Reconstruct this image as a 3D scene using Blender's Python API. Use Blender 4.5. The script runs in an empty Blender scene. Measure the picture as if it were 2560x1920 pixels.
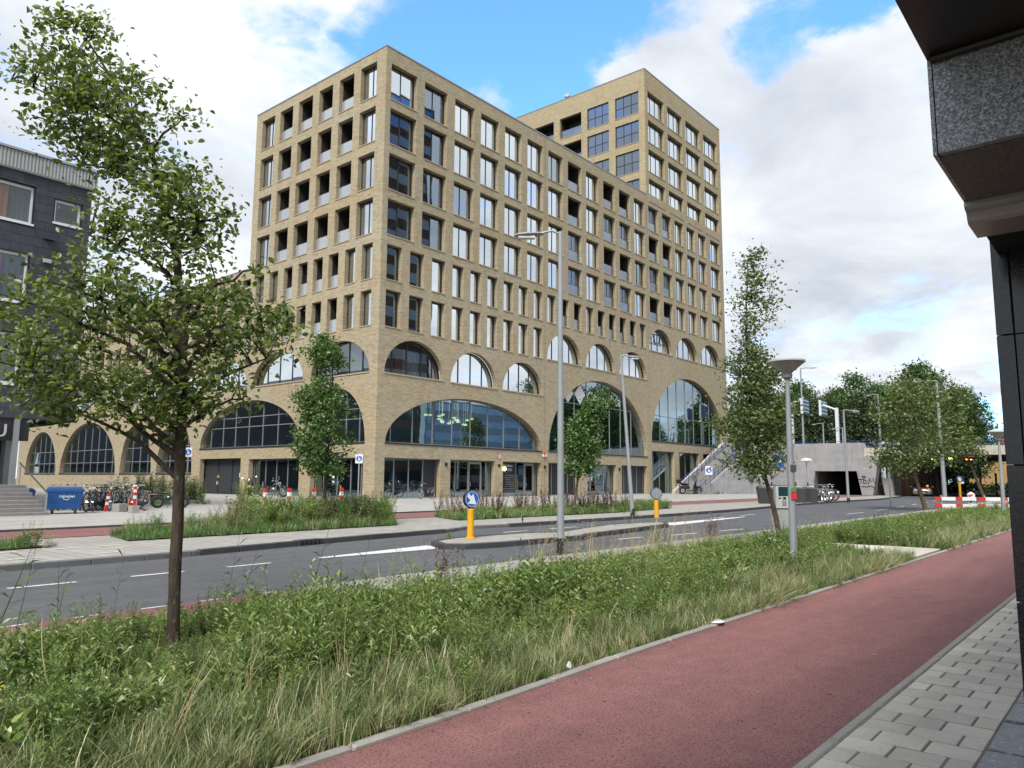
import bpy, math, random
import numpy as np
from mathutils import Vector, Matrix, geometry
PI = math.pi
random.seed(7); np.random.seed(7)
S = bpy.context.scene
C = S.collection

# ------------------------------------------------------------------ camera
YAW, PITCH, ROLL, EYE = 0.8732107, 0.1264226, 0.00669, 1.6
def cam_basis():
    f = Vector((math.cos(PITCH)*math.sin(YAW), math.cos(PITCH)*math.cos(YAW), math.sin(PITCH)))
    r = f.cross(Vector((0, 0, 1))).normalized(); u = r.cross(f)
    c, s = math.cos(ROLL), math.sin(ROLL)
    return c*r + s*u, -s*r + c*u, f
_r, _u, _f = cam_basis()
cam = bpy.data.cameras.new('camera'); cam_ob = bpy.data.objects.new('camera', cam); C.objects.link(cam_ob)
cam.sensor_width = 36; cam.sensor_fit = 'HORIZONTAL'; cam.lens = 1893.84/2560*36
cam.clip_start = 0.05; cam.clip_end = 3000
cam_ob.matrix_world = Matrix(((_r.x, _u.x, -_f.x, 0), (_r.y, _u.y, -_f.y, 0), (_r.z, _u.z, -_f.z, EYE), (0, 0, 0, 1)))
S.camera = cam_ob

# ------------------------------------------------------------------ sky and sun
SUN_AZ, SUN_EL = math.radians(247), math.radians(48)          # azimuth measured from +Y towards +X
W = bpy.data.worlds.new('World'); S.world = W; W.use_nodes = True
def build_sky():
    nt = W.node_tree; N = nt.nodes; L = nt.links
    for n in list(N): N.remove(n)
    out = N.new('ShaderNodeOutputWorld'); bg = N.new('ShaderNodeBackground'); L.new(bg.outputs[0], out.inputs[0])
    sky = N.new('ShaderNodeTexSky'); sky.sky_type = 'NISHITA'; sky.sun_disc = False
    sky.sun_elevation = SUN_EL; sky.sun_rotation = SUN_AZ; sky.air_density = 1.0; sky.dust_density = 0.6; sky.ozone_density = 1.6
    bg.inputs['Strength'].default_value = 0.12
    tc = N.new('ShaderNodeTexCoord')
    def math_(op, a, b=None, c=None, clamp=False):
        n = N.new('ShaderNodeMath'); n.operation = op; n.use_clamp = clamp
        for i, v in enumerate((a, b, c)):
            if v is None: continue
            if isinstance(v, (int, float)): n.inputs[i].default_value = v
            else: L.new(v, n.inputs[i])
        return n.outputs[0]
    sep = N.new('ShaderNodeSeparateXYZ'); L.new(tc.outputs['Generated'], sep.inputs[0])
    zz = math_('ADD', math_('MAXIMUM', sep.outputs[2], 0.0), 0.22)
    comb = N.new('ShaderNodeCombineXYZ')
    L.new(math_('DIVIDE', sep.outputs[0], zz), comb.inputs[0]); L.new(math_('DIVIDE', sep.outputs[1], zz), comb.inputs[1])
    def noise(scale, detail, rough, off, dist=0.0):
        m = N.new('ShaderNodeVectorMath'); m.operation = 'ADD'; L.new(comb.outputs[0], m.inputs[0]); m.inputs[1].default_value = off
        n = N.new('ShaderNodeTexNoise'); n.inputs['Scale'].default_value = scale; n.inputs['Detail'].default_value = detail
        n.inputs['Roughness'].default_value = rough; n.inputs['Distortion'].default_value = dist
        L.new(m.outputs[0], n.inputs['Vector']); return n.outputs[0]
    def remap(v, a, b, c=0.0, d=1.0):
        n = N.new('ShaderNodeMapRange'); n.interpolation_type = 'SMOOTHSTEP'
        for i, x in zip((1, 2, 3, 4), (a, b, c, d)): n.inputs[i].default_value = x
        L.new(v, n.inputs[0]); return n.outputs[0]
    base = noise(1.25, 9, 0.58, (3.1, 7.7, 0.4), 0.25)
    wisp = noise(4.6, 10, 0.68, (1.3, 2.2, 5.0), 0.5)
    wv = N.new('ShaderNodeTexNoise'); wv.inputs['Scale'].default_value = 2.2; wv.inputs['Detail'].default_value = 7; wv.inputs['Roughness'].default_value = .6
    L.new(comb.outputs[0], wv.inputs['Vector'])
    wa = N.new('ShaderNodeVectorMath'); wa.operation = 'MULTIPLY_ADD'; L.new(wv.outputs['Color'], wa.inputs[0]); wa.inputs[1].default_value = (.42, .42, .42); L.new(tc.outputs['Generated'], wa.inputs[2])
    wb = N.new('ShaderNodeVectorMath'); wb.operation = 'SUBTRACT'; L.new(wa.outputs[0], wb.inputs[0]); wb.inputs[1].default_value = (.21, .21, .21)
    wn = N.new('ShaderNodeVectorMath'); wn.operation = 'NORMALIZE'; L.new(wb.outputs[0], wn.inputs[0])
    dens = math_('ADD', base, math_('MULTIPLY', math_('SUBTRACT', wisp, 0.5), 0.55))
    # openings in the cloud deck, each a direction, an angular size and a depth
    for (hx, hy, hz), a0, a1, amp in SKY_HOLES:
        v = N.new('ShaderNodeVectorMath'); v.operation = 'DOT_PRODUCT'; L.new(wn.outputs[0], v.inputs[0])
        v.inputs[1].default_value = (hx, hy, hz)
        dens = math_('SUBTRACT', dens, remap(v.outputs['Value'], math.cos(math.radians(a1)), math.cos(math.radians(a0)), 0.0, amp))
    cover = remap(dens, 0.16, 0.46)
    shade = noise(1.9, 7, 0.55, (8.2, 0.3, 2.0), 0.3)
    ramp = N.new('ShaderNodeValToRGB'); e = ramp.color_ramp.elements
    e[0].position = 0.34; e[0].color = (2.8, 3.05, 3.45, 1); e[1].position = 0.66; e[1].color = (4.95, 5.05, 5.15, 1)
    mid = e.new(0.5); mid.color = (3.85, 4.05, 4.3, 1)
    L.new(shade, ramp.inputs[0])
    tint = N.new('ShaderNodeMixRGB'); tint.blend_type = 'MULTIPLY'; tint.inputs[0].default_value = 1
    L.new(sky.outputs[0], tint.inputs[1]); tint.inputs[2].default_value = SKY_GAIN
    mix = N.new('ShaderNodeMixRGB'); L.new(cover, mix.inputs[0]); L.new(tint.outputs[0], mix.inputs[1]); L.new(ramp.outputs[0], mix.inputs[2])
    L.new(mix.outputs[0], bg.inputs['Color'])
SKY_GAIN = (0.95, 1.5, 2.1, 1)
def view_dir(px, py):
    d = _f*1893.84 + _r*(px-1280) - _u*(py-960); return tuple(d.normalized())
SKY_HOLES = [(view_dir(1180, 130), 2, 13, .225), (view_dir(1420, 60), 2, 9, .22), (view_dir(1500, 300), 1, 6, .18), (view_dir(1995, 40), 1, 5, .25), (view_dir(690, 100), 0, 4, .10), (view_dir(700, 40), 0, 3, .08),
             (view_dir(1930, 400), 0, 5, .12), (view_dir(2310, 250), 0, 4, .16), (view_dir(2440, 1040), 1, 4, .25),
             (view_dir(1250, -500), 5, 18, .2), (view_dir(-900, 200), 4, 16, .22), (view_dir(3400, 300), 4, 15, .2)]
build_sky()
sun = bpy.data.lights.new('sun', 'SUN'); sun.energy = 2.5; sun.angle = math.radians(20); sun.color = (1, 0.95, 0.88)
sun_ob = bpy.data.objects.new('sun', sun); C.objects.link(sun_ob)
to_sun = Vector((math.sin(SUN_AZ)*math.cos(SUN_EL), math.cos(SUN_AZ)*math.cos(SUN_EL), math.sin(SUN_EL)))
sun_ob.rotation_euler = to_sun.to_track_quat('Z', 'Y').to_euler()
V = S.view_settings; V.view_transform = 'Standard'; V.look = 'None'; V.exposure = 0.93; V.gamma = 1; V.use_curve_mapping = False
try:
    S.cycles.use_denoising = True; S.cycles.max_bounces = 6; S.cycles.transparent_max_bounces = 10
    S.cycles.diffuse_bounces = 3; S.cycles.glossy_bounces = 4; S.cycles.caustics_reflective = False; S.cycles.caustics_refractive = False
except Exception: pass

# ------------------------------------------------------------------ helpers
class MB:
    """collects faces and links them as one mesh object"""
    def __init__(s): s.v = []; s.f = []; s.m = []
    def poly(s, pts, m=0):
        b = len(s.v); s.v += [tuple(p) for p in pts]; s.f.append(tuple(range(b, b+len(pts)))); s.m.append(m); return s
    def box(s, a, b, m=0):
        x0, y0, z0 = a; x1, y1, z1 = b; k = len(s.v)
        s.v += [(x0,y0,z0),(x1,y0,z0),(x1,y1,z0),(x0,y1,z0),(x0,y0,z1),(x1,y0,z1),(x1,y1,z1),(x0,y1,z1)]
        for q in ((3,2,1,0),(4,5,6,7),(0,1,5,4),(1,2,6,5),(2,3,7,6),(3,0,4,7)): s.f.append(tuple(k+i for i in q)); s.m.append(m)
        return s
    def bbox(s, a, b, r=0.02, m=0):
        """box with chamfered top and vertical edges"""
        x0, y0, z0 = a; x1, y1, z1 = b
        def ring(i, z): return [(x0+i+r,y0+i,z),(x1-i-r,y0+i,z),(x1-i,y0+i+r,z),(x1-i,y1-i-r,z),(x1-i-r,y1-i,z),(x0+i+r,y1-i,z),(x0+i,y1-i-r,z),(x0+i,y0+i+r,z)]
        s.loft([ring(0, z0), ring(0, z1-r), ring(r, z1)], m, cap0=True, cap1=True); return s
    def loft(s, rings, m=0, cap0=False, cap1=False, close=True):
        k = len(s.v); n = len(rings[0])
        for r in rings: s.v += [tuple(p) for p in r]
        for i in range(len(rings)-1):
            for j in range(n if close else n-1):
                a = k+i*n+j; b = k+i*n+(j+1) % n; s.f.append((a, b, b+n, a+n)); s.m.append(m)
        if cap0: s.f.append(tuple(k+j for j in reversed(range(n)))); s.m.append(m)
        if cap1: s.f.append(tuple(k+(len(rings)-1)*n+j for j in range(n))); s.m.append(m)
        return s
    def tube(s, pts, rad, n=8, m=0, cap=True, flat=1.0):
        pts = [Vector(p) for p in pts]
        if isinstance(rad, (int, float)): rad = [rad]*len(pts)
        rings = []; prev = None
        for i, p in enumerate(pts):
            d = (pts[min(i+1, len(pts)-1)] - pts[max(i-1, 0)])
            if d.length < 1e-9: d = Vector((0, 0, 1))
            d.normalize()
            a = prev if prev is not None else (Vector((1, 0, 0)) if abs(d.x) < 0.9 else Vector((0, 1, 0)))
            a = (a - d*a.dot(d))
            if a.length < 1e-6: a = d.orthogonal()
            a.normalize(); b = d.cross(a); prev = a
            rings.append([p + (a*math.cos(2*PI*j/n) + b*math.sin(2*PI*j/n)*flat)*rad[i] for j in range(n)])
        return s.loft(rings, m, cap, cap)
    def lathe(s, prof, c=(0,0,0), n=16, m=0, axis='z'):
        rings = []
        for r, z in prof:
            ring = []
            for j in range(n):
                t = 2*PI*j/n; x, y = r*math.cos(t), r*math.sin(t)
                p = {'z': (x, y, z), 'y': (x, z, -y), 'x': (z, x, y)}[axis]
                ring.append((c[0]+p[0], c[1]+p[1], c[2]+p[2]))
            rings.append(ring)
        return s.loft(rings, m, True, True)
    def torus(s, c, R, r, n=24, k=6, m=0, axis='y', a0=0, a1=2*PI):
        full = abs(a1-a0-2*PI) < 1e-6; rings = []
        for i in range(n + (0 if full else 1)):
            t = a0+(a1-a0)*i/n; ring = []
            for j in range(k):
                q = 2*PI*j/k; rr = R + r*math.cos(q); h = r*math.sin(q)
                p = {'y': (rr*math.cos(t), h, rr*math.sin(t)), 'z': (rr*math.cos(t), rr*math.sin(t), h), 'x': (h, rr*math.cos(t), rr*math.sin(t))}[axis]
                ring.append((c[0]+p[0], c[1]+p[1], c[2]+p[2]))
            rings.append(ring)
        if full: rings.append(rings[0])
        return s.loft(rings, m)
    def prism(s, poly, y0, y1, m=0, plane='xz'):
        """2d outline extruded between y0 and y1"""
        P = (lambda p, h: (p[0], h, p[1])) if plane == 'xz' else ((lambda p, h: (p[0], p[1], h)) if plane == 'xy' else (lambda p, h: (h, p[0], p[1])))
        return s.loft([[P(p, y0) for p in poly], [P(p, y1) for p in poly]], m, True, True)
    def xf(s, M, start=0):
        s.v = s.v[:start] + [tuple(M @ Vector(p)) for p in s.v[start:]]; return s
    def mesh(s, name, mats):
        me = bpy.data.meshes.new(name); me.from_pydata(s.v, [], s.f)
        if not isinstance(mats, (list, tuple)): mats = [mats]
        for m in mats: me.materials.append(m)
        if len(mats) > 1: me.polygons.foreach_set('material_index', s.m)
        me.update(); return me
    def build(s, name, mats, parent=None, smooth=False, loc=None, rot=None):
        me = s.mesh(name, mats)
        if smooth: shade(me, smooth)
        return link(name, me, parent, loc, rot)
def shade(me, angle=40):
    me.polygons.foreach_set('use_smooth', [True]*len(me.polygons))
    try: me.set_sharp_from_angle(angle=math.radians(40 if angle is True else angle))
    except Exception: pass
def link(name, me, parent=None, loc=None, rot=None):
    o = bpy.data.objects.new(name, me); C.objects.link(o)
    if parent is not None: o.parent = parent
    if loc is not None: o.location = loc
    if rot is not None: o.rotation_euler = rot if isinstance(rot, (tuple, list)) else (0, 0, rot)
    return o
def thing(name, label, cat, loc=(0,0,0), rot=0.0, group=None):
    o = bpy.data.objects.new(name, None); o.empty_display_size = 0.3; C.objects.link(o); o.location = loc
    o.rotation_euler = rot if isinstance(rot, tuple) else (0, 0, rot)
    return tag(o, label, cat, group)
def tag(o, label=None, cat=None, group=None, kind=None):
    if label: o['label'] = label
    if cat: o['category'] = cat
    if group: o['group'] = group
    if kind: o['kind'] = kind
    return o
def kids(o): return [c for c in bpy.data.objects if c.parent == o]
CH = {}
def copy_tree(o, loc, rot, label, group=None):
    """copy of a thing with its parts and their sub-parts"""
    if not CH:
        pass
    def cp(src, par):
        c = src.copy(); C.objects.link(c); c.parent = par
        for k in src.children: cp(k, c)
        return c
    c = cp(o, None); c.location = loc; c.rotation_euler = rot if isinstance(rot, tuple) else (0, 0, rot); c['label'] = label
    if group: c['group'] = group
    return c

# ------------------------------------------------------------------ materials
MATS = {}
def mat(name, col=(.5,.5,.5), rough=.6, metal=0.0, spec=.5, **k):
    if name in MATS: return MATS[name]
    m = bpy.data.materials.new(name); m.use_nodes = True; MATS[name] = m
    b = m.node_tree.nodes['Principled BSDF']
    b.inputs['Base Color'].default_value = (*col, 1); b.inputs['Roughness'].default_value = rough
    b.inputs['Metallic'].default_value = metal; b.inputs['Specular IOR Level'].default_value = spec
    if 'emit' in k:
        b.inputs['Emission Color'].default_value = (*k['emit'], 1); b.inputs['Emission Strength'].default_value = k.get('power', 1)
    if 'coat' in k: b.inputs['Coat Weight'].default_value = k['coat']; b.inputs['Coat Roughness'].default_value = .05
    return m
class NT:
    """small wrapper to write node graphs"""
    def __init__(s, m): s.m = m; s.t = m.node_tree; s.N = s.t.nodes; s.L = s.t.links; s.b = s.N.get('Principled BSDF')
    def n(s, typ, ins=None, **props):
        x = s.N.new(typ)
        for k, v in props.items(): setattr(x, k, v)
        for k, v in (ins or {}).items(): s.set(x.inputs[k], v)
        return x
    def set(s, sock, v):
        if isinstance(v, bpy.types.NodeSocket): s.L.new(v, sock)
        else:
            if isinstance(v, tuple) and len(v) == 3 and sock.type == 'RGBA': v = (*v, 1)
            sock.default_value = v
    def pos(s): return s.n('ShaderNodeNewGeometry').outputs['Position']
    def obj(s): return s.n('ShaderNodeTexCoord').outputs['Object']
    def island(s): return s.n('ShaderNodeNewGeometry').outputs['Random Per Island']
    def orand(s): return s.n('ShaderNodeObjectInfo').outputs['Random']
    def noise(s, vec, scale, detail=4, rough=.55, dist=0): 
        return s.n('ShaderNodeTexNoise', {'Vector': vec, 'Scale': scale, 'Detail': detail, 'Roughness': rough, 'Distortion': dist}).outputs[0]
    def math(s, op, a, b=0.0, clamp=False):
        x = s.n('ShaderNodeMath', operation=op, use_clamp=clamp); s.set(x.inputs[0], a); s.set(x.inputs[1], b); return x.outputs[0]
    def ramp(s, v, stops):
        x = s.n('ShaderNodeValToRGB', {0: v}); e = x.color_ramp.elements
        while len(e) < len(stops): e.new(.5)
        for i, (p, c) in enumerate(stops): e[i].position = p; e[i].color = (*c, 1) if len(c) == 3 else c
        return x.outputs[0]
    def mix(s, f, a, b, mode='MIX'):
        x = s.n('ShaderNodeMixRGB', blend_type=mode); s.set(x.inputs[0], f); s.set(x.inputs[1], a); s.set(x.inputs[2], b); return x.outputs[0]
    def map(s, v, a, b, c=0., d=1.):
        x = s.n('ShaderNodeMapRange'); s.set(x.inputs[0], v)
        for i, q in zip((1, 2, 3, 4), (a, b, c, d)): x.inputs[i].default_value = q
        return x.outputs[0]
    def scale(s, v, sc):
        x = s.n('ShaderNodeMapping'); s.L.new(v, x.inputs[0]); x.inputs['Scale'].default_value = sc; return x.outputs[0]
    def color(s, c): s.set(s.b.inputs['Base Color'], c)
    def rough(s, c): s.set(s.b.inputs['Roughness'], c)
    def bump(s, h, strength=.3, dist=.01):
        x = s.n('ShaderNodeBump', {'Height': h, 'Strength': strength, 'Distance': dist}); s.L.new(x.outputs[0], s.b.inputs['Normal'])
def vary(name, col, amt=.25, scale=3.0, rough=.7, bump=0.0, bscale=60., metal=0., per_obj=0.0, spec=.4, fine=None):
    """plain surface colour broken up by two noises and, if asked, a shift per piece"""
    if name in MATS: return MATS[name]
    m = mat(name, col, rough, metal, spec); t = NT(m); p = t.pos()
    n1 = t.noise(p, scale, 5, .6); n2 = t.noise(p, scale*9, 4, .6)
    f = t.math('ADD', t.math('MULTIPLY', n1, .6), t.math('MULTIPLY', n2, .4))
    lo = tuple(c*(1-amt) for c in col); hi = tuple(min(1, c*(1+amt)) for c in col)
    c = t.ramp(f, [(.3, lo), (.7, hi)])
    if per_obj:
        v = t.map(t.orand(), 0, 1, 1-per_obj, 1+per_obj)
        c = t.mix(1., c, t.n('ShaderNodeCombineXYZ', {0: v, 1: v, 2: v}).outputs[0], 'MULTIPLY')
    if fine:
        sp = t.noise(p, fine[0], 2, .5); c = t.mix(t.map(sp, fine[1], fine[1]+.08), c, tuple(x*fine[2] for x in col))
    t.color(c)
    if bump: t.bump(t.noise(p, bscale, 4, .6), bump, .01)
    return m
# ------------------------------------------------------------------ surface materials
def brick_mat(name, c1, c2, mortar, spots):
    m = mat(name, c1, .85, spec=.25); t = NT(m); p = t.pos()
    sp = t.n('ShaderNodeSeparateXYZ', {0: p})
    v = t.n('ShaderNodeCombineXYZ', {0: t.math('ADD', sp.outputs[0], sp.outputs[1]), 1: sp.outputs[2]}).outputs[0]
    b = t.n('ShaderNodeTexBrick', {'Vector': v, 'Color1': c1, 'Color2': c2, 'Mortar': mortar, 'Scale': 1.0, 'Mortar Size': .016, 'Mortar Smooth': .3,
                                   'Bias': -.1, 'Brick Width': .42, 'Row Height': .105}); b.offset = .37
    big = t.noise(t.scale(p, (.25, .25, .35)), 1.0, 5, .65)
    c = t.mix(t.map(big, .35, .7), b.outputs[0], t.mix(1., b.outputs[0], (1.02, .93, .82), 'MULTIPLY'))
    streak = t.noise(t.scale(v, (1.6, 9.0, 1)), 1.0, 3, .7)
    c = t.mix(t.map(streak, .57, .70, 0, spots), c, (.06, .042, .024))
    pale = t.noise(t.scale(v, (.9, 6.0, 1)), 1.3, 3, .7)
    c = t.mix(t.map(pale, .55, .72, 0, .5), c, (.42, .36, .25))
    run = t.noise(t.scale(v, (1.1, .10, 1)), 1.6, 4, .65); c = t.mix(t.map(run, .52, .72, 0, .30), c, t.mix(1., c, (.62, .60, .57), 'MULTIPLY'))
    batch = t.noise(t.scale(v, (.06, .22, 1)), 1.0, 3, .5); c = t.mix(t.map(batch, .38, .62, 0, .35), c, t.mix(1., c, (.86, .84, .80), 'MULTIPLY'))
    t.color(c); t.bump(t.math('ADD', b.outputs[1], t.math('MULTIPLY', streak, .8)), .35, .012)
    return m
M_BRICK = brick_mat('buff_brick', (.385, .338, .235), (.255, .219, .146), (.42, .38, .29), .55)
M_BRICKT = brick_mat('pale_buff_brick', (.395, .345, .225), (.285, .243, .155), (.42, .375, .27), .65)
def asphalt(name, col, speck, spk, patch=.18):
    m = mat(name, col, .85, spec=.3); t = NT(m); p = t.pos()
    big = t.noise(t.scale(p, (.22, 1.3, 1)), 1.0, 5, .6); mid = t.noise(p, 4.0, 4, .6); fine = t.noise(p, 130., 2, .6); f2 = t.noise(p, 55., 3, .75)
    c = t.mix(t.map(t.math('ADD', t.math('MULTIPLY', big, .6), t.math('MULTIPLY', mid, .4)), .35, .65), tuple(x*(1-patch) for x in col), tuple(x*(1+patch) for x in col))
    c = t.mix(t.map(f2, .52, .62, 0, spk), c, tuple(x*.34 for x in col)); c = t.mix(t.map(fine, .6, .75, 0, spk), c, speck)
    t.color(c); t.bump(t.math('ADD', fine, t.math('MULTIPLY', f2, 1.4)), .5, .008); return m
M_ASPH = asphalt('asphalt', (.095, .098, .105), (.21, .21, .21), .5, .22)
M_RED = asphalt('red_asphalt', (.222, .102, .098), (.40, .29, .28), 1.0, .24)
def paving(name, col, w, h, joint, off=.5, swap=False, jw=.012):
    m = mat(name, col, .85, spec=.3); t = NT(m); p = t.pos(); v = t.scale(p, (1, 1, 0))
    if swap:
        s_ = t.n('ShaderNodeSeparateXYZ', {0: p}); v = t.n('ShaderNodeCombineXYZ', {0: s_.outputs[1], 1: s_.outputs[0]}).outputs[0]
    b = t.n('ShaderNodeTexBrick', {'Vector': v, 'Color1': tuple(x*1.08 for x in col), 'Color2': tuple(x*.9 for x in col), 'Mortar': joint, 'Scale': 1., 'Mortar Size': jw,
                                   'Mortar Smooth': .2, 'Brick Width': w, 'Row Height': h}); b.offset = off
    st = t.noise(p, .6, 5, .65); f = t.noise(p, 40, 3, .6)
    c = t.mix(t.map(st, .3, .7), t.mix(1., b.outputs[0], (.84, .84, .83), 'MULTIPLY'), b.outputs[0])
    c = t.mix(t.map(f, .3, .7, 0, .25), c, tuple(x*.6 for x in col)); t.color(c); t.bump(b.outputs[1], -.3, .006); return m
M_PAVE = paving('concrete_paving', (.36, .345, .315), .6, .3, (.15, .15, .12), swap=True)
M_PLAZA = paving('plaza_paving', (.40, .39, .365), 1.2, .6, (.25, .25, .22))
M_KERB = vary('kerb_concrete', (.30, .29, .265), .2, 2.5, .85, .3, 90, per_obj=.10)
M_KERBD = vary('dark_kerb', (.055, .055, .058), .3, 3., .8, .3, 90, per_obj=.12)
M_KERBG = vary('grey_kerb', (.13, .13, .13), .25, 3., .85, .3, 90, per_obj=.12)
M_PAVER = vary('paver', (.53, .495, .425), .15, 3., .85, .35, 160, per_obj=.15, fine=(90, .62, .7))
M_DARKSLAB = vary('dark_stone', (.13, .135, .15), .45, 6., .45, .2, 60, per_obj=.2, fine=(30, .6, 2.0))
M_SOIL = vary('soil', (.055, .045, .025), .5, 6., .95, .6, 30)
M_WHITE = vary('road_paint', (.62, .62, .60), .12, 4., .7, .2, 120, fine=(26, .58, .40))
M_SCRUB = vary('scrub_ground', (.085, .10, .05), .4, 1.2, .95, .4, 20)

def sheet(name, pts, z, m, kind='structure', parent=None, thick=None):
    b = MB()
    if thick: b.prism(pts, z-thick, z, 0, 'xy')
    else: b.poly([(x, y, z) for x, y in pts])
    o = b.build(name, m, parent)
    if kind and parent is None: o['kind'] = kind
    return o
def stripe(line, w0, w1):
    """band between two offsets (in Y) of a polyline running along X"""
    return [(x, y+w0) for x, y in line] + [(x, y+w1) for x, y in reversed(line)]
# the far kerb line drifts away from the street axis
KERB_FAR = [(-40, 13.9), (-10, 14.75), (4.5, 15.1), (7.6, 15.2), (9.5, 15.55), (13, 16.1), (16.6, 16.45), (18.4, 17.3), (20.2, 17.0), (25, 16.95), (32, 17.0), (40, 17.4), (54, 18.9), (66, 19.4), (78, 19.7), (97.7, 22.2)]
PATH_N = [(-40, 18.6), (0, 20.4), (8.7, 21.0), (18.7, 22.1), (30, 22.95), (43, 23.5), (60, 23.7), (97, 24.6)]
PATH_F = [(-40, 21.0), (0, 23.5), (7.8, 24.1), (12, 24.45), (21.7, 25.6), (30, 26.1), (48, 26.6), (62, 27.2), (97, 29.2)]
def yat(line, x):
    for (a, ya), (b, yb) in zip(line, line[1:]):
        if x <= b: return ya+(yb-ya)*(x-a)/(b-a)
    return line[-1][1]
sheet('ground', [(-600, -600), (900, -600), (900, 900), (-600, 900)], -.06, M_SCRUB)
sheet('road', [(-60, 8.95), (150, 8.0), (150, 30)] + [(x, y+.05) for x, y in reversed(KERB_FAR)] + [(-60, 13.5)], 0.0, M_ASPH)
far = sheet('pavement', [(x, y+.13) for x, y in KERB_FAR] + [(97.7, 120), (37, 135), (-60, 135), (-60, 13.6)], .10, M_PAVE)
sheet('plaza_pavement', [(x, y+.12) for x, y in PATH_F] + [(97.5, 120), (37, 134), (-58, 134), (-58, 22)], .125, M_PLAZA)
sheet('cycle_path_far', PATH_N + list(reversed(PATH_F)), .112, M_RED)
# kerb stones: each a piece of its own
def kerb_run(parent, line, x0, x1, step, w, z0, z1, m, mesh_cache={}):
    x = x0
    while x < x1-.05:
        xe = min(x+step, x1); ya, yb = yat(line, x), yat(line, xe)
        L_ = math.hypot(xe-x, yb-ya); key = (round(L_, 2), w, z0, z1, m.name)
        if key not in mesh_cache:
            mesh_cache[key] = MB().bbox((.006, 0, z0), (L_-.006, w, z1), .012).mesh('kerb_stone', m)
        link('kerb_stone', mesh_cache[key], parent, (x, ya, random.uniform(-.003, .003)), math.atan2(yb-ya, xe-x)); x = xe
kerb = sheet('kerb', stripe(KERB_FAR, .02, .16), .055, M_KERBG)
kerb_run(kerb, KERB_FAR, -6, 8.2, 1.0, .17, -.03, .112, M_KERBG)
kerb_run(kerb, KERB_FAR, 8.2, 16.6, 1.0, .17, -.03, .125, M_KERBD)
kerb_run(kerb, KERB_FAR, 16.6, 20.2, 1.0, .17, -.03, .104, M_KERBG)
kerb_run(kerb, KERB_FAR, 20.2, 64, 1.0, .17, -.03, .125, M_KERBD)
kerb_run(kerb, KERB_FAR, 64, 97, 3.0, .17, -.03, .125, M_KERBD)
pk = sheet('path_kerb', stripe(PATH_F, .0, .12), .118, M_KERBD)
kerb_run(pk, PATH_F, 2, 50, 2.0, .10, .06, .17, M_KERBD)
# storm drain set in the far kerb
dr = tag(MB().box((0, -.02, -.01), (.75, .19, .135), 0).box((.06, -.03, .02), (.12, .1, .10), 1).box((.2, -.03, .02), (.26, .1, .10), 1).box((.34, -.03, .02), (.40, .1, .10), 1).box((.48, -.03, .02), (.54, .1, .10), 1).box((.62, -.03, .02), (.68, .1, .10), 1)
         .build('drain_inlet', [M_KERBD, mat('drain_hole', (.004,)*3, .9)], None, loc=(10.9, yat(KERB_FAR, 10.9)-.012, .004), rot=.16), 'dark storm drain inlet set into the far kerb', 'drain')
# grass strips and soil beds (plants come later)
G1 = [(-14, 16.6), (5.4, 18.1), (6.55, 18.3), (4.6, 20.6), (-14, 19.3)]
G2 = [(8.2, 18.75), (17.1, 19.15), (18.4, 21.7), (8.7, 20.9)]
G3 = [(20.6, 19.8), (31.2, 19.6), (38.4, 20.6), (41.2, 22.9), (21.9, 22.4)]
for g_ in (G1, G2, G3): sheet('verge_soil', g_, .13, M_SOIL)
# painted dashes on the pavement crossing and centre line of the road
mk = sheet('road_markings', [(9.57, 13.05), (9.6, 13.2), (13.15, 13.72), (13.5, 12.85)], .006, M_WHITE)
def dash(x0, y0, x1, y1, w, z=.006):
    d = Vector((x1-x0, y1-y0)).normalized(); n = Vector((-d.y, d.x))*w/2
    sheet('dash', [(x0-n.x, y0-n.y), (x1-n.x, y1-n.y), (x1+n.x, y1+n.y), (x0+n.x, y0+n.y)], z, M_WHITE, parent=mk)
for a in ((-3.6, 12.40, -1.9, 12.50), (-.2, 12.56, 1.4, 12.65), (2.0, 12.67, 2.95, 12.72), (3.93, 12.76, 4.87, 12.80), (5.71, 12.86, 6.62, 12.90), (7.47, 12.97, 8.39, 13.02)): dash(*a, .1)
for i in range(12): dash(-2.6+i*.78, 9.30+i*.035, -2.28+i*.78, 9.31+i*.035, .05)
for a in ((18.2, 11.4, 19.4, 11.35), (20.6, 11.1, 22.2, 11.0), (23.6, 10.9, 25.2, 10.8), (18.0, 15.4, 19.2, 15.45), (20.5, 15.5, 22, 15.5), (31, 14.9, 33, 15.0), (35, 15.1, 37, 15.2), (41, 12.0, 44, 12.05), (48, 12.4, 51, 12.5), (55, 13.0, 58, 13.2), (62, 13.6, 65, 13.9), (69, 14.3, 72, 14.6), (76, 15.0, 79, 15.3)): dash(*a, .11)
sheet('taper_marking', [(25.4, 13.5), (25.6, 14.5), (34.0, 14.55), (34, 14.4)], .006, M_WHITE, parent=mk)
for i in range(9):
    x = -1.2+i*1.05; dash(x, 17.0+i*.10, x+.45, 17.05+i*.10, .11, .108)
for i in range(5):
    x = .4+i*1.5; dash(x, 15.75+i*.1, x+.5, 15.8+i*.1, .11, .108)
# red cycle lane beside the near bed
sheet('cycle_lane', [(-20, 8.0), (5.9, 8.9), (6.9, 9.70), (-20, 9.1)], .004, M_RED)
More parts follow.
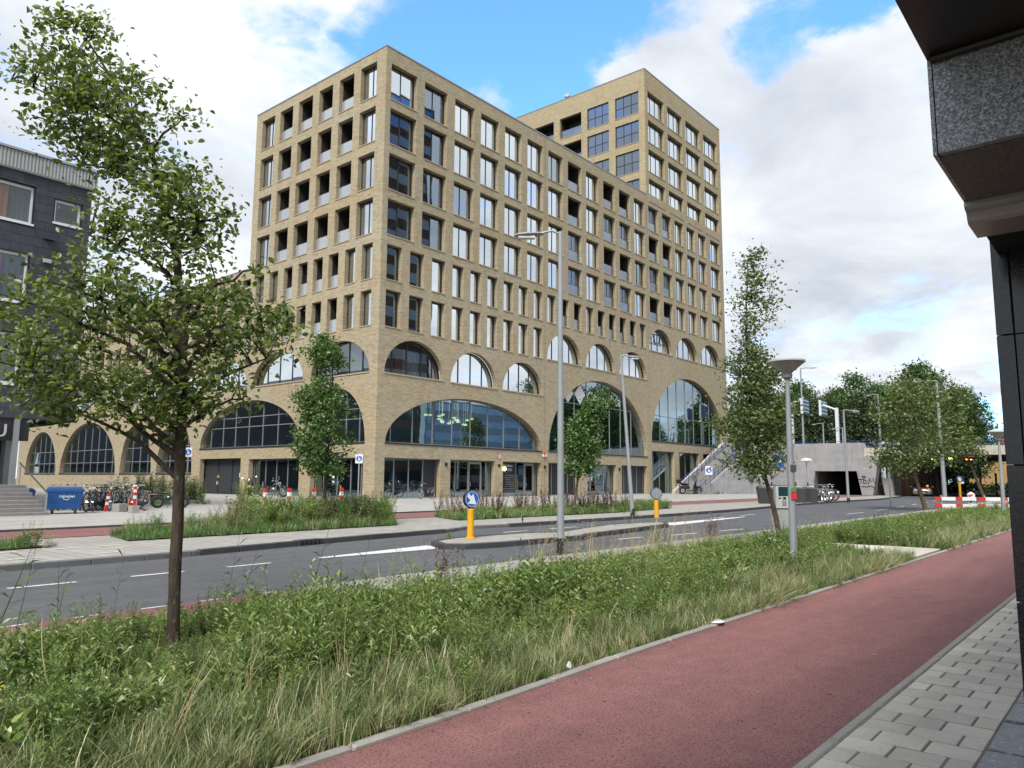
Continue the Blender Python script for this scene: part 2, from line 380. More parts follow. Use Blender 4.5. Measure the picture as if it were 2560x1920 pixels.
# traffic island
isl = [(12.75, 12.75), (13.1, 12.32), (14, 12.13), (17.3, 12.02), (18.2, 12.35), (19.6, 12.5), (22, 12.8), (24.2, 13.15), (25.0, 13.6), (24.7, 14.25), (22.4, 14.45), (20, 13.9), (18.0, 13.35), (17, 13.85), (14.3, 13.95), (13.2, 13.55)]
island = sheet('traffic_island', isl, .112, M_PAVE, thick=.12)
def ring_kerb(parent, poly, w, z0, z1, m):
    n = len(poly); cx = sum(p[0] for p in poly)/n; cy = sum(p[1] for p in poly)/n
    for i in range(n):
        a = Vector((*poly[i], 0)); b = Vector((*poly[(i+1) % n], 0)); k = max(1, round((b-a).length/1.0))
        for j in range(k):
            p, q = a.lerp(b, j/k), a.lerp(b, (j+1)/k)
            link('kerb_stone', MB().bbox((.004, -w*.35, z0), ((q-p).length-.004, w*.65, z1), .012).mesh('kerb_stone', m), parent, p, math.atan2(q.y-p.y, q.x-p.x))
ring_kerb(island, isl, .16, -.02, .128, M_KERBD)
# near side: walking strip by the road, crossing slabs, bed soil, red cycle path, kerbs, pavers
sheet('near_pavement', [(6.6, 9.55), (60, 10.2), (97, 12), (97, 9.4), (60, 8.7), (6.2, 8.45)], .05, M_PAVE, thick=.06)
sheet('bed_soil', [(-14, 3.78), (3.7, 3.79), (6.4, 3.865), (17.7, 3.88), (17.7, 8.6), (6, 8.55), (-14, 8.0)], .025, M_SOIL)
sheet('bed_soil_far', [(20.5, 3.93), (70, 3.6), (97, 3.4), (97, 9.4), (60, 8.7), (20.5, 8.6)], .025, M_SOIL)
slabs = sheet('crossing_path', [(17.7, 3.88), (20.5, 3.88), (20.5, 8.6), (17.7, 8.6)], .02, M_SOIL)
for i in range(3):
    for j in range(9):
        link('slab', MB().bbox((0, 0, -.04), (.925, .51, .03), .008).mesh('slab', M_PAVER), slabs, (17.71+i*.932, 3.94+j*.518, .03), (random.uniform(-.004, .004), random.uniform(-.004, .004), 0))
PL = [(-20, 3.70), (3.7, 3.71), (4.8, 3.735), (6.4, 3.785), (29, 3.80), (60, 3.6)]
path = sheet('cycle_path', [(-20, 1.66), (120, 1.3), (120, 3.5)] + [(x, y+.01) for x, y in reversed(PL)], .016, M_RED)
pl = sheet('path_edging', stripe(PL, 0, .08), .020, M_KERB)
kerb_run(pl, PL, 1.0, 34, 1.0, .075, -.03, .045, M_KERB)
pr = sheet('footway_edging', [(-20, 1.595), (60, 1.55), (60, 1.62), (-20, 1.672)], .02, M_KERB)
PR = [(-20, 1.598), (60, 1.55)]
kerb_run(pr, PR, 1.0, 18, 1.0, .072, -.03, .032, M_KERB)
foot = sheet('footway', [(-20, -6), (60, -6), (60, 1.56), (-20, 1.6)], .0205, vary('joint_sand', (.17, .16, .13), .3, 8., .95))
pm = [MB().bbox((0, 0, -.05), (.235, l, .0125), .005).mesh('paver', M_PAVER) for l in (.270, .129)]
row = 0; x = 3.2
while x < 16:
    y = .885; first = (row % 2 == 1)
    if first: link('paver', pm[1], foot, (x, y, .014+random.uniform(-.0025, .0025)), (random.uniform(-.006, .006), random.uniform(-.006, .006), 0)); y += .141
    while y < 1.5:
        short = y+.28 > 1.60
        link('paver', pm[1 if short else 0], foot, (x, y, .014+random.uniform(-.0025, .0025)), (random.uniform(-.006, .006), random.uniform(-.006, .006), random.uniform(-.006, .006)))
        y += .141 if short else .282
    x += .249; row += 1
sx = 3.4
while sx < 8.5:
    L_ = random.choice((.55, .7, .8)); link('plinth_slab', MB().bbox((0, 0, -.05), (L_-.02, .30, .0), .01).mesh('plinth_slab', M_DARKSLAB), foot, (sx, .572, .040+random.uniform(-.004, .006)), (random.uniform(-.006, .006), random.uniform(-.008, .008), random.uniform(-.008, .008))); sx += L_
# ------------------------------------------------------------------ glazing and facade kit
def glass_sky(name, dark, fac, tint, wob=.0035, wscale=.45):
    m = mat(name, dark, .4); t = NT(m); p = t.pos()
    g_ = t.n('ShaderNodeBsdfGlossy', {'Color': tint, 'Roughness': .015}); df = t.n('ShaderNodeBsdfDiffuse', {'Color': dark})
    bp = t.n('ShaderNodeBump', {'Height': t.noise(p, wscale, 2, .4), 'Strength': wob, 'Distance': 1.0}); t.L.new(bp.outputs[0], g_.inputs['Normal'])
    lw = t.n('ShaderNodeLayerWeight', {'Blend': .35}).outputs['Fresnel']
    mx = t.n('ShaderNodeMixShader', {0: t.math('ADD', t.math('MULTIPLY', lw, .5), fac, True), 1: df.outputs[0], 2: g_.outputs[0]})
    t.L.new(mx.outputs[0], t.N['Material Output'].inputs[0]); t.N.remove(t.b); return m
def glass_clear(name, through, fac, tint, wob=.0035):
    m = mat(name, through, .4); t = NT(m); p = t.pos()
    g_ = t.n('ShaderNodeBsdfGlossy', {'Color': tint, 'Roughness': .01}); tr = t.n('ShaderNodeBsdfTransparent', {'Color': through})
    bp = t.n('ShaderNodeBump', {'Height': t.noise(p, .45, 2, .4), 'Strength': wob, 'Distance': 1.0}); t.L.new(bp.outputs[0], g_.inputs['Normal'])
    lw = t.n('ShaderNodeLayerWeight', {'Blend': .3}).outputs['Fresnel']
    mx = t.n('ShaderNodeMixShader', {0: t.math('ADD', t.math('MULTIPLY', lw, .5), fac, True), 1: tr.outputs[0], 2: g_.outputs[0]})
    t.L.new(mx.outputs[0], t.N['Material Output'].inputs[0]); t.N.remove(t.b); return m
M_GLASS = glass_sky('window_glass', (.02, .03, .035), .76, (.90, .96, 1.0))
M_GLASSD = glass_clear('shop_glass', (.34, .54, .57), .40, (.74, .92, 1.0))
M_GLASSC = glass_clear('curtain_glass', (.62, .70, .72), .22, (.85, .92, 1.0))
M_GLASSC2 = glass_clear('veiled_glass', (.55, .62, .65), .42, (.86, .93, 1.0)); M_GLASSL = glass_clear('low_reflection_glass', (.75, .78, .78), .05, (.9, .95, 1.0))
M_GREYG = glass_sky('grey_glass', (.05, .06, .075), .25, (.70, .80, .95))
M_BAL = glass_clear('balustrade_glass', (.60, .64, .66), .22, (.9, .95, 1.0))
def frosted():
    m = mat('frosted_glass', (.62, .65, .68), .25); t = NT(m)
    d = t.n('ShaderNodeBsdfDiffuse', {'Color': (.60, .64, .68)}); tr = t.n('ShaderNodeBsdfTransparent', {'Color': (.6, .65, .68)}); g_ = t.n('ShaderNodeBsdfGlossy', {'Roughness': .12, 'Color': (.9, .93, .96)})
    a = t.n('ShaderNodeMixShader', {0: .45, 1: tr.outputs[0], 2: d.outputs[0]}); b = t.n('ShaderNodeMixShader', {0: .28, 1: a.outputs[0], 2: g_.outputs[0]})
    t.L.new(b.outputs[0], t.N['Material Output'].inputs[0]); t.N.remove(t.b); return m
M_FROST = frosted()
M_FRAME = mat('anthracite_frame', (.018, .020, .023), .45)
M_ALU = mat('grey_aluminium', (.26, .26, .26), .45, .3)
M_SILL = vary('sill_concrete', (.38, .31, .22), .12, 3., .8)
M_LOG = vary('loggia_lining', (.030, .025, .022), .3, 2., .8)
M_DOORD = vary('dark_door', (.030, .035, .042), .15, 2., .5)
M_ROOFM = vary('roof_membrane', (.12, .12, .12), .2, 1., .9)
M_COPING = mat('metal_coping', (.30, .32, .34), .4, .5)
M_ROOM = vary('room_wall', (.30, .31, .30), .2, 1., .9)
M_ROOMF = vary('room_floor', (.07, .065, .055), .2, 1., .6)
def curtain_mat(name, col):
    m = vary(name, col, .15, 2., .9); return m
M_CURT = curtain_mat('pale_curtain', (.42, .44, .43)); M_CURTO = curtain_mat('rust_curtain', (.30, .13, .07)); M_CURTG = curtain_mat('grey_curtain', (.20, .22, .23))
M_TEAL = mat('teal_panel', (.22, .36, .34), .6)
M_LAMP = mat('lamp_globe', (.8, .8, .75), .4)
def arch_loop(x0, x1, z0, z1, n=26):
    cx, a, b = (x0+x1)/2, (x1-x0)/2, z1-z0
    return [(cx-a*math.cos(PI*i/n), z0+b*math.sin(PI*i/n)) for i in range(n+1)]
def rect_loop(x0, x1, z0, z1): return [(x0, z0), (x1, z0), (x1, z1), (x0, z1)]
def inside(p, poly):
    x, y = p; c = False; j = len(poly)-1
    for i in range(len(poly)):
        xi, yi = poly[i]; xj, yj = poly[j]
        if (yi > y) != (yj > y) and x < (xj-xi)*(y-yi)/(yj-yi)+xi: c = not c
        j = i
    return c
def wall(name, outline, holes, depth, m, parent, loc=(0,0,0), rot=0):
    """flat wall with real openings: front sheet and deep reveals; local x along, y inward, z up"""
    vs = []; es = []
    for lp in [outline]+holes:
        b = len(vs); vs += [Vector(p) for p in lp]; es += [(b+i, b+(i+1) % len(lp)) for i in range(len(lp))]
    ov, oe, of, *_ = geometry.delaunay_2d_cdt(vs, es, [], 0, 1e-4)
    boxes = [(min(p[0] for p in h), max(p[0] for p in h), min(p[1] for p in h), max(p[1] for p in h)) for h in holes]
    b = MB(); b.v = [(p.x, 0, p.y) for p in ov]
    for f in of:
        cx = sum(ov[i].x for i in f)/len(f); cz = sum(ov[i].y for i in f)/len(f)
        if not inside((cx, cz), outline): continue
        if any(q[0] <= cx <= q[1] and q[2] <= cz <= q[3] and inside((cx, cz), h) for h, q in zip(holes, boxes)): continue
        a0, a1, a2 = ov[f[0]], ov[f[1]], ov[f[2]]
        f = tuple(f) if (a1-a0).cross(a2-a0) > 0 else tuple(reversed(f))
        b.f.append(f); b.m.append(0)
    for h in holes:
        k = len(b.v); n = len(h); b.v += [(p[0], 0, p[1]) for p in h]+[(p[0], depth, p[1]) for p in h]
        for i in range(n): j = (i+1) % n; b.f.append((k+i, k+n+i, k+n+j, k+j)); b.m.append(0)
    return b.build(name, m, parent, loc=loc, rot=rot)
_WC = {}
def win_meshes(w, h, mull, rails, fw, glass, fm, right=0.0, dep=.09):
    key = (round(w, 2), round(h, 2), tuple(mull), tuple(rails), fw, glass.name, fm.name, right)
    if key in _WC: return _WC[key]
    b = MB(); f = fw
    b.box((0, 0, 0), (f, dep, h)); b.box((w-f-right, 0, 0), (w, dep, h)); b.box((f, .002, 0), (w-f-right, dep-.002, f)); b.box((f, .002, h-f*1.4), (w-f-right, dep-.002, h))
    xs = [f]+[m*w for m in mull]+[w-f-right]; zs = [f]+[r*h for r in rails]+[h-f*1.4]
    for m in mull: b.box((m*w-.035, .004, f), (m*w+.035, dep-.004, h-f*1.4))
    for r in rails: b.box((f, .006, r*h-.03), (w-f-right, dep-.006, r*h+.03))
    panes = []
    for i in range(len(xs)-1):
        for j in range(len(zs)-1):
            x0, x1, z0, z1 = xs[i]-.01, xs[i+1]+.01, zs[j]-.01, zs[j+1]+.01
            pm_ = MB().box((-(x1-x0)/2, -.008, -(z1-z0)/2), ((x1-x0)/2, .008, (z1-z0)/2)).mesh('pane', glass); panes.append((((x0+x1)/2, dep*.6, (z0+z1)/2), pm_))
    allp = MB()
    for i in range(len(xs)-1):
        for j in range(len(zs)-1): allp.box((xs[i]-.01, dep*.6-.008, zs[j]-.01), (xs[i+1]+.01, dep*.6+.008, zs[j+1]+.01))
    _WC[key] = (b.mesh('window', fm), panes, allp.mesh('pane', glass)); return _WC[key]
_SILL = {}
def sill(parent, w, loc, m=None, h=.07, out=.05, dep=.42):
    k = (round(w, 2), h, out, dep, (m or M_SILL).name)
    if k not in _SILL: _SILL[k] = MB().box((-.04, -out, -h), (w+.04, dep, .004)).mesh('sill', m or M_SILL)
    return link('sill', _SILL[k], parent, loc)
def wobble(o, a=.003): o.rotation_euler = (random.gauss(0, a*.5), 0, random.gauss(0, a)); return o
class Facade:
    """a plane of the building with its own local frame; collects holes and fits what fills them"""
    def __init__(s, root, origin, rot, base): s.root, s.o, s.rot, s.base = root, Vector(origin)-Vector(base), rot, base; s.holes = []; s.R = Matrix.Rotation(rot, 3, 'Z')
    def at(s, u, d, z): return s.o + s.R @ Vector((u, d, z))
    def window(s, u0, u1, z0, z1, mull=(.5,), rails=(), depth=.4, near=True, glass=None, fw=.07, fm=None, right=0., sl=True, name='window', curtain=None):
        s.holes.append(rect_loop(u0, u1, z0, z1)); w, h = u1-u0, z1-z0
        fr, panes, allp = win_meshes(w, h, list(mull), list(rails), fw, glass or M_GLASS, fm or M_FRAME, right)
        o = link(name, fr, s.root, s.at(u0, depth, z0), s.rot)
        if near:
            for loc, pm_ in panes: wobble(link('pane', pm_, o, loc))
        else: link('pane', allp, o)
        if sl: sill(o, w, (0, -depth, 0), dep=depth)
        if curtain:
            room(o, w, h, .35+.2*random.random(), 1.4)
            for a, b_, cm in curtain: drape(o, a*w, b_*w, .05, h-.1, .28, cm)
        return o
    def loggia(s, u0, u1, z0, z1, frost=True, depth=1.9, closed=False, lamp=False, near=True, bh=1.15):
        s.holes.append(rect_loop(u0, u1, z0, z1)); w, h = u1-u0, z1-z0
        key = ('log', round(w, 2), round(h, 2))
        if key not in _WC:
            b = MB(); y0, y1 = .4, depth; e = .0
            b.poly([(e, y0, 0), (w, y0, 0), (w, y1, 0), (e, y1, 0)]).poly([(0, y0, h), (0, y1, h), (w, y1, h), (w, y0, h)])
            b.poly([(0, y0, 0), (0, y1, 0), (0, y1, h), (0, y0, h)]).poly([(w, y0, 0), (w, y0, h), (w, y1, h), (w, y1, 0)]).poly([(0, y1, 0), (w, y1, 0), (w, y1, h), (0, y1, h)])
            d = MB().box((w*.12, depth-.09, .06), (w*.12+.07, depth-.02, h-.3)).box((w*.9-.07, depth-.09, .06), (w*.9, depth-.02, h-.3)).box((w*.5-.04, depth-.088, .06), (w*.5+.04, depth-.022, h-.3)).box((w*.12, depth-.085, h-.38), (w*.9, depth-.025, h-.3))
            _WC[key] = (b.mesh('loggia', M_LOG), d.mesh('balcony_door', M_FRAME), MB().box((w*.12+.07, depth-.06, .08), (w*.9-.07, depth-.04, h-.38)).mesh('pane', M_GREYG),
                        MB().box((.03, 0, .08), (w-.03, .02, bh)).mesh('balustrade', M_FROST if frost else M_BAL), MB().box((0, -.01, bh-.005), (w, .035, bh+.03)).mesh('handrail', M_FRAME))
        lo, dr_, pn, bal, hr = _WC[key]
        o = link('loggia', lo, s.root, s.at(u0, 0, z0), s.rot); link('balcony_door', dr_, o); link('pane', pn, o)
        bo = link('balustrade', bal, o, (0, .30, 0)); link('handrail', hr, o, (0, .30, 0)); sill(o, w, (0, 0, 0), dep=.42)
        if closed:
            k2 = ('clo', round(w, 2), round(h, 2))
            if k2 not in _WC:
                b = MB(); b.box((0, .45, 0), (.05, .52, h)).box((w-.05, .45, 0), (w, .52, h)).box((w*.5-.03, .452, 0), (w*.5+.03, .518, h)).box((.05, .454, h*.40-.035), (w-.05, .516, h*.40+.035)).box((.05, .456, h-.06), (w-.05, .514, h))
                _WC[k2] = (b.mesh('screen_frame', M_FRAME), MB().box((.04, .48, .02), (w-.04, .49, h-.03)).mesh('pane', M_GREYG))
            link('screen_frame', _WC[k2][0], o); link('pane', _WC[k2][1], o)
        if lamp: link('ceiling_lamp', MB().lathe([(.02, h-.02), (.14, h-.04), (.14, h-.14), (.05, h-.17)], (w*.5, 1.0, 0), 10).mesh('ceiling_lamp', M_LAMP), o)
        return o
    def arch(s, u0, u1, z0, z1, mull, rails=(), depth=.5, glass=None, fm=None, fw=.09, near=True, name='arched_window', sl=None, jit=True):
        lp = arch_loop(u0, u1, z0, z1, 30); s.holes.append(lp)
        cx, a, hh = (u0+u1)/2, (u1-u0)/2, z1-z0
        def top(u): return hh*math.sqrt(max(0, 1-((u-cx)/a)**2))
        def half(z): return a*math.sqrt(max(0, 1-(z/hh)**2))
        b = MB(); L_ = [(p[0]-u0, p[1]-z0) for p in lp]; I_ = [(a+(x-a)*(1-fw/a), z*(1-fw/hh)) for x, z in L_]
        b.loft([[(p[0], 0, p[1]) for p in L_], [(p[0], 0, p[1]) for p in I_], [(p[0], .1, p[1]) for p in I_]], 0, close=False)
        b.box((.03, .002, 0), (2*a-.03, .098, fw))
        xs = [u0+.02]+list(mull)+[u1-.02]
        for x in mull: b.box((x-u0-.04, .004, fw), (x-u0+.04, .096, max(fw+.02, top(x)-.02)))
        for r in rails:
            w_ = half(r); b.box((a-w_+.03, .006, r-.035), (a+w_-.03, .094, r+.035))
        o = b.build(name, fm or M_FRAME, s.root, loc=s.at(u0, depth, z0), rot=s.rot)
        cuts = [0]+list(rails)
        for i in range(len(xs)-1):
            x0, x1 = xs[i], xs[i+1]
            for j, r0 in enumerate(cuts):
                r1 = cuts[j+1] if j+1 < len(cuts) else None
                pts = []; n = 9; ups = []
                for q in range(n):
                    u = x0+(x1-x0)*q/(n-1); t_ = top(u)-.01
                    if r1 is not None: t_ = min(t_, r1)
                    ups.append((u, max(t_, r0)))
                if max(t_ for _, t_ in ups)-r0 < .08: continue
                mu, mz = (x0+x1)/2, r0
                poly = [(x0-mu, 0, 0), (x1-mu, 0, 0)]+[(u-mu, 0, t_-r0) for u, t_ in reversed(ups)]
                pob = MB().poly(poly).build('pane', glass or M_GLASS, o, loc=(mu-u0, .055, mz))
                if jit: wobble(pob, .003)
        if sl is not None: sill(o, u1-u0, (0, -depth, 0), sl, .10, .06, depth)
        return o
    def finish(s, outline, m, depth=.45): return wall('wall', outline, s.holes, depth, m, s.root, s.o, s.rot)
def room(par, w, h, bright, d, name='room'):
    b = MB(); y0, y1 = .12, d
    b.poly([(0, y0, 0), (w, y0, 0), (w, y1, 0), (0, y1, 0)], 1).poly([(0, y0, h), (0, y1, h), (w, y1, h), (w, y0, h)]).poly([(0, y1, 0), (w, y1, 0), (w, y1, h), (0, y1, h)])
    b.poly([(0, y0, 0), (0, y1, 0), (0, y1, h), (0, y0, h)]).poly([(w, y0, 0), (w, y0, h), (w, y1, h), (w, y1, 0)])
    return b.build(name, [M_ROOM, M_ROOMF], par)
def drape(par, x0, x1, z0, z1, y, m, name='curtain'):
    b = MB(); n = max(8, int((x1-x0)*22)); ph = random.random()*6
    pts = [(x0+(x1-x0)*i/n, y+.045*math.sin(ph+i*1.25)+.02*math.sin(i*.37), 0) for i in range(n+1)]
    b.loft([[(x, yy, z0) for x, yy, _ in pts], [(x, yy, z1) for x, yy, _ in pts]], 0, close=False)
    return b.build(name, m, par, True)

# ------------------------------------------------------------------ the corner apartment building
BX, BY = 37.5, 44.91
BASE = (BX, BY, 0)
apt = thing('apartment_building', 'large buff brick apartment building with arched windows and a taller block behind', 'building', BASE)
F = Facade(apt, (BX, BY, 0), 0.0, BASE)                       # street front, u = X-37.5
def U(x): return x-BX
COLS = [(38.05, 40.9), (41.78, 44.5), (45.47, 48.0), (48.89, 51.4), (52.31, 54.8), (55.74, 58.23), (59.15, 61.63), (62.57, 65.05), (65.95, 68.4), (69.38, 71.83), (72.72, 75.2),
        (76.05, 78.5), (79.45, 81.9), (82.92, 85.3), (86.22, 88.6), (89.55, 91.95), (92.9, 95.3), (96.68, 99.6)]
ROWS = [(35.30, 32.25), (31.48, 28.45), (27.66, 24.65), (23.86, 20.92)]
OPEN = {0: (7, 9, 10), 1: (7, 12, 13), 2: (9, 10), 3: (12, 13)}; CLOSED = {0: (12, 13), 1: (9, 10), 2: (7, 12, 13), 3: (7, 9, 10)}
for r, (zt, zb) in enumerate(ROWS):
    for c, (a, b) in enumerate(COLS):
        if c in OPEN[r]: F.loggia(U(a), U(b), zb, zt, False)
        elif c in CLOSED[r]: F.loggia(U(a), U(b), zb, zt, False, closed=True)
        elif c < 2:
            cur = [(.03, .24, M_CURTG), (.80, .97, M_CURT)] if c == 0 else [(.02, .18, M_CURTO)]
            if (r, c) == (0, 0): F.window(U(a), U(b), zb, zt, (.48,), right=.10)
            else: F.window(U(a), U(b), zb, zt, (.48,), right=.10, glass=M_GLASSC, curtain=cur)
        elif random.random() < .08: F.window(U(a), U(b), zb, zt, (.46,), right=.10, glass=M_GLASSC2, curtain=random.choice(([(.03, .97, M_CURT)], [(.05, .30, M_CURTG), (.7, .95, M_CURT)], [(.5, .97, M_CURT)])))
        else: F.window(U(a), U(b), zb, zt, (.46,), right=.10, near=c < 12)
NAR = [38.1, 40.56, 43.04, 45.49, 47.76, 50.02, 52.29, 54.5, 56.8, 59.02, 61.3, 63.6, 65.85, 68.09, 70.34, 72.58, 74.81, 76.97]
for i, a in enumerate(NAR):
    w = 1.58 if i < 3 else 1.40
    if i in (10, 11, 13, 14, 15, 16): F.loggia(U(a), U(a+w), 17.28, 20.12, False)
    elif i < 2: F.window(U(a), U(a+w), 17.28, 20.15, (), glass=M_GLASSC, curtain=[(.05, .5, M_CURTG), (.55, .95, M_CURT if i else M_CURTG)], right=.06)
    else: F.window(U(a), U(a+w), 17.28, 20.12, (), right=.12)
for i, a in enumerate(NAR[:9]):
    w = 1.58 if i < 3 else 1.40
    if i < 2: F.window(U(a), U(a+w), 13.5, 16.45, (), glass=M_GLASSC, curtain=[(.05, .95, M_CURT if i == 0 else M_CURTG)], right=.06)
    else: F.window(U(a), U(a+w), 13.5, 16.45, (), right=.12)
def cl_room(o, w, h, d, panels=True, name='room'): return room(o, w, h, .3, d, name)
o = F.arch(U(38.17), U(44.66), 9.87, 12.76, [U(39.35), U(40.9), U(42.5), U(43.75)], sl=M_SILL, glass=M_GLASSC)
room(o, 6.49, 2.9, .3, 2.2)
for a, b, cm in ((.3, 1.5, M_CURTG), (1.7, 2.4, M_CURTO), (2.5, 4.3, M_CURT), (4.4, 5.3, M_CURTG)): drape(o, a, b, .1, 2.2 if .9 < a < 4 else 1.5, .3, cm)
F.arch(U(45.47), U(51.43), 9.85, 12.72, [U(46.9), U(48.45), U(49.95)], sl=M_SILL)
F.arch(U(52.27), U(58.26), 9.85, 12.70, [U(53.7), U(55.2), U(56.7)], sl=M_SILL)
for a, b in ((58.97, 64.92), (65.73, 71.55), (72.44, 78.48)):
    o = F.arch(U(a), U(b), 13.55, 16.43, [U(a+1.45), U(a+2.95), U(a+4.4)], sl=M_SILL)
for k, (a, b) in enumerate(((79.1, 84.9), (85.9, 91.96), (92.6, 98.8))):
    o = F.arch(U(a), U(b), 17.25, 20.1, [U(a+1.5), U(a+2.95), U(a+4.4)], sl=M_SILL)
    if k == 0:
        for dx in (1.55, 3.0): link('open_sash', MB().box((0, 0, 0), (1.35, .05, .08)).box((0, 0, 1.42), (1.35, .05, 1.5)).box((0, 0, .08), (.08, .05, 1.42)).box((1.27, 0, .08), (1.35, .05, 1.42)).mesh('open_sash', M_FRAME), o, (dx, -.2, 1.05), (.22, 0, 0))
big1 = F.arch(U(38.44), U(58.07), 4.43, 8.55, [U(x) for x in (39.4, 41.69, 43.95, 46.25, 48.52, 50.8, 53.04, 55.3, 57.55)], sl=M_FRAME, fm=M_ALU, glass=M_GLASSD, name='great_arched_window', fw=.1)
room(big1, 19.6, 4.15, .3, 6.0)
for i, (a, b, h_) in enumerate(((1.1, 2.9, .55), (3.3, 4.8, .5), (5.6, 7.6, .55), (7.9, 9.2, .5), (10.2, 12.2, .55), (12.5, 13.2, .45), (13.6, 14.2, 2.3), (14.6, 16.2, 2.4), (16.9, 18.0, .5))):
    link('partition', MB().box((a, .9, .02), (b, 1.0, h_)).mesh('partition', M_TEAL), big1)
for i in range(18):
    x = random.uniform(6.5, 13.2); z = random.uniform(2.2, 3.0)
    link('pendant_lamp', MB().tube([(x, 2.2, z), (x, 2.2, 4.1)], .012, 4).box((x-.12, 2.08, z-.14), (x+.12, 2.32, z)).mesh('pendant_lamp', mat('warm_lamp', (.8, .7, .4), .4, emit=(1, .8, .4), power=1.2)), big1)
big2 = F.arch(U(59.2), U(78.3), 4.46, 12.3, [U(x) for x in (60.0, 62.14, 64.29, 66.53, 68.82, 71.02, 73.26, 75.58, 77.85)], (5.1,), sl=M_FRAME, fm=M_ALU, glass=M_GLASSD, name='great_arched_window', fw=.1)
room(big2, 19.1, 7.8, .3, 6.0)
big3 = F.arch(U(79.4), U(99.2), 6.36, 14.7, [U(x) for x in (80.2, 82.33, 84.54, 86.71, 88.96, 91.28, 93.55, 95.9, 98.0)], (3.15,), sl=M_FRAME, fm=M_ALU, glass=M_GLASSD, name='great_arched_window', fw=.1)
room(big3, 19.8, 8.3, .3, 6.0)
for i, (a, b) in enumerate(((1.2, 2.0), (4.6, 5.6), (7.0, 8.6), (10.5, 12.5))): link('partition', MB().box((a, 1.2, .02), (b, 1.3, 4.8)).mesh('partition', mat('green_panel', (.10, .20, .10), .6)), big3)
# lettering and two diamonds on the glass of the second great arch
def text_mesh(s, size, ext=.01):
    cu = bpy.data.curves.new('t', 'FONT'); cu.body = s; cu.size = size; cu.extrude = ext; cu.resolution_u = 3
    ob = bpy.data.objects.new('t', cu); C.objects.link(ob); me = bpy.data.meshes.new_from_object(ob); bpy.data.objects.remove(ob); bpy.data.curves.remove(cu); return me
def text(name, s, size, m, parent, loc, rot=0.0, ext=.01, sx=1.0):
    me = text_mesh(s, size, ext); me.name = name; me.materials.clear(); me.materials.append(m)
    o = link(name, me, parent, loc, (PI/2, 0, rot)); o.scale = (sx, 1, 1); return o
M_SIGNW = mat('white_vinyl', (.70, .70, .72), .5)
for dx in (0, 2.15): link('logo_diamond', MB().prism([(0, 1.05), (1.0, .0), (0, -1.05), (-1.0, 0)], .0, .012).mesh('logo_diamond', M_SIGNW), big2, (4.0+dx, .035, 6.15))
text('lettering', 'Comedica', 1.65, M_SIGNW, big2, (7.45, .03, 5.5), ext=.006, sx=1.0)
# ground-floor fronts
def shop(u0, u1, z0, z1, mull, doors=(), louvre=(), solid=False, fm=None, back=3.0):
    F_ = CUR; w, h = u1-u0, z1-z0; F_.holes.append(rect_loop(u0, u1, z0, z1)); D = .55
    xs = [0.0]+list(mull)+[w]; b = MB(); fm = fm or M_ALU
    b.box((0, 0, h-.07), (w, .1, h)).box((0, 0, 0), (w, .1, .09))
    for x in [.04]+list(mull)+[w-.04]: b.box((x-.04, .002, .09), (x+.04, .098, h-.07))
    o = b.build('shopfront', fm, F_.root, loc=F_.at(u0, D, z0), rot=F_.rot)
    for i in range(len(xs)-1):
        a, c = xs[i]+.05, xs[i+1]-.05
        if i in louvre or solid:
            p = MB().box((a, .05, .1), (c, .08, h-.08))
            if not solid:
                z = .14
                while z < h-.12: p.box((a+.01, .02, z), (c-.01, .052, z+.045)); z += .085
            p.build('louvre_panel' if not solid else 'door_panel', M_DOORD, o)
        elif i in doors:
            d = MB().box((a, -.02, .02), (a+.12, .06, h-.1)).box((c-.12, -.02, .02), (c, .06, h-.1)).box((a+.12, -.018, h-.32), (c-.12, .058, h-.1)).box((a+.12, -.018, .02), (c-.12, .058, .22))
            d = d.build('door', M_ALU, o); link('pane', MB().box((a+.12, .01, .22), (c-.12, .03, h-.32)).mesh('pane', M_GLASSD), d)
            link('handle', MB().tube([(c-.16 if i % 2 else a+.16, -.08, .95), (c-.16 if i % 2 else a+.16, -.08, 1.25)], .02, 6).mesh('handle', M_COPING), d)
        else: wobble(link('pane', MB().box((a-(a+c)/2, -.01, -(h-.15)/2), (c-(a+c)/2, .01, (h-.15)/2)).mesh('pane', M_GLASSD), o, ((a+c)/2, .05, h/2+.005)), .002)
    if not solid: room(o, w, h, .3, back)
    return o
CUR = F
shop(U(38.44), U(44.45), .12, 3.27, (1.45, 3.0, 4.55), louvre=(3,))
sh2 = shop(U(45.62), U(51.28), .12, 3.3, (1.15, 2.75, 4.45), doors=(2,))
sh3 = shop(U(52.36), U(58.0), .12, 3.3, (2.55, 3.75, 5.2), doors=(2,))
shop(U(59.2), U(64.3), .12, 3.33, (1.2, 2.6, 3.9), louvre=(0, 1, 2, 3))
shop(U(65.93), U(71.48), .12, 3.33, (1.2, 3.9, 4.7), doors=(1,))
shop(U(72.63), U(78.2), .12, 3.34, (1.3, 2.7, 4.1), solid=True)
shop(U(79.4), U(84.89), .12, 5.18, (1.2, 2.7, 4.2))
shop(U(86.11), U(91.67), .12, 5.2, (1.2, 2.7, 4.2))
shop(U(92.8), U(98.3), .12, 5.2, (1.4, 2.7, 4.2))
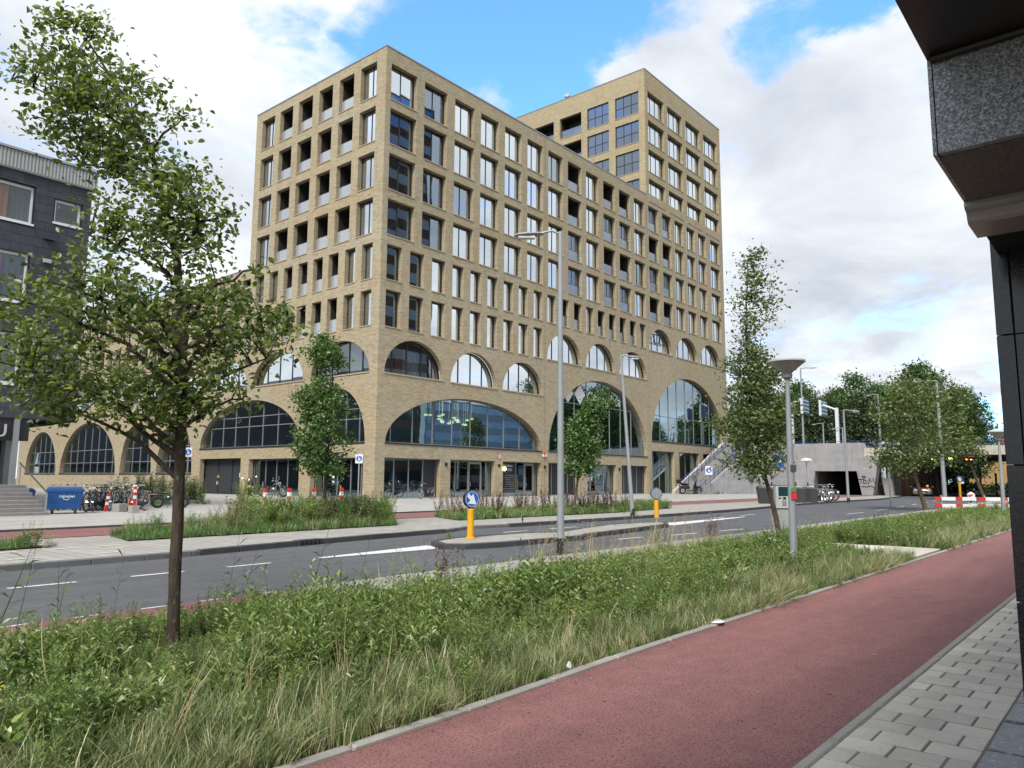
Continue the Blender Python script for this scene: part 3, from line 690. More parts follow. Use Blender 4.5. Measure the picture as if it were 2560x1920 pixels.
# letterbox bank and name board beside the third entrance
lb = link('letterbox_bank', MB().box((.1, -.03, .35), (2.42, .04, 2.15)).mesh('letterbox_bank', mat('letterbox_black', (.012, .012, .014), .4)), sh3)
slot = MB().box((0, -.05, 0), (.19, -.028, .055)).mesh('letterbox_flap', M_COPING)
for i in range(8):
    for j in range(8):
        if random.random() < .9: link('letterbox_flap', slot, lb, (.18+i*.27, 0, .48+j*.205+random.uniform(-.005, .005)))
link('name_board', MB().box((.1, -.02, 2.2), (2.42, .03, 3.05)).mesh('name_board', mat('board_black', (.014, .018, .02), .35)), sh3)
text('lettering', 'Delflandlaan', .34, M_SIGNW, sh3, (.16, -.024, 2.72), ext=.004, sx=1.1); text('lettering', '2C1 - 2K5', .36, M_SIGNW, sh3, (.22, -.024, 2.33), ext=.004, sx=1.1)
# small fittings on the street front: wall lamps, alarm, fire sign, lit globe
def at_front(x, d, z): return F.at(U(x), d, z)
for x, z in ((45.05, 2.75), (51.8, 2.75), (58.55, 2.75), (72.05, 2.75)): link('wall_lamp', MB().box((-.09, -.16, 0), (.09, -.002, .28)).mesh('wall_lamp', mat('black_lamp', (.01, .01, .01), .5)), apt, at_front(x, 0, z))
link('fire_sign', MB().box((-.22, -.03, -.22), (.22, -.002, .22), 1).box((-.16, -.034, -.16), (.16, -.029, .16), 0).box((-.06, -.036, -.09), (.06, -.033, .09), 2).mesh('fire_sign', [mat('sign_white', (.7, .7, .7), .5), mat('sign_red', (.5, .03, .02), .5), mat('sign_ink', (.02, .03, .1), .5)]), apt, at_front(51.9, 0, 3.72))
link('alarm_box', MB().box((-.25, -.14, -.12), (.25, -.002, .12), 0).lathe([(.1, -.1), (.1, .16), (.03, .22)], (-.12, -.12, .12), 10, 1).mesh('alarm_box', [MATS['sign_white'], MATS['sign_red']]), apt, at_front(58.5, 0, 4.0))
link('globe_lamp', MB().lathe([(.03, -.2), (.15, -.14), (.2, 0), (.15, .14), (.03, .2)], (0, -.25, 0), 14).mesh('globe_lamp', mat('lit_globe', (.9, .75, .35), .4, emit=(1., .72, .28), power=1.6)), apt, at_front(52.3, 0, 2.62))
F.finish([(0, 0), (U(100.7), 0), (U(100.7), 36.9), (U(79.0), 36.9), (U(79.0), 36.55), (0, 36.55)], M_BRICK)
# ------ tower block on the far end, flush with the street front
FT = Facade(apt, (79.0, BY, 0), 0.0, BASE)
for r in range(4):
    zt = 50.40-3.84*r
    for a, b in ((79.75, 83.9), (84.85, 88.9), (89.95, 94.2), (95.3, 99.7)): FT.window(a-79, b-79, zt-2.9, zt, (.29, .60), near=False, right=.12)
FT.finish([(0, 36.9), (21.7, 36.9), (21.7, 53.0), (0, 53.0)], M_BRICKT)
FTL = Facade(apt, (79.0, 70.0, 0), -PI/2, BASE)               # its side, u = 70-Y
for r in range(4):
    zt = 50.40-3.84*r
    for i, (a, b) in enumerate(((45.8, 49.25), (50.2, 53.56), (54.5, 58.05), (59.05, 62.5), (63.5, 67.0))):
        if i < 2: FTL.window(70-b, 70-a, zt-2.85, zt, (.34, .67), (.47,), depth=.15, near=r < 3, glass=M_GREYG, sl=True)
        else: FTL.loggia(70-b, 70-a, zt-2.85, zt, False)
FTL.finish([(0, 36.2), (70-BY, 36.2), (70-BY, 53.0), (0, 53.0)], M_BRICKT)
# ------ side street front (left in view) and the lower wing
FL = Facade(apt, (BX, 122.0, 0), -PI/2, BASE)                 # u = 122-Y
def Q(y): return 122.0-y
LC = [(46.1, 48.15), (49.03, 51.02), (51.95, 53.9), (54.85, 56.98), (57.89, 59.94), (60.83, 62.95)]
for r in range(4):
    zt = 35.68-3.87*r; zb = zt-2.98
    for i, (a, b) in enumerate(LC):
        if i in (0, 5): FL.window(Q(b), Q(a), zb, zt, (.55,), right=.0)
        else: FL.loggia(Q(b), Q(a), zb, zt, True, lamp=(i+r) % 2 == 0)
y = 45.95; i = 0; ys = [45.95, 48.11, 50.31, 52.46, 54.64, 56.88, 59.12, 61.38, 63.63]
while ys[-1] < 116: ys.append(ys[-1]+2.27)
for row, (zb, zt) in enumerate(((17.38, 20.3), (13.6, 16.48))):
    for i, a in enumerate(ys):
        b = a+1.33
        if i in (2, 3, 4, 5): FL.loggia(Q(b), Q(a), zb, zt, True)
        elif i > 7 and (i+row) % 5 in (3, 4): FL.loggia(Q(b), Q(a), zb, zt, True)
        else: FL.window(Q(b), Q(a), zb, zt, (), near=i < 8)
aL = FL.arch(Q(53.53), Q(45.92), 9.93, 12.72, [Q(52.2), Q(50.6), Q(49.1), Q(47.4)], sl=M_SILL, glass=M_GLASSC)
room(aL, 7.6, 2.8, .3, 2.2); drape(aL, 3.9, 7.2, .1, 2.1, .3, M_CURT); drape(aL, .6, 2.2, .1, 1.6, .3, M_CURTG)
for k, (a, b) in enumerate(((54.6, 62.48), (63.4, 71.2), (72.1, 79.9), (80.8, 88.6), (89.5, 97.3), (98.2, 106.0), (107, 114.8))):
    FL.arch(Q(b), Q(a), 9.93, 12.75, [Q(a+6.2), Q(a+4.3), Q(a+2.4)], sl=M_SILL)
bl1 = FL.arch(Q(53.5), Q(46.2), 4.45, 8.85, [Q(52.6), Q(50.9), Q(49.2), Q(47.5)], (1.9, 2.7), sl=M_FRAME, fm=M_ALU, glass=M_GLASSD, name='great_arched_window'); room(bl1, 7.3, 4.4, .3, 5)
bl2 = FL.arch(Q(71.36), Q(54.67), 4.45, 8.72, [Q(70.2), Q(68), Q(65.8), Q(63.5), Q(61.2), Q(58.8), Q(56.2)], (1.9, 2.8), sl=M_FRAME, fm=M_ALU, glass=M_GLASSD, name='great_arched_window'); room(bl2, 16.7, 4.3, .3, 5)
for a, b, h_ in ((.8, 2.6, .6), (3.4, 5, .55), (6.5, 8.4, .6), (10, 12, .55), (13.5, 15.5, .6)): link('partition', MB().box((a, .9, .02), (b, 1.0, h_)).mesh('partition', M_TEAL), bl2)
for a, b in ((72.8, 80.3), (81.5, 89.1), (90.3, 106.7), (108, 119)):
    n = max(3, int((b-a)/2.2)); w_ = FL.arch(Q(b), Q(a), 2.07, 7.6 if b-a < 12 else 8.2, [Q(b)+(b-a)*(j+1)/(n+1) for j in range(n)], (1.3, 2.8), sl=M_FRAME, fm=M_ALU, glass=M_GLASSD, name='great_arched_window'); room(w_, b-a, 5.5, .3, 4)
CUR = FL
shL = shop(Q(53.06), Q(46.3), .12, 3.28, (1.1, 2.9, 4.6, 5.9))
link('window_notice', MB().box((2.2, .02, 1.2), (2.5, .035, 1.75)).mesh('window_notice', MATS['sign_white']), shL)
shop(Q(62.4), Q(54.65), .12, 3.34, (1.9, 3.6, 5.3))
shD = shop(Q(71.15), Q(63.76), .12, 3.46, (2.5, 5.0), solid=True, fm=M_FRAME)
link('warning_sign', MB().prism([(0, 0), (.4, 0), (.2, .4)], 0, .02).mesh('warning_sign', mat('sign_yellow', (.7, .42, .03), .5)), shD, (2.3, .02, 1.55)); link('notice_plate', MB().box((0, 0, 0), (.25, .02, .3)).mesh('notice_plate', MATS['sign_white']), shD, (2.3, .02, .9)); link('notice_plate', MB().box((0, 0, 0), (.22, .02, .4)).mesh('notice_plate', MATS['sign_white']), shD, (6.3, .02, 1.6))
FL.finish([(0, 0), (Q(BY), 0), (Q(BY), 36.55), (Q(63.95), 36.55), (Q(63.95), 21.25), (0, 21.25)], M_BRICK)
# back and roofs close the volumes
def bb(a, b): return tuple(Vector(a)-Vector(BASE)), tuple(Vector(b)-Vector(BASE))
rf = MB(); rf.box(*bb((BX+.5, BY+.5, 35.8), (79.2, 63.5, 36.3))).box(*bb((79.3, BY+.5, 52), (100.3, 69.6, 52.5))).box(*bb((BX+.5, 63.6, 20.4), (60, 121.5, 20.9)))
rf = rf.build('roof', M_ROOFM, apt)
cp = MB(); cp.box(*bb((BX-.04, BY-.04, 36.55), (79.0, BY+.45, 36.66))).box(*bb((BX-.04, BY+.45, 36.55), (BX+.45, 63.95, 36.66))).box(*bb((78.96, BY-.04, 53.0), (100.74, BY+.45, 53.12))).box(*bb((78.96, BY+.45, 53.0), (79.45, 70.0, 53.12))).box(*bb((BX-.04, 63.95, 21.25), (BX+.45, 122, 21.36)))
cp.build('coping', M_COPING, apt)
bk = MB(); bk.box(*bb((BX+.46, 63.5, 20.9), (79.2, 63.95, 36.55))).box(*bb((100.3, BY+.46, 0), (100.7, 70, 53))).box(*bb((79.46, 69.6, 0), (100.3, 70, 53))).box(*bb((BX+.46, 121.6, 0), (60, 122, 21.25))).box(*bb((59.6, 64, 0), (60, 121.6, 21.2)))
bk.build('rear_wall', M_BRICK, apt)
link('roof_vent', MB().box((0, 0, 0), (1.6, 1.0, .5)).box((.2, .2, .5), (1.4, .8, .75)).mesh('roof_vent', M_COPING), apt, tuple(Vector((52.5, 47.5, 36.3))-Vector(BASE)))
link('roof_vent', MB().tube([(0, 0, 0), (0, 0, 1.0), (-.7, -.3, 1.35)], .35, 8).mesh('roof_vent', M_COPING), apt, tuple(Vector((80.2, 57.5, 52.5))-Vector(BASE)))
for x in (58.62, 78.98): link('expansion_joint', MB().box((-.015, -.004, 0), (.015, .0, 36.4)).mesh('expansion_joint', mat('joint_mastic', (.10, .08, .055), .9)), apt, at_front(x, 0, .15 if x < 60 else 20.6 if False else .15))
link('roof_window', MB().box((0, 0, 0), (.5, 3.2, .12)).mesh('roof_window', M_COPING), apt, tuple(Vector((BX+.2, 71.5, 21.9))-Vector(BASE)), (0, -.35, 0))
# ------------------------------------------------------------------ dark slate-clad building on the left
M_SLATE = vary('slate_cladding', (.040, .040, .052), .3, 2.2, .6, .25, 40, per_obj=.16)
M_PARAP = vary('pale_corrugated_metal', (.34, .35, .34), .1, 3., .6)
M_WFR = mat('white_window_frame', (.62, .63, .64), .4)
M_ORANGE = vary('orange_curtain', (.78, .24, .08), .15, 2., .9)
DB = (11.0, 37.0, 0)
drk = thing('office_building', 'dark slate-clad office building with white windows and orange curtains at the left edge', 'building', DB)
def db(x, y, z): return (x-DB[0], y-DB[1], z)
FD = Facade(drk, (-14.0, 37.0, 0), 0.0, DB)                     # u = X+14
WIN = []
for zb, zt in ((12.65, 14.35), (9.13, 11.3), (5.56, 7.75)):
    for x1 in (11.1, 7.2, 3.3): WIN.append((x1-2.6, x1, zb, zt))
WIN.append((11.95, 13.05, 13.0, 14.1))
for k, (x0, x1, zb, zt) in enumerate(WIN):
    o = FD.window(x0+14, x1+14, zb, zt, (.42,) if x1-x0 > 2 else (), depth=.12, glass=M_GLASSL, fw=.09, fm=M_WFR, sl=False)
    w, h = x1-x0, zt-zb; room(o, w, h, .3, 1.3)
    link('sill', MB().box((-.06, -.2, -.09), (w+.06, .02, -.002)).mesh('sill', M_WFR), o)
    if w > 2:
        drape(o, w*.44, w*.64, .05, h-.1, .13, M_ORANGE); drape(o, w*.70, w*.98, .05, h-.1, .28, M_CURTG); drape(o, w*.02, w*.4, .05, h-.1, .3, M_CURT if k % 2 else M_CURTG)
back = FD.finish([(0, 4.1), (27.45, 4.1), (27.45, 14.9), (0, 14.9)], mat('cladding_backing', (.012, .012, .014), .9), .14)
# each cladding panel is a piece; panels run in courses and are trimmed around the windows
_pc = {}
def panel(x0, x1, z0, z1):
    k = (round(x1-x0, 2), round(z1-z0, 2))
    if k not in _pc: _pc[k] = MB().box((.006, -.03, .006), (k[0]-.006, 0, k[1]-.006)).mesh('cladding_panel', M_SLATE)
    link('cladding_panel', _pc[k], back, (x0+14, -.004-random.random()*.006, z0))
lev = sorted({round(4.1+.4*i, 2) for i in range(28) if 4.1+.4*i < 14.85} | {14.9} | {round(q, 2) for w_ in WIN for q in (w_[2]-.12, w_[3]+.03)}); zs_ = [lev[0]]
for q in lev[1:]:
    if q-zs_[-1] > .07: zs_.append(q)
for r, (z, zt) in enumerate(zip(zs_, zs_[1:])):
    x = 13.45; x -= (.35 if r % 2 else 0)
    segs = [(13.45, x)] if r % 2 else []
    while x > 6.0: segs.append((x, x-.92)); x -= .92
    for b, a in segs:
        cuts = [(a, b)]
        for x0, x1, wb, wt in WIN:
            if wt+.0 <= z or wb-.08 >= zt: continue
            nc = []
            for p, q in cuts:
                if x1+.05 <= p or x0-.05 >= q: nc.append((p, q)); continue
                if p < x0-.06: nc.append((p, x0-.05))
                if q > x1+.06: nc.append((x1+.05, q))
            cuts = nc
        for p, q in cuts:
            if q-p > .05: panel(p, q, z, zt)
MB().box(db(-14, 38.9, 4.0), db(13.3, 195, 14.9)).build('core', mat('cladding_backing'), drk)
MB().box(db(13.30, 37.02, 4.05), db(13.46, 195, 14.9)).build('side_wall', M_SLATE, drk)
pb = MB(); pb.box(db(-14, 36.85, 14.9), db(13.6, 195, 15.75))
x = 5.0
while x < 13.5: pb.box(db(x, 36.81, 14.95), db(x+.07, 36.86, 15.72)); x += .14
pb.build('parapet', M_PARAP, drk); MB().box(db(-14, 36.75, 15.75), db(13.65, 195, 15.85)).build('coping', M_COPING, drk)
link('wall_light', MB().box((0, -.2, 0), (.3, -.03, .16)).mesh('wall_light', M_PARAP), drk, db(11.65, 37, 11.05)); link('wall_light', MB().box((0, -.2, 0), (.4, -.03, .08)).mesh('wall_light', M_FRAME), drk, db(11.6, 37, 12.1))
# recessed entrance under the overhang
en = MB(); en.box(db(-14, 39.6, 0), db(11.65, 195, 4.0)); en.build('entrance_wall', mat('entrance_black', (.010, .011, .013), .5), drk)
text('lettering', 'COU', .78, mat('letter_steel', (.45, .45, .45), .4, .3), drk, db(9.12, 36.93, 3.28), ext=.04)
link('fascia', MB().box((-14, -.06, 0), (13.44, .4, .02)).box((-12, .0, -.95), (11.7, .06, 0)).mesh('fascia', MATS['entrance_black']), drk, db(0, 37.02, 4.08))
MB().box(db(11.1, 36.9, 1.2), db(11.3, 37.1, 4.05)).build('post', M_ALU, drk); MB().box(db(11.45, 39.0, .9), db(11.7, 39.2, 4.0)).build('post', M_ALU, drk)
ew = MB().box((0, 0, 0), (.08, .1, 2.6)).box((1.3, 0, 0), (1.38, .1, 2.6)).box((.08, 0, 2.5), (1.3, .1, 2.6)).box((.08, 0, 0), (1.3, .1, .1)).build('entrance_door', M_WFR, drk, loc=db(8.6, 39.45, 1.25)); link('pane', MB().box((.08, .04, .1), (1.3, .06, 2.5)).mesh('pane', M_GLASSD), ew)
ew = MB().box((0, 0, 0), (.08, .1, 2.5)).box((1.1, 0, 0), (1.18, .1, 2.5)).box((.08, 0, 2.4), (1.1, .1, 2.5)).box((.08, 0, 0), (1.1, .1, .1)).build('side_window', M_ALU, drk, loc=db(10.35, 39.45, .95)); link('pane', MB().box((.08, .04, .1), (1.1, .06, 2.4)).mesh('pane', M_GLASSD), ew)
# entrance steps
M_STEP = vary('grey_step', (.22, .21, .20), .2, 3., .85, .3, 60, per_obj=.12)
st = thing('entrance_steps', 'flight of grey concrete entrance steps with a metal handrail', 'stairs', (11.45, 33.2, .1))
for i in range(8):
    L_ = 7.0; xs = [-L_, -4.6+(i % 2)*.5, -2.1-(i % 3)*.5, 0]
    for a, b in zip(xs, xs[1:]): link('step', MB().bbox((a+.006, 0, 0), (b-.006, .45 if i < 7 else 2.2, .145), .012).mesh('step', M_STEP), st, (0, .39*i, .147*i))
link('landing', MB().box((-7, 3.2, 0), (0, 6.2, 1.02)).mesh('landing', M_STEP), st, (0, 0, -.02))
hr = MB().tube([(-.12, 3.4, 2.1), (-.12, .12, .92), (-.12, .08, .86)], .03, 8).build('handrail', mat('dark_rail', (.05, .07, .06), .4), st, True)
link('rail_post', MB().tube([(-.12, .08, 0), (-.12, .08, .88)], .035, 8).mesh('rail_post', M_COPING), st); link('rail_post', MB().tube([(-.12, 3.3, 1.1), (-.12, 3.3, 2.08)], .03, 8).mesh('rail_post', M_COPING), st)

# ------------------------------------------------------------------ viaduct, retaining walls, public stairs
def concrete(name, col, lines=True):
    m = mat(name, col, .85, spec=.3); t = NT(m); p = t.pos()
    n1 = t.noise(t.scale(p, (.5, .5, 1.2)), 1., 5, .6); n2 = t.noise(t.scale(p, (3, 3, .4)), 1., 4, .6); n3 = t.noise(p, 30, 3, .6)
    c = t.ramp(t.math('ADD', t.math('MULTIPLY', n1, .55), t.math('MULTIPLY', n2, .45)), [(.32, tuple(x*.72 for x in col)), (.68, tuple(x*1.12 for x in col))])
    t.color(c); t.bump(n3, .2, .01); return m
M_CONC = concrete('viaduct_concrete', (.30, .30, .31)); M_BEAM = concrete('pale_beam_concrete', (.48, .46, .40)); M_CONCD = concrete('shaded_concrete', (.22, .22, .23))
M_BLUE = mat('blue_steel', (.012, .040, .21), .4)
sheet('embankment', [(98.4, 33.5), (98.4, 44.8), (102, 70), (102, 140), (134, 140), (134, 33.5)], 5.95, M_SCRUB, thick=6.0)
via = thing('viaduct', 'grey concrete road viaduct with pale deck edge and a dark trapezoid underpass', 'bridge', (98, 26, 0))
def vb(x, y, z): return (x-98, y-26, z)
ou = [(35.1, 0), (32.75, 0), (32.3, 3.0), (27.38, 3.0), (26.86, 0), (25.66, 0), (24.8, 4.74), (26.43, 4.74), (26.40, 5.8), (26.65, 6.42), (35.1, 6.47)]
MB().prism([(y-26, z) for y, z in ou], 0, 1.4, 0, 'yz').build('abutment_wall', M_CONC, via)
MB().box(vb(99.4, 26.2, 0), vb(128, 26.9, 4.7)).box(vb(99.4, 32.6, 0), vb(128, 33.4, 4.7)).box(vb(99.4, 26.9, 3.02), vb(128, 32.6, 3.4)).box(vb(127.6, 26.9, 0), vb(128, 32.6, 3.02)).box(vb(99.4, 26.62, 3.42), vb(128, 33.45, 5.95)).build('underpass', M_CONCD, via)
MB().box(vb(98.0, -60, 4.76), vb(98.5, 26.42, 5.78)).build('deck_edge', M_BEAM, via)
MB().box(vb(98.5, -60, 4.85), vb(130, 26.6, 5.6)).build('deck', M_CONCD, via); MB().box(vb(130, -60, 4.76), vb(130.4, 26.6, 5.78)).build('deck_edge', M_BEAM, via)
for i in range(9):
    x = 100.5+i*3.6; p = MB().prism([(24.0, 0), (24.9, 0), (25.6, 4.86), (24.2, 4.86)], 0, .9, 0, 'yz'); p.build('pier', M_CONC, via, loc=(x-98, -26, 0))
MB().box(vb(99.5, 26.0, 0), vb(130, 26.18, 4.84)).build('side_wall', M_CONCD, via)
for i in range(7): p = MB().prism([(3.0, 0), (3.7, 0), (3.4, 4.86), (2.2, 4.86)], 0, .9, 0, 'yz'); p.build('pier', M_CONC, via, loc=(2.5+i*4.4, -26, 0))
M_SODIUM = mat('sodium_lamp', (1, .4, .1), .4, emit=(1, .32, .06), power=9)
for x, y in ((106, 20.4), (104, 18.4), (108, 17.0)): link('tunnel_lamp', MB().box((-.45, -.25, -.12), (.45, .25, 0)).mesh('tunnel_lamp', M_SODIUM), via, vb(x, y, 4.6))
# graffiti tag sprayed on the pier face
M_INK = mat('spray_paint', (.012, .012, .015), .7)
tg = MB(); strokes = [[(0, .55), (.75, .62)], [(.36, .6), (.30, 0)], [(.62, .05), (.62, .5)], [(.62, .5), (.95, .4), (.98, .15), (.62, .04)], [(1.15, -.05), (1.35, .75), (1.45, .2), (1.75, .78), (1.8, .15)], [(1.95, .65), (2.25, .62), (1.95, .08), (2.5, .0), (2.75, .18)], [(.3, -.25), (.9, -.35), (1.5, -.22), (1.9, -.5)], [(.42, .86), (.72, .95), (.9, .84), (.6, .80)], [(2.6, .5), (2.66, .56)], [(2.75, .7), (2.8, .76)]]
for s_ in strokes: tg.tube([(0, -p[0], p[1]) for p in s_], .055 if len(s_) != 4 or s_[0][1] < .8 else .09, 5)
tg.v = [(v[0]*.2, v[1], v[2]) for v in tg.v]
link('graffiti_tag', tg.mesh('graffiti_tag', M_INK), via, vb(97.985, 27.25, 1.42)); 
# retaining wall towards the stairs
rw = thing('retaining_wall', 'grey concrete retaining wall sloping down beside the blue-railed stairs', 'wall', (84, 39.9, 0))
PTS = [((83.2, 39.95), 1.05), ((84.6, 39.8), 1.45), ((92.2, 38.0), 6.05), ((93.0, 37.6), 6.7), ((98.0, 35.1), 6.47)]
r0 = []; r1 = []
for (x, y), h in PTS: r0.append((x-84, y-39.9, h)); r1.append((x-84+.1, y-39.9+.42, h))
wb = MB(); n_ = len(PTS)
wb.loft([[(p[0], p[1], 0) for p in r0], r0, r1, [(p[0], p[1], 0) for p in r1]], 0, close=False); wb.poly([(r0[0][0], r0[0][1], 0), r0[0], r1[0], (r1[0][0], r1[0][1], 0)])
wb.build('wall_body', M_CONC, rw)
ps = thing('public_stairs', 'long concrete stairs with blue handrails climbing beside the brick building', 'stairs', (82.4, 41.8, 0))
sb = MB(); N_ = 38
for i in range(N_): sb.box((i*.345, -1.75, 0), ((i+1)*.345+.02, 1.35, (i+1)*.158))
sb.box((N_*.345, -4.0, 5.9), (N_*.345+3.2, 1.35, 6.0)); sb.build('steps', concrete('step_concrete', (.26, .255, .25)), ps)
MB().prism([(-.9, 0), (-.9, .45), (N_*.345, 6.75), (N_*.345+3, 6.75), (N_*.345+3, 0)], 1.35, 1.75).build('stringer', M_BEAM, ps)
for yy, sg in ((1.2, 0), (-1.55, 1)):
    rb = MB(); k = N_*.345
    for hgt in (1.25, .75):
        rb.tube([(-.3, yy, .3+hgt), (k*.36, yy, 2.25+hgt), (k*.44, yy, 2.25+hgt), (k*.80, yy, 4.7+hgt), (k*.88, yy, 4.7+hgt), (k+1.5, yy, 6.0+hgt)], .036, 6)
    rb.build('handrail', M_BLUE, ps)
    for q in range(12):
        x = q*k/11; zz = x/k*6.0; link('rail_post', MB().tube([(x, yy, zz), (x, yy, zz+1.35)], .032, 6).mesh('rail_post', M_BLUE), ps)
# blue railing on the viaduct
rl = thing('railing', 'blue steel railing along the top of the viaduct', 'railing', (109, 30, 5.95))
rb = MB()
for hgt in (.45, .85, 1.25): rb.tube([(0, -20, hgt), (0, 28, hgt)], .03, 5)
rb.build('rail', M_BLUE, rl)
for q in range(17): link('post', MB().box((-.06, -.06, 0), (.06, .06, 1.35)).mesh('post', M_BLUE), rl, (0, -20+q*3, 0))

# ------------------------------------------------------------------ granite-clad overhang on the near right
def granite(name, a, b, c, scale, rough):
    m = mat(name, a, rough, spec=.6); t = NT(m); p = t.pos()
    v = t.n('ShaderNodeTexVoronoi', {'Vector': p, 'Scale': scale}); n1 = t.noise(p, scale*.7, 3, .7); n2 = t.noise(p, scale*2.1, 2, .6)
    col = t.ramp(t.math('ADD', t.math('MULTIPLY', v.outputs['Color'], .45), t.math('MULTIPLY', n1, .55)), [(.32, a), (.5, b), (.68, c)])
    t.color(t.mix(t.map(n2, .62, .7, 0, .5), col, tuple(x*.3 for x in a))); return m
M_GRAN = granite('grey_granite', (.13, .14, .155), (.26, .28, .31), (.60, .64, .70), 125., .35)
M_GRANB = granite('black_granite', (.012, .013, .016), (.018, .019, .023), (.045, .048, .055), 120., .16)
M_STEEL = mat('brushed_steel', (.40, .385, .37), .38, .35)
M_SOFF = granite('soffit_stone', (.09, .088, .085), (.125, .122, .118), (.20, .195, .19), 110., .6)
gb = thing('granite_building', 'dark granite-clad building corner with a polished column and overhanging stone box', 'building', (5.72, .7, 0))
def gp(x, y, z): return (x-5.72, y-.7, z)
MB().box(gp(5.76, -1.4, 0), gp(6.9, .66, 3.30)).build('column_core', mat('joint_black', (.004,)*3, .9), gb)
zz = [0.0, .868, 1.718, 2.556, 3.30]
for a, b in zip(zz, zz[1:]):
    MB().bbox(gp(5.745, -.62, a+.004), gp(5.765, .598, b-.004), .002).build('column_panel', M_GRANB, gb)
    MB().bbox(gp(5.74, .606, a+.004), gp(6.3, .70, b-.004), .004).build('column_panel', M_GRANB, gb)
    MB().box(gp(6.306, .64, a+.004), gp(6.9, .70, b-.004)).build('column_panel', M_GRANB, gb)
for a, b in ((-.45, .676), (-1.6, -.458)): MB().bbox(gp(4.04, a, 3.20), gp(4.09, b, 3.685), .004).build('fascia_panel', M_GRAN, gb)
MB().box(gp(4.045, .682, 3.195), gp(4.9, .70, 3.69)).build('side_panel', M_GRAN, gb)
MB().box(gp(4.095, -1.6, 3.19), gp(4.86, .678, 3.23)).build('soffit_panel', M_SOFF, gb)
gt = [(4.84, 3.19), (4.84, 3.165), (4.86, 3.15), (4.895, 3.145), (4.91, 3.125), (4.92, 3.10), (4.945, 3.085), (5.25, 3.085), (5.25, 3.19)]
MB().loft([[gp(x, .70, z) for x, z in gt], [gp(x, -1.6, z) for x, z in gt]], 0, True, True).build('steel_trim', M_STEEL, gb, 30)
MB().box(gp(4.80, -1.6, 3.165), gp(4.842, .40, 3.192)).build('steel_strip', M_STEEL, gb)
MB().box(gp(5.25, -1.6, 3.10), gp(5.76, .66, 3.35)).build('recess', mat('joint_black'), gb)
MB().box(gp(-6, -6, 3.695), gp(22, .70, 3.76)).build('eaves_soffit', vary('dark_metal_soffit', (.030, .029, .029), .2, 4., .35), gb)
MB().tube([gp(4.02, .68, 3.68), gp(4.02, -1.6, 3.68)], .022, 8).build('eaves_trim', mat('dark_trim', (.02, .02, .021), .35), gb)
MB().box(gp(-6, -6, 3.77), gp(22, .68, 4.5)).build('upper_wall', M_GRANB, gb); MB().box(gp(7.0, -6, 0), gp(22, -.9, 3.69)).build('ground_wall', M_GRANB, gb)

# ------------------------------------------------------------------ buildings across the street, beyond the frame (they show as reflections)
def slab_block(name, label, loc, size, storeys, wm, gm, bands):
    o = thing(name, label, 'building', loc); w, d, h = size
    MB().box((0, 0, 0), (w, d, h)).build('wall', wm, o)
    for i in range(storeys):
        z = h*(i+.35)/storeys; dz = h/storeys*.5
        MB().box((.6, d, z), (w-.6, d+.06, z+dz)).build('ribbon_window', gm, o); MB().box((w, .6, z), (w+.06, d-.6, z+dz)).build('ribbon_window', gm, o)
    return o
slab_block('high_rise', 'tall brown brick high-rise reflected in the corner windows', (82, -28, 0), (14, 18, 72), 20, vary('brown_brick', (.10, .062, .05), .3, 1., .9), M_GREYG, 1)
slab_block('glass_office', 'blue glass office block reflected in the great arch', (112, -45, 0), (38, 20, 18.5), 6, vary('grey_panel', (.30, .40, .50), .2, 1., .8), glass_sky('blue_glass', (.06, .16, .34), .35, (.55, .75, 1.)), 1)
# far brick building seen beyond the viaduct
fb = thing('brick_house_row', 'red and orange brick building with pale windows beyond the viaduct', 'building', (165, 18, 0))
MB().box((0, -14, 0), (14, 3.2, 10.5)).build('wall', vary('red_brick', (.26, .12, .085), .25, 1.5, .9), fb); MB().box((-.6, -12, 0), (0, -3, 3.8)).build('extension', vary('pink_render', (.42, .19, .14), .15, 1., .9), fb)
MB().box((-.4, 2.0, 0), (14, 9, 7)).build('wing', vary('ochre_brick', (.42, .27, .12), .2, 1., .9), fb)
MB().box((-.5, -14.2, 10.5), (14.5, 3.4, 11)).build('roof', M_ROOFM, fb)
for y in (-12, -9.5, -7, -4.5, -2, .5):
    for z in (5.2, 8.0): wnd = MB().box((-.08, y, z), (.0, y+1.5, z+1.4)).build('window', M_WFR, fb); link('pane', MB().box((-.1, y+.1, z+.1), (-.082, y+1.4, z+1.3)).mesh('pane', M_GREYG), wnd)
# ------------------------------------------------------------------ trees
def leaf_mat(name, dark, mid, light, trans=.35):
    m = mat(name, mid, .6); t = NT(m)
    r = t.island(); c = t.ramp(r, [(0., dark), (.45, mid), (.85, light), (1., tuple(x*1.25 for x in light))])
    big = t.noise(t.pos(), 1.1, 3, .6); c = t.mix(t.map(big, .35, .65, 0, .45), c, t.mix(1., c, (.62, .72, .62), 'MULTIPLY'))
    d = t.n('ShaderNodeBsdfDiffuse', {'Color': c}); tr = t.n('ShaderNodeBsdfTranslucent', {'Color': t.mix(1., c, (1.25, 1.3, .6), 'MULTIPLY')}); g_ = t.n('ShaderNodeBsdfGlossy', {'Color': (.8, .85, .8), 'Roughness': .42})
    a = t.n('ShaderNodeMixShader', {0: trans, 1: d.outputs[0], 2: tr.outputs[0]}); b = t.n('ShaderNodeMixShader', {0: .055, 1: a.outputs[0], 2: g_.outputs[0]})
    t.L.new(b.outputs[0], t.N['Material Output'].inputs[0]); t.N.remove(t.b); return m
M_LEAF1 = leaf_mat('leaf_alder', (.070, .105, .033), (.135, .19, .056), (.26, .305, .105), .52)
M_LEAF2 = leaf_mat('leaf_bright', (.05, .10, .024), (.085, .165, .040), (.15, .24, .07))
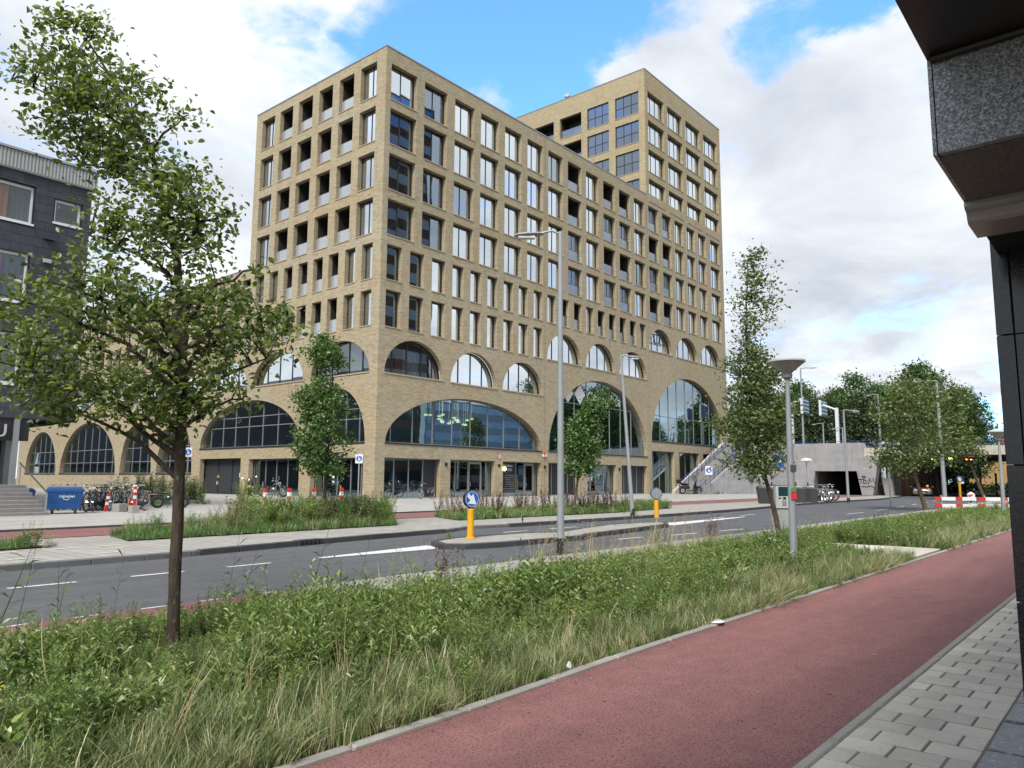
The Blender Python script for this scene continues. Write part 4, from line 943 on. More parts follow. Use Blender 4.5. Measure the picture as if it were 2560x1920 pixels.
M_LEAF3 = leaf_mat('leaf_olive', (.06, .088, .028), (.115, .16, .048), (.20, .25, .09), .42)
M_LEAFB = leaf_mat('leaf_far', (.030, .065, .022), (.060, .12, .036), (.12, .20, .06), .3)
M_LEAFD = leaf_mat('leaf_far_dark', (.022, .036, .018), (.038, .062, .026), (.065, .10, .040), .25)
def bark_mat(name, col):
    m = mat(name, col, .95, spec=.2); t = NT(m); p = t.obj()
    n = t.noise(t.scale(p, (14, 14, 5)), 1., 5, .7); w = t.noise(t.scale(p, (40, 40, 9)), 1., 4, .6); li = t.noise(t.scale(p, (18, 18, 10)), 1., 3, .6)
    c = t.ramp(n, [(.3, tuple(x*.45 for x in col)), (.7, tuple(x*1.4 for x in col))]); c = t.mix(t.map(li, .60, .72, 0, .6), c, (.17, .18, .13))
    t.color(c); t.bump(t.math('ADD', n, w), .8, .02); return m
M_BARK = bark_mat('bark', (.060, .046, .034)); M_BARKP = bark_mat('pale_bark', (.11, .085, .06))
def leaves_mesh(name, cen, size, n_per, spread, m, rng, droop=.25, aspect=.62, upness=.8, oval=False):
    """cen: (k,3) cluster centres; each leaf is a small folded blade of four corners"""
    k = len(cen); N = k*n_per
    c = np.repeat(cen, n_per, 0); d = rng.normal(size=(N, 3))*np.array([1, 1, .75])*np.repeat(spread, n_per)[:, None]; c = c+d; c[:, 2] -= droop*np.repeat(spread, n_per)*np.abs(rng.normal(size=N))
    ax = rng.normal(size=(N, 3)); ax[:, 2] = ax[:, 2]*.6-.35; ax /= np.linalg.norm(ax, axis=1)[:, None]
    up = rng.normal(size=(N, 3))*.75; up[:, 2] += upness; sd = np.cross(ax, up); sd /= np.linalg.norm(sd, axis=1)[:, None]+1e-9; nn = np.cross(sd, ax)
    s = size*rng.uniform(.45, 1.45, N)[:, None]; w = s*aspect*.5*rng.uniform(.8, 1.15, N)[:, None]
    if oval:
        f1 = nn*w*.35; v = np.stack([c-ax*s*.5, c+sd*w*.85+f1-ax*s*.2, c+sd*w*.9+f1+ax*s*.15, c+ax*s*.5-nn*s*.12, c-sd*w*.9+f1+ax*s*.15, c-sd*w*.85+f1-ax*s*.2], 1).reshape(-1, 3)
        b0 = np.arange(N)[:, None]*6; return np_mesh(name, v, np.concatenate([b0+np.array([0, 1, 2, 3]), b0+np.array([0, 3, 4, 5])], 0), m)
    v = np.stack([c-ax*s*.5, c+sd*w-nn*w*.25+ax*s*.05, c+ax*s*.5, c-sd*w-nn*w*.25+ax*s*.05], 1).reshape(-1, 3)
    return np_mesh(name, v, np.arange(N*4).reshape(-1, 4), m)
def np_mesh(name, v, f, m):
    me = bpy.data.meshes.new(name); n, k = f.shape
    me.vertices.add(len(v)); me.vertices.foreach_set('co', np.ascontiguousarray(v, np.float32).ravel())
    me.loops.add(n*k); me.loops.foreach_set('vertex_index', f.astype(np.int32).ravel())
    me.polygons.add(n); me.polygons.foreach_set('loop_start', np.arange(0, n*k, k, dtype=np.int32)); me.update(calc_edges=True)
    for q in (m if isinstance(m, (list, tuple)) else [m]): me.materials.append(q)
    return me
def lerp_tab(tab, z):
    zs = [t_[0] for t_ in tab]; return [float(np.interp(z, zs, [t_[i] for t_ in tab])) for i in range(1, len(tab[0]))]
def make_tree(name, label, loc, prof, trunk, nclu, nper, lsize, lm, seed, spread=(.10, .2), bark=None, depth=.9, group=None, limbs=16, rot=None, gap=.0, hole_scale=1.6, shell=0.0, thin=None):
    """prof: (z, left, right) crown outline; trunk: (z, x, y, radius); local x points across the street view"""
    rng = np.random.default_rng(seed); root = thing(name, label, 'tree', loc, -YAW if rot is None else rot, group)
    bark = bark or M_BARK; tz = [t_[0] for t_ in trunk]
    def tp(z): return Vector((float(np.interp(z, tz, [t_[1] for t_ in trunk])), float(np.interp(z, tz, [t_[2] for t_ in trunk])), z))
    def trad(z): return float(np.interp(z, tz, [t_[3] for t_ in trunk]))
    b = MB(); zz = np.linspace(tz[0], tz[-1], 22); b.tube([tp(z)+Vector((rng.normal()*.003, rng.normal()*.003, 0)) for z in zz], [trad(z)*rng.uniform(.95, 1.06) for z in zz], 10)
    b.build('trunk', bark, root, True)
    z0, z1 = prof[0][0], prof[-1][0]; cen = []; ws = np.array([p[2]-p[1] for p in prof]); tries = 0
    off = rng.uniform(0, 50, 3)
    def hole(p): return math.sin(p[0]*hole_scale*2+off[0])+math.sin(p[1]*hole_scale*2.3+off[1])+math.sin(p[2]*hole_scale*2.7+off[2])+.8*math.sin((p[0]+p[2])*hole_scale*4.1+off[0])
    while len(cen) < nclu and tries < nclu*60:
        tries += 1; z = rng.uniform(z0, z1); l, r = lerp_tab(prof, z)
        if rng.uniform() > (r-l)/ws.max()+.08: continue
        cx, hw = (l+r)/2, (r-l)/2; x = rng.uniform(-1, 1); y = rng.uniform(-1, 1)
        if x*x+y*y > 1: continue
        if thin and z > thin[0] and rng.uniform() < thin[1]: continue
        if shell and x*x+y*y < shell and rng.uniform() < .6: continue
        p = (cx+x*hw*rng.uniform(.93, 1.07), tp(z).y+y*hw*depth, z)
        if hole(p) < gap-1.2: continue
        cen.append(p)
    cen = np.array(cen)
    # limbs reach for spread-out clusters; twigs join the rest to the nearest limb
    idx = [int(rng.integers(len(cen)))]; dist = np.linalg.norm(cen-cen[idx[0]], axis=1)
    for _ in range(limbs-1):
        j = int(np.argmax(dist*rng.uniform(.6, 1, len(cen)))); idx.append(j); dist = np.minimum(dist, np.linalg.norm(cen-cen[j], axis=1))
    bb_ = MB(); nodes = []
    for j in idx:
        e = Vector(cen[j]); ax_ = tp(min(max(e.z, z0), z1)); out = (e-ax_).length
        zs = max(tz[0]+.3*(z0-tz[0]), min(e.z-out*.55, tz[-1]-.1)); s_ = tp(zs); pts = []
        for q in range(7):
            t_ = q/6; p = s_.lerp(e, t_); p.z += math.sin(t_*PI)*out*.10; p += Vector(rng.normal(size=3)*.03*out*(t_*(1-t_)*4)); pts.append(p); nodes.append(p) if t_ > .2 else None
        r0_ = min(trad(zs)*.5, .012+.028*out); bb_.tube(pts, [r0_*(1-.85*q/6)+.003 for q in range(7)], 6)
    nd = np.array([tuple(p) for p in nodes]+[tuple(tp(z)) for z in np.linspace(z0, tz[-1], 12)])
    for i, c in enumerate(cen):
        if i in idx: continue
        dd = np.linalg.norm(nd-c, axis=1)+np.maximum(0, nd[:, 2]-c[2])*.8; j = int(np.argmin(dd)); s_ = Vector(nd[j]); e = Vector(c); mid = s_.lerp(e, .5)+Vector((0, 0, .06*(e-s_).length))
        bb_.tube([s_, mid, e], [.009, .006, .003], 3, cap=False)
    bb_.build('branches', bark, root)
    sp = rng.uniform(spread[0], spread[1], len(cen))
    link('crown', leaves_mesh('crown', cen, lsize, nper, sp, lm, rng, oval=lsize < .15), root)
    return root
make_tree('street_tree', 'young tree in the foreground weed bed, crown swept over to the left edge', (3.45, 6.85, 0),
    [(1.95, -.7, -.2), (2.15, -1.2, .2), (2.4, -1.65, .6), (2.7, -1.85, .85), (3.0, -1.85, .98), (3.3, -1.8, .93), (3.6, -1.4, .80), (3.8, -1.0, .22), (4.05, -.95, .36), (4.25, -1.0, .50), (4.45, -1.1, .16), (4.65, -1.3, -.12), (4.85, -1.55, -.22), (5.05, -1.8, -.05), (5.25, -1.85, -.18), (5.45, -1.85, -.35), (5.65, -1.85, -.72), (5.85, -1.85, -1.0), (6.02, -1.8, -1.05), (6.12, -1.45, -1.1)],
    [(0, -.0, 0, .07), (.15, 0, 0, .056), (1.2, -.02, 0, .052), (2.2, -.04, 0, .047), (3.0, -.09, 0, .042), (3.6, -.17, 0, .037), (4.2, -.32, 0, .034), (4.8, -.52, 0, .026), (5.3, -.80, 0, .018), (5.9, -1.2, 0, .008)],
    640, 25, .060, M_LEAF1, 3, (.05, .14), depth=.6, limbs=40, gap=.45, hole_scale=3.1)
make_tree('street_tree', 'slender bright green tree in the far verge before the brick corner', (14.7, 20.0, .1),
    [(1.7, -.45, .55), (2.1, -.85, .75), (2.6, -1.0, .95), (3.1, -.85, 1.05), (3.6, -.75, .7), (4.0, -1.05, .55), (4.4, -.8, .75), (4.75, -.4, .45), (5.1, -.45, .7), (5.5, -.65, .55), (5.85, -.5, .35), (6.15, -.15, .15)],
    [(0, 0, 0, .075), (.9, 0, 0, .06), (2.5, .06, 0, .045), (4.5, .12, 0, .025), (6.1, .1, 0, .008)],
    430, 28, .095, M_LEAF2, 11, (.10, .2), depth=.9, limbs=18, gap=.45, hole_scale=1.3)
make_tree('street_tree', 'small tree with a pale thin trunk among red dock plants', (28.6, 20.3, .1),
    [(1.9, -.55, .75), (2.3, -.45, 1.2), (2.8, -.5, 1.35), (3.3, -.35, 1.2), (3.8, -.25, 1.15), (4.3, .0, 1.15), (4.7, .45, 1.05), (5.0, .55, 1.85), (5.3, .75, 2.0), (5.6, 1.05, 1.5)],
    [(0, 0, 0, .07), (1.5, .22, 0, .055), (3.2, .5, 0, .04), (5.5, 1.0, 0, .01)],
    380, 28, .12, M_LEAF2, 21, (.12, .24), bark=M_BARKP, depth=.9, limbs=14, gap=.35)
make_tree('street_tree', 'tall sparse tree beside the parking meter and cone-topped lamp', (19.2, 7.28, 0),
    [(1.75, -.75, -.15), (2.1, -1.3, .2), (2.6, -1.55, .15), (3.1, -1.6, .45), (3.5, -1.5, .55), (4.0, -1.45, .35), (4.5, -1.35, .15), (4.9, -1.2, -.15), (5.2, -.95, -.3), (5.6, -.9, -.2), (6.0, -.95, .1), (6.5, -.9, .2), (7.0, -.9, .15), (7.35, -.8, .0), (7.65, -.6, -.3)],
    [(0, .03, 0, .075), (.8, -.08, 0, .06), (1.8, -.33, 0, .05), (3.5, -.62, 0, .035), (5.5, -.68, 0, .02), (7.5, -.55, 0, .008)],
    420, 26, .085, M_LEAF3, 31, (.09, .2), thin=(4.9, .62), bark=M_BARK, depth=.85, limbs=20, gap=.1)
make_tree('street_tree', 'leaning olive-green tree in front of the viaduct underpass', (49.5, 10.2, 0),
    [(2.3, -2.6, -1.0), (2.8, -3.1, .6), (3.4, -2.6, 1.9), (4.1, -2.2, 2.3), (4.8, -2.5, 2.0), (5.5, -3.0, 1.6), (6.3, -2.0, 1.4), (7.2, -1.8, 1.0), (8.0, -1.2, .8), (8.7, -.6, .2)],
    [(0, .1, 0, .13), (2, -.45, 0, .10), (4, -.95, 0, .07), (8.5, -.6, 0, .015)],
    280, 26, .19, M_LEAF3, 41, (.2, .42), bark=M_BARKP, depth=.8, limbs=18, gap=.3, hole_scale=.7)
make_tree('street_tree', 'thin tilted tree behind the red and white barrier', (84, 12.4, 0),
    [(3.5, -2.5, 0), (4.5, -3.6, .8), (6, -4.2, .6), (8, -4.0, -.2), (10, -3.4, -.6), (11, -2.4, -1.2)],
    [(0, .3, 0, .16), (3, -.7, 0, .12), (6, -1.7, 0, .08), (10.5, -2.2, 0, .02)],
    220, 20, .30, M_LEAF3, 51, (.3, .6), bark=M_BARKP, depth=.8, limbs=12, gap=.4, hole_scale=.5)
# tall trees beyond the viaduct: three models, copied
def big_tree(seed, h, w, lm, label, loc, dense=520):
    pr = [(h*.18, -w*.5, w*.5), (h*.3, -w*.85, w*.9), (h*.45, -w, w*.95), (h*.6, -w*.9, w), (h*.75, -w*.8, w*.75), (h*.88, -w*.5, w*.55), (h, -w*.15, w*.15)]
    return make_tree('broadleaf_tree', label, loc, pr, [(0, 0, 0, .45), (h*.4, .2, 0, .3), (h*.9, 0, 0, .06)], dense, 36, .46, lm, seed, (.5, 1.05), depth=1., limbs=20, gap=.15, hole_scale=.28, rot=seed*.7, group='tall trees beyond the viaduct')
b1 = big_tree(61, 21, 6.2, M_LEAFB, 'tallest bright green tree beyond the viaduct, behind the leaning street tree', (137, 28, 0), 600)
b2 = big_tree(62, 20, 6.0, M_LEAFB, 'round green tree beyond the viaduct, above the road sign gantries', (139, 38.5, 0))
b3 = big_tree(63, 15.5, 6.0, M_LEAFD, 'dark brownish tree low behind the viaduct railing', (134, 35.0, 0))
for k, (src, x, y, sc, rz, lab) in enumerate(((b1, 142, 49, .95, 1.1, 'tall green tree beside the brick building, behind the parking meter'), (b2, 140, 57, 1.05, 2.0, 'green tree partly hidden by the brick building corner'), (b1, 140, 22.5, .80, 2.6, 'green tree beyond the viaduct nearest the granite column'), (b3, 133, 42, 1.0, .9, 'dark tree behind the lamp posts on the viaduct'),
        (b3, 134, 29.5, .9, 2.2, 'dark lower tree behind the car on the viaduct'), (b3, 135, 48, .95, 4.0, 'dark tree behind the sparse tree by the meter'), (b2, 148, 33, .92, .3, 'green tree rising between the two tallest ones'), (b3, 135, 54, .9, 5.0, 'dark tree beside the top of the public stairs'), (b2, 150, 14, .55, 1.3, 'small tree beyond the viaduct beside the far lamp'), (b1, 146, 43.5, .9, 3.3, 'green tree above the short viaduct lamps'), (b2, 150, 26, .85, 5.1, 'green tree filling the gap behind the tallest one'), (b2, 146, 53, .9, 4.2, 'green tree behind the sparse tree top'), (b1, 152, 38, .95, .2, 'green tree rising behind the sign gantries'), (b3, 132, 38.5, .8, 3.0, 'dark low tree behind the left gantry pole'), (b3, 136, 25, .75, 1.7, 'dark low tree beyond the bridge deck'))):
    c = copy_tree(src, (x, y, 0), rz, lab); c.scale = (sc, sc, sc)
for k, (x, y, sc) in enumerate(((152, -28, 1.15), (158, -36, 1.35), (165, -27, 1.3), (172, -35, 1.45), (179, -26, 1.3), (187, -34, 1.4), (194, -27, 1.25), (201, -33, 1.1), (210, -27, .95), (219, -32, 1.0), (229, -27, .75), (240, -31, .8))):
    c = copy_tree((b1, b2)[k % 2], (x, y, 0), k*1.3, 'broadleaf tree across the street seen only as a reflection in the great arches', 'trees reflected in the arches'); c.scale = (sc, sc, sc)
# ------------------------------------------------------------------ weeds and grass (nobody could count them): clumps placed by geometry nodes
def blade_mat(name, stops, trans=.3):
    m = mat(name, stops[0][1], .7); t = NT(m)
    r = t.math('ADD', t.math('MULTIPLY', t.island(), .55), t.math('MULTIPLY', t.orand(), .45)); c = t.ramp(r, stops)
    d = t.n('ShaderNodeBsdfDiffuse', {'Color': c}); tr = t.n('ShaderNodeBsdfTranslucent', {'Color': c}); g_ = t.n('ShaderNodeBsdfGlossy', {'Color': (.75, .8, .75), 'Roughness': .4})
    a = t.n('ShaderNodeMixShader', {0: trans, 1: d.outputs[0], 2: tr.outputs[0]}); b = t.n('ShaderNodeMixShader', {0: .05, 1: a.outputs[0], 2: g_.outputs[0]})
    t.L.new(b.outputs[0], t.N['Material Output'].inputs[0]); t.N.remove(t.b); return m
M_WEED = blade_mat('weed_leaf', [(.08, (.062, .112, .022)), (.4, (.142, .225, .045)), (.7, (.235, .315, .08)), (.95, (.37, .41, .16))])
M_GRASS = blade_mat('grass_blade', [(.1, (.07, .13, .034)), (.36, (.15, .21, .065)), (.62, (.31, .33, .15)), (.95, (.52, .48, .29))])
M_GRASSG = blade_mat('green_grass_blade', [(.1, (.07, .15, .034)), (.5, (.12, .22, .05)), (.9, (.20, .29, .085))])
M_STRAW = blade_mat('straw', [(.1, (.34, .27, .14)), (.5, (.44, .35, .19)), (.9, (.54, .45, .27))])
M_DOCK = blade_mat('dock_red', [(.1, (.075, .028, .02)), (.5, (.12, .045, .032)), (.9, (.17, .07, .045))])
M_REED = blade_mat('reed_leaf', [(.1, (.08, .14, .06)), (.5, (.12, .19, .08)), (.9, (.18, .24, .12))])
M_YEL = mat('yellow_flower', (.62, .40, .02), .7); M_PINK = mat('pale_pink_flower', (.42, .30, .32), .8); M_STEM = mat('green_stem', (.10, .13, .05), .8)
CLUMPS = bpy.data.collections.new('plant_clumps')
def strips(rng, n, h, w, bend, rad, seg=3, lean=(0, 0)):
    """n tapering bent blades rising from a small disc"""
    V_ = []; F_ = []
    for i in range(n):
        a = rng.uniform(0, 2*PI); r = rad*math.sqrt(rng.uniform()); b0 = np.array([r*math.cos(a), r*math.sin(a), 0]); t = rng.uniform(0, 2*PI); hh = h*rng.uniform(.45, 1.1); be = bend*rng.uniform(.3, 1.3)*hh
        dr_ = np.array([math.cos(t)*be+lean[0]*hh, math.sin(t)*be+lean[1]*hh, 0]); sd = np.array([-math.sin(t), math.cos(t), 0])*w*rng.uniform(.6, 1.2)*.5; k = len(V_)
        for s_ in range(seg+1):
            u = s_/seg; p = b0+dr_*u*u+np.array([0, 0, hh*(u-.25*u*u*bend)]); ww = sd*(1-u**1.6)
            V_ += [p-ww, p+ww]
        for s_ in range(seg): F_.append((k+2*s_, k+2*s_+1, k+2*s_+3, k+2*s_+2))
    return np.array(V_), np.array(F_)
def add_clump(parts):
    """parts: list of (verts, quads, material)"""
    v = np.concatenate([p[0] for p in parts]); fs = []; o = 0; mi = []
    for i, (a, b, m) in enumerate(parts): fs.append(b+o); o += len(a); mi += [i]*len(b)
    me = np_mesh('clump', v, np.concatenate(fs), [p[2] for p in parts]); me.polygons.foreach_set('material_index', np.array(mi, np.int32))
    ob = bpy.data.objects.new('clump_%02d' % len(CLUMPS.objects), me); CLUMPS.objects.link(ob); return len(CLUMPS.objects)-1
def leafset(rng, cen, axes, size, asp):
    """flat pointed leaves at cen along axes"""
    N = len(cen); up = rng.normal(size=(N, 3))*.5; up[:, 2] += 1; sd = np.cross(axes, up); sd /= np.linalg.norm(sd, axis=1)[:, None]+1e-9; nn = np.cross(sd, axes); s = size*rng.uniform(.6, 1.3, N)[:, None]
    v = np.stack([cen, cen+axes*s*.5+sd*s*asp-nn*s*.06, cen+axes*s-nn*s*.22*0+np.array([0, 0, -1])*s*.25, cen+axes*s*.5-sd*s*asp-nn*s*.06], 1).reshape(-1, 3)
    return v, np.arange(N*4).reshape(-1, 4)
def weed(rng, h, stems, nl, size, asp=.14, lean=.25):
    V_ = []; A_ = []; S_ = []; F_ = []
    for s_ in range(stems):
        t = rng.uniform(0, 2*PI); le = lean*h*rng.uniform(.2, 1); b0 = np.array([rng.normal()*.06, rng.normal()*.06, 0]); tip = b0+np.array([math.cos(t)*le, math.sin(t)*le, h*rng.uniform(.6, 1.1)])
        k = len(S_); w = np.array([.004, 0, 0]); S_ += [b0-w, b0+w, tip+w*.4, tip-w*.4]; F_.append((k, k+1, k+2, k+3))
        for i in range(nl):
            u = (i+rng.uniform())/nl; u = .12+.88*u; p = b0+(tip-b0)*u; q = i*2.4+rng.uniform(); el = .2+.7*u; V_.append(p); A_.append((math.cos(q)*math.cos(el), math.sin(q)*math.cos(el), math.sin(el)))
    lv = leafset(rng, np.array(V_), np.array(A_), size, asp); return (*lv, M_WEED), (np.array(S_), np.array(F_), M_STEM)
rg = np.random.default_rng(5); T = {}
T['weed'] = [add_clump(weed(rg, h, 8, 30, sz, a)) for h, sz, a in ((.42, .055, .10), (.5, .048, .085), (.36, .06, .11), (.46, .044, .10), (.40, .055, .07))]
T['leafy'] = [add_clump(weed(rg, h, 5, 20, sz, a)) for h, sz, a in ((.32, .085, .15), (.28, .095, .18), (.38, .08, .13))]
T['grass'] = [add_clump([(*strips(rg, 40, h, .0095, b, .11, 4, ln), M_GRASS)]) for h, b, ln in ((.36, .5, (.1, -.1)), (.42, .7, (-.1, -.15)), (.30, .45, (.12, 0)), (.38, .9, (0, -.25)))]
T['green'] = [add_clump([(*strips(rg, 50, h, .009, .6, .11, 3), M_GRASSG)]) for h in (.22, .30, .16)]
T['straw'] = [add_clump([(*strips(rg, 12, h, .006, .30, .05, 4, (.28, -.1)), M_STRAW), (*strips(rg, 10, h*.5, .008, .7, .06, 3), M_GRASS)]) for h in (.62, .75, .55)]
def seedhead(rng, h):
    v, f = strips(rng, 7, h, .005, .22, .04, 4, (.18, -.05)); tips = v.reshape(7, -1, 3)[:, -2:, :].mean(1); C_ = []; A_ = []
    for tp_ in tips:
        for i in range(9): C_.append(tp_+np.array([-.05*i*.2, 0, -.018*i])+rng.normal(size=3)*.006); q = rng.uniform(0, 6.28); A_.append((math.cos(q)*.6+.3, math.sin(q)*.6, .5))
    l = leafset(rng, np.array(C_), np.array(A_), .03, .2); return [(v, f, M_STRAW), (*l, M_STRAW)]
T['seed'] = [add_clump(seedhead(rg, h)) for h in (.75, .9)]
def dock(rng, h):
    C_ = []; A_ = []; S_ = []; F_ = []
    for s_ in range(4):
        t = rng.uniform(0, 6.28); b0 = np.array([rng.normal()*.05, rng.normal()*.05, 0]); tip = b0+np.array([math.cos(t)*.12, math.sin(t)*.12, h*rng.uniform(.7, 1.1)]); k = len(S_); w = np.array([.006, 0, 0]); S_ += [b0-w, b0+w, tip+w*.4, tip-w*.4]; F_.append((k, k+1, k+2, k+3))
        for i in range(60):
            u = .35+.65*rng.uniform(); q = rng.uniform(0, 6.28); C_.append(b0+(tip-b0)*u+np.array([math.cos(q), math.sin(q), 0])*.025*rng.uniform()); A_.append((math.cos(q)*.7, math.sin(q)*.7, .7))
    l = leafset(rng, np.array(C_), np.array(A_), .045, .25); return [(np.array(S_), np.array(F_), M_DOCK), (*l, M_DOCK), (*strips(rng, 14, .3, .03, .7, .05, 3), M_WEED)]
T['dock'] = [add_clump(dock(rg, h)) for h in (.85, 1.0, .75)]
def flower(rng, h, m, n, sz):
    w = weed(rng, h, 3, 9, .07, .12); C_ = []; A_ = []
    for i in range(n):
        c0 = np.array([rng.normal()*.07, rng.normal()*.07, h*rng.uniform(.85, 1.02)])
        for j in range(7): q = j*.9; C_.append(c0); A_.append((math.cos(q)*.8, math.sin(q)*.8, .45))
    l = leafset(rng, np.array(C_), np.array(A_), sz, .3); return [*w, (*l, m)]
T['yellow'] = [add_clump(flower(rg, .45, M_YEL, 6, .025))]; T['pink'] = [add_clump(flower(rg, .42, M_PINK, 3, .022))]
def reed(rng, h):
    S_ = []; F_ = []; C_ = []; A_ = []; le = rng.uniform(.1, .35); w = np.array([.006, 0, 0]); S_ += [-w, w, np.array([le*h, 0, h])+w*.3, np.array([le*h, 0, h])-w*.3]; F_.append((0, 1, 2, 3))
    for i in range(8): u = .25+.75*i/8; q = PI*(i % 2)+rng.uniform(-.6, .6); C_.append(np.array([le*h*u, 0, h*u])); A_.append((math.cos(q)*.75, math.sin(q)*.4, .55))
    l = leafset(rng, np.array(C_), np.array(A_), .26, .045); return [(np.array(S_), np.array(F_), M_REED), (*l, M_REED)]
T['reed'] = [add_clump(reed(rg, h)) for h in (.95, 1.15, .8)]
T['stalk'] = [add_clump([(*strips(rg, 2, h, .013, .25, .03, 5, ln), M_STRAW)]) for h, ln in ((.75, (-.25, .1)), (.6, (.2, .1)), (.85, (-.1, -.1)))]
T['bush'] = [add_clump(weed(rg, h, 10, 34, sz, a, .45)) for h, sz, a in ((.8, .09, .13), (.95, .10, .12), (.7, .085, .15))]
def gn_tree():
    ng = bpy.data.node_groups.new('scatter_clumps', 'GeometryNodeTree')
    ng.interface.new_socket('Geometry', in_out='INPUT', socket_type='NodeSocketGeometry'); ng.interface.new_socket('Geometry', in_out='OUTPUT', socket_type='NodeSocketGeometry')
    N = ng.nodes; L = ng.links; gi = N.new('NodeGroupInput'); go = N.new('NodeGroupOutput'); ci = N.new('GeometryNodeCollectionInfo'); ci.inputs['Collection'].default_value = CLUMPS; ci.inputs['Separate Children'].default_value = True; ci.inputs['Reset Children'].default_value = True
    ip = N.new('GeometryNodeInstanceOnPoints'); ip.inputs['Pick Instance'].default_value = True
    def at(n, ty): a = N.new('GeometryNodeInputNamedAttribute'); a.data_type = ty; a.inputs['Name'].default_value = n; return [o for o in a.outputs if o.enabled][0]
    e = N.new('FunctionNodeEulerToRotation'); L.new(at('rot', 'FLOAT_VECTOR'), e.inputs[0])
    L.new(gi.outputs[0], ip.inputs['Points']); L.new(ci.outputs[0], ip.inputs['Instance']); L.new(at('idx', 'INT'), ip.inputs['Instance Index']); L.new(e.outputs[0], ip.inputs['Rotation']); L.new(at('scl', 'FLOAT'), ip.inputs['Scale']); L.new(ip.outputs[0], go.inputs[0]); return ng
GN = gn_tree()
def scatter(name, label, pts, cat='plants'):
    """pts: list of (x, y, z, kind, scale, lean)"""
    me = bpy.data.meshes.new(name); me.from_pydata([p[:3] for p in pts], [], [])
    a = me.attributes.new('idx', 'INT', 'POINT'); a.data.foreach_set('value', [random.choice(T[p[3]]) for p in pts])
    a = me.attributes.new('rot', 'FLOAT_VECTOR', 'POINT'); a.data.foreach_set('vector', np.array([(random.gauss(0, .12)+p[5], random.gauss(0, .12), random.uniform(0, 6.28) if p[3] not in ('straw', 'seed', 'reed') else random.gauss(0, .5)) for p in pts], np.float32).ravel())
    a = me.attributes.new('scl', 'FLOAT', 'POINT'); a.data.foreach_set('value', [p[4] for p in pts])
    o = link(name, me); md = o.modifiers.new('scatter', 'NODES'); md.node_group = GN; tag(o, label, cat, kind='stuff'); return o
def pick(w):
    ks = list(w); return random.choices(ks, [w[k] for k in ks])[0]
def vn(x, y, s=1.0): return math.sin(x*1.7*s+1.3)+math.sin(y*2.9*s+x*.6*s)+math.sin(x*.7*s-y*1.9*s+2.)
# near bed
pts = []
def bed(x0, x1, y0, y1, dens, fn):
    n = int((x1-x0)*(y1-y0)*dens)
    for _ in range(n):
        x = random.uniform(x0, x1); y = random.uniform(y0, y1); r = fn(x, y)
        if r: pts.append((x, y, .02, r[0], r[1], r[2]))
TRUNKS = ((3.45, 6.85), (19.2, 7.28))
def near(x, y):
    e = y-(yat(PL, x)+.10); v = vn(x, y)
    if e < 0: return None
    edge = .66+.13*v
    if y > 8.35+.1*v and x > 6: return None
    if y > 8.15+.035*x+.1*v and x <= 6: return None
    if 6.2 < x < 12.5 and y > 8.0+.22*v: return None
    lean = 0.0
    if e < edge:
        k = pick({'grass': 6, 'green': .9, 'weed': .6, 'straw': .3}); s = .45+.38*min(1, e/.5)+.28*random.random()
        if x > 9.5: s *= 1.08; lean = .25 if e < .25 else 0
        return k, s, lean
    wl = {'weed': 6, 'leafy': 1.8, 'grass': .45 if v < 1.4 else 1.6, 'green': .5, 'pink': .10, 'yellow': .05 if (x < 3.4 and y < 6.2) else .003, 'straw': .03}
    if x > 9 and y > 6.2: wl.update({'grass': 3.0, 'straw': .6, 'seed': .30})
    if x < 7 and y > 6.5: wl.update({'reed': .05, 'leafy': 2.6})
    if v > 1.6: wl['leafy'] = 5
    w2 = vn(x*1.3+7, y*1.2+3, .9)
    if w2 > 1.1: wl['weed'] *= .25; wl['leafy'] *= 2.5
    elif w2 < -1.1: wl['grass'] *= 3; wl['weed'] *= .6
    k = pick(wl); s = random.uniform(.8, 1.2)*(1+.17*v)*(1.18 if 5.2 < y < 7.4 else 1)
    clear = 9.15 if x < 6.2 else (8.75 if x < 12 else 9.3)
    s = min(s, max(.32, 1.6*(clear-y)/clear*1.1/.44*random.uniform(.7, 1.25)))
    tt = (x*3.45+y*6.85)/(3.45**2+6.85**2); lat = abs(x*6.85-y*3.45)/7.67
    if .74 < tt < 1.04 and lat < .45: s *= .40
    if k in ('straw', 'seed', 'reed'): s = random.uniform(.8, 1.15)
    return k, s, 0
bed(-1.5, 6, 3.8, 8.4, 78, near); bed(6, 11, 3.8, 8.4, 66, near); bed(11, 17.6, 3.85, 8.4, 48, near)
xg = -1.2
while xg < 17.6:
    pts.append((xg, yat(PL, xg)+.095+abs(random.gauss(0, .05)), .02, 'grass' if random.random() < .8 else 'green', random.uniform(.42, .85), random.uniform(-.1, .45))); xg += random.uniform(.035, .09)
for _ in range(40):                                               # grass spilling over the edging
    x = random.uniform(9, 17.5); pts.append((x, 3.92+random.uniform(-.05, .12), .02, 'grass', random.uniform(.9, 1.2), -.55 if False else .5))
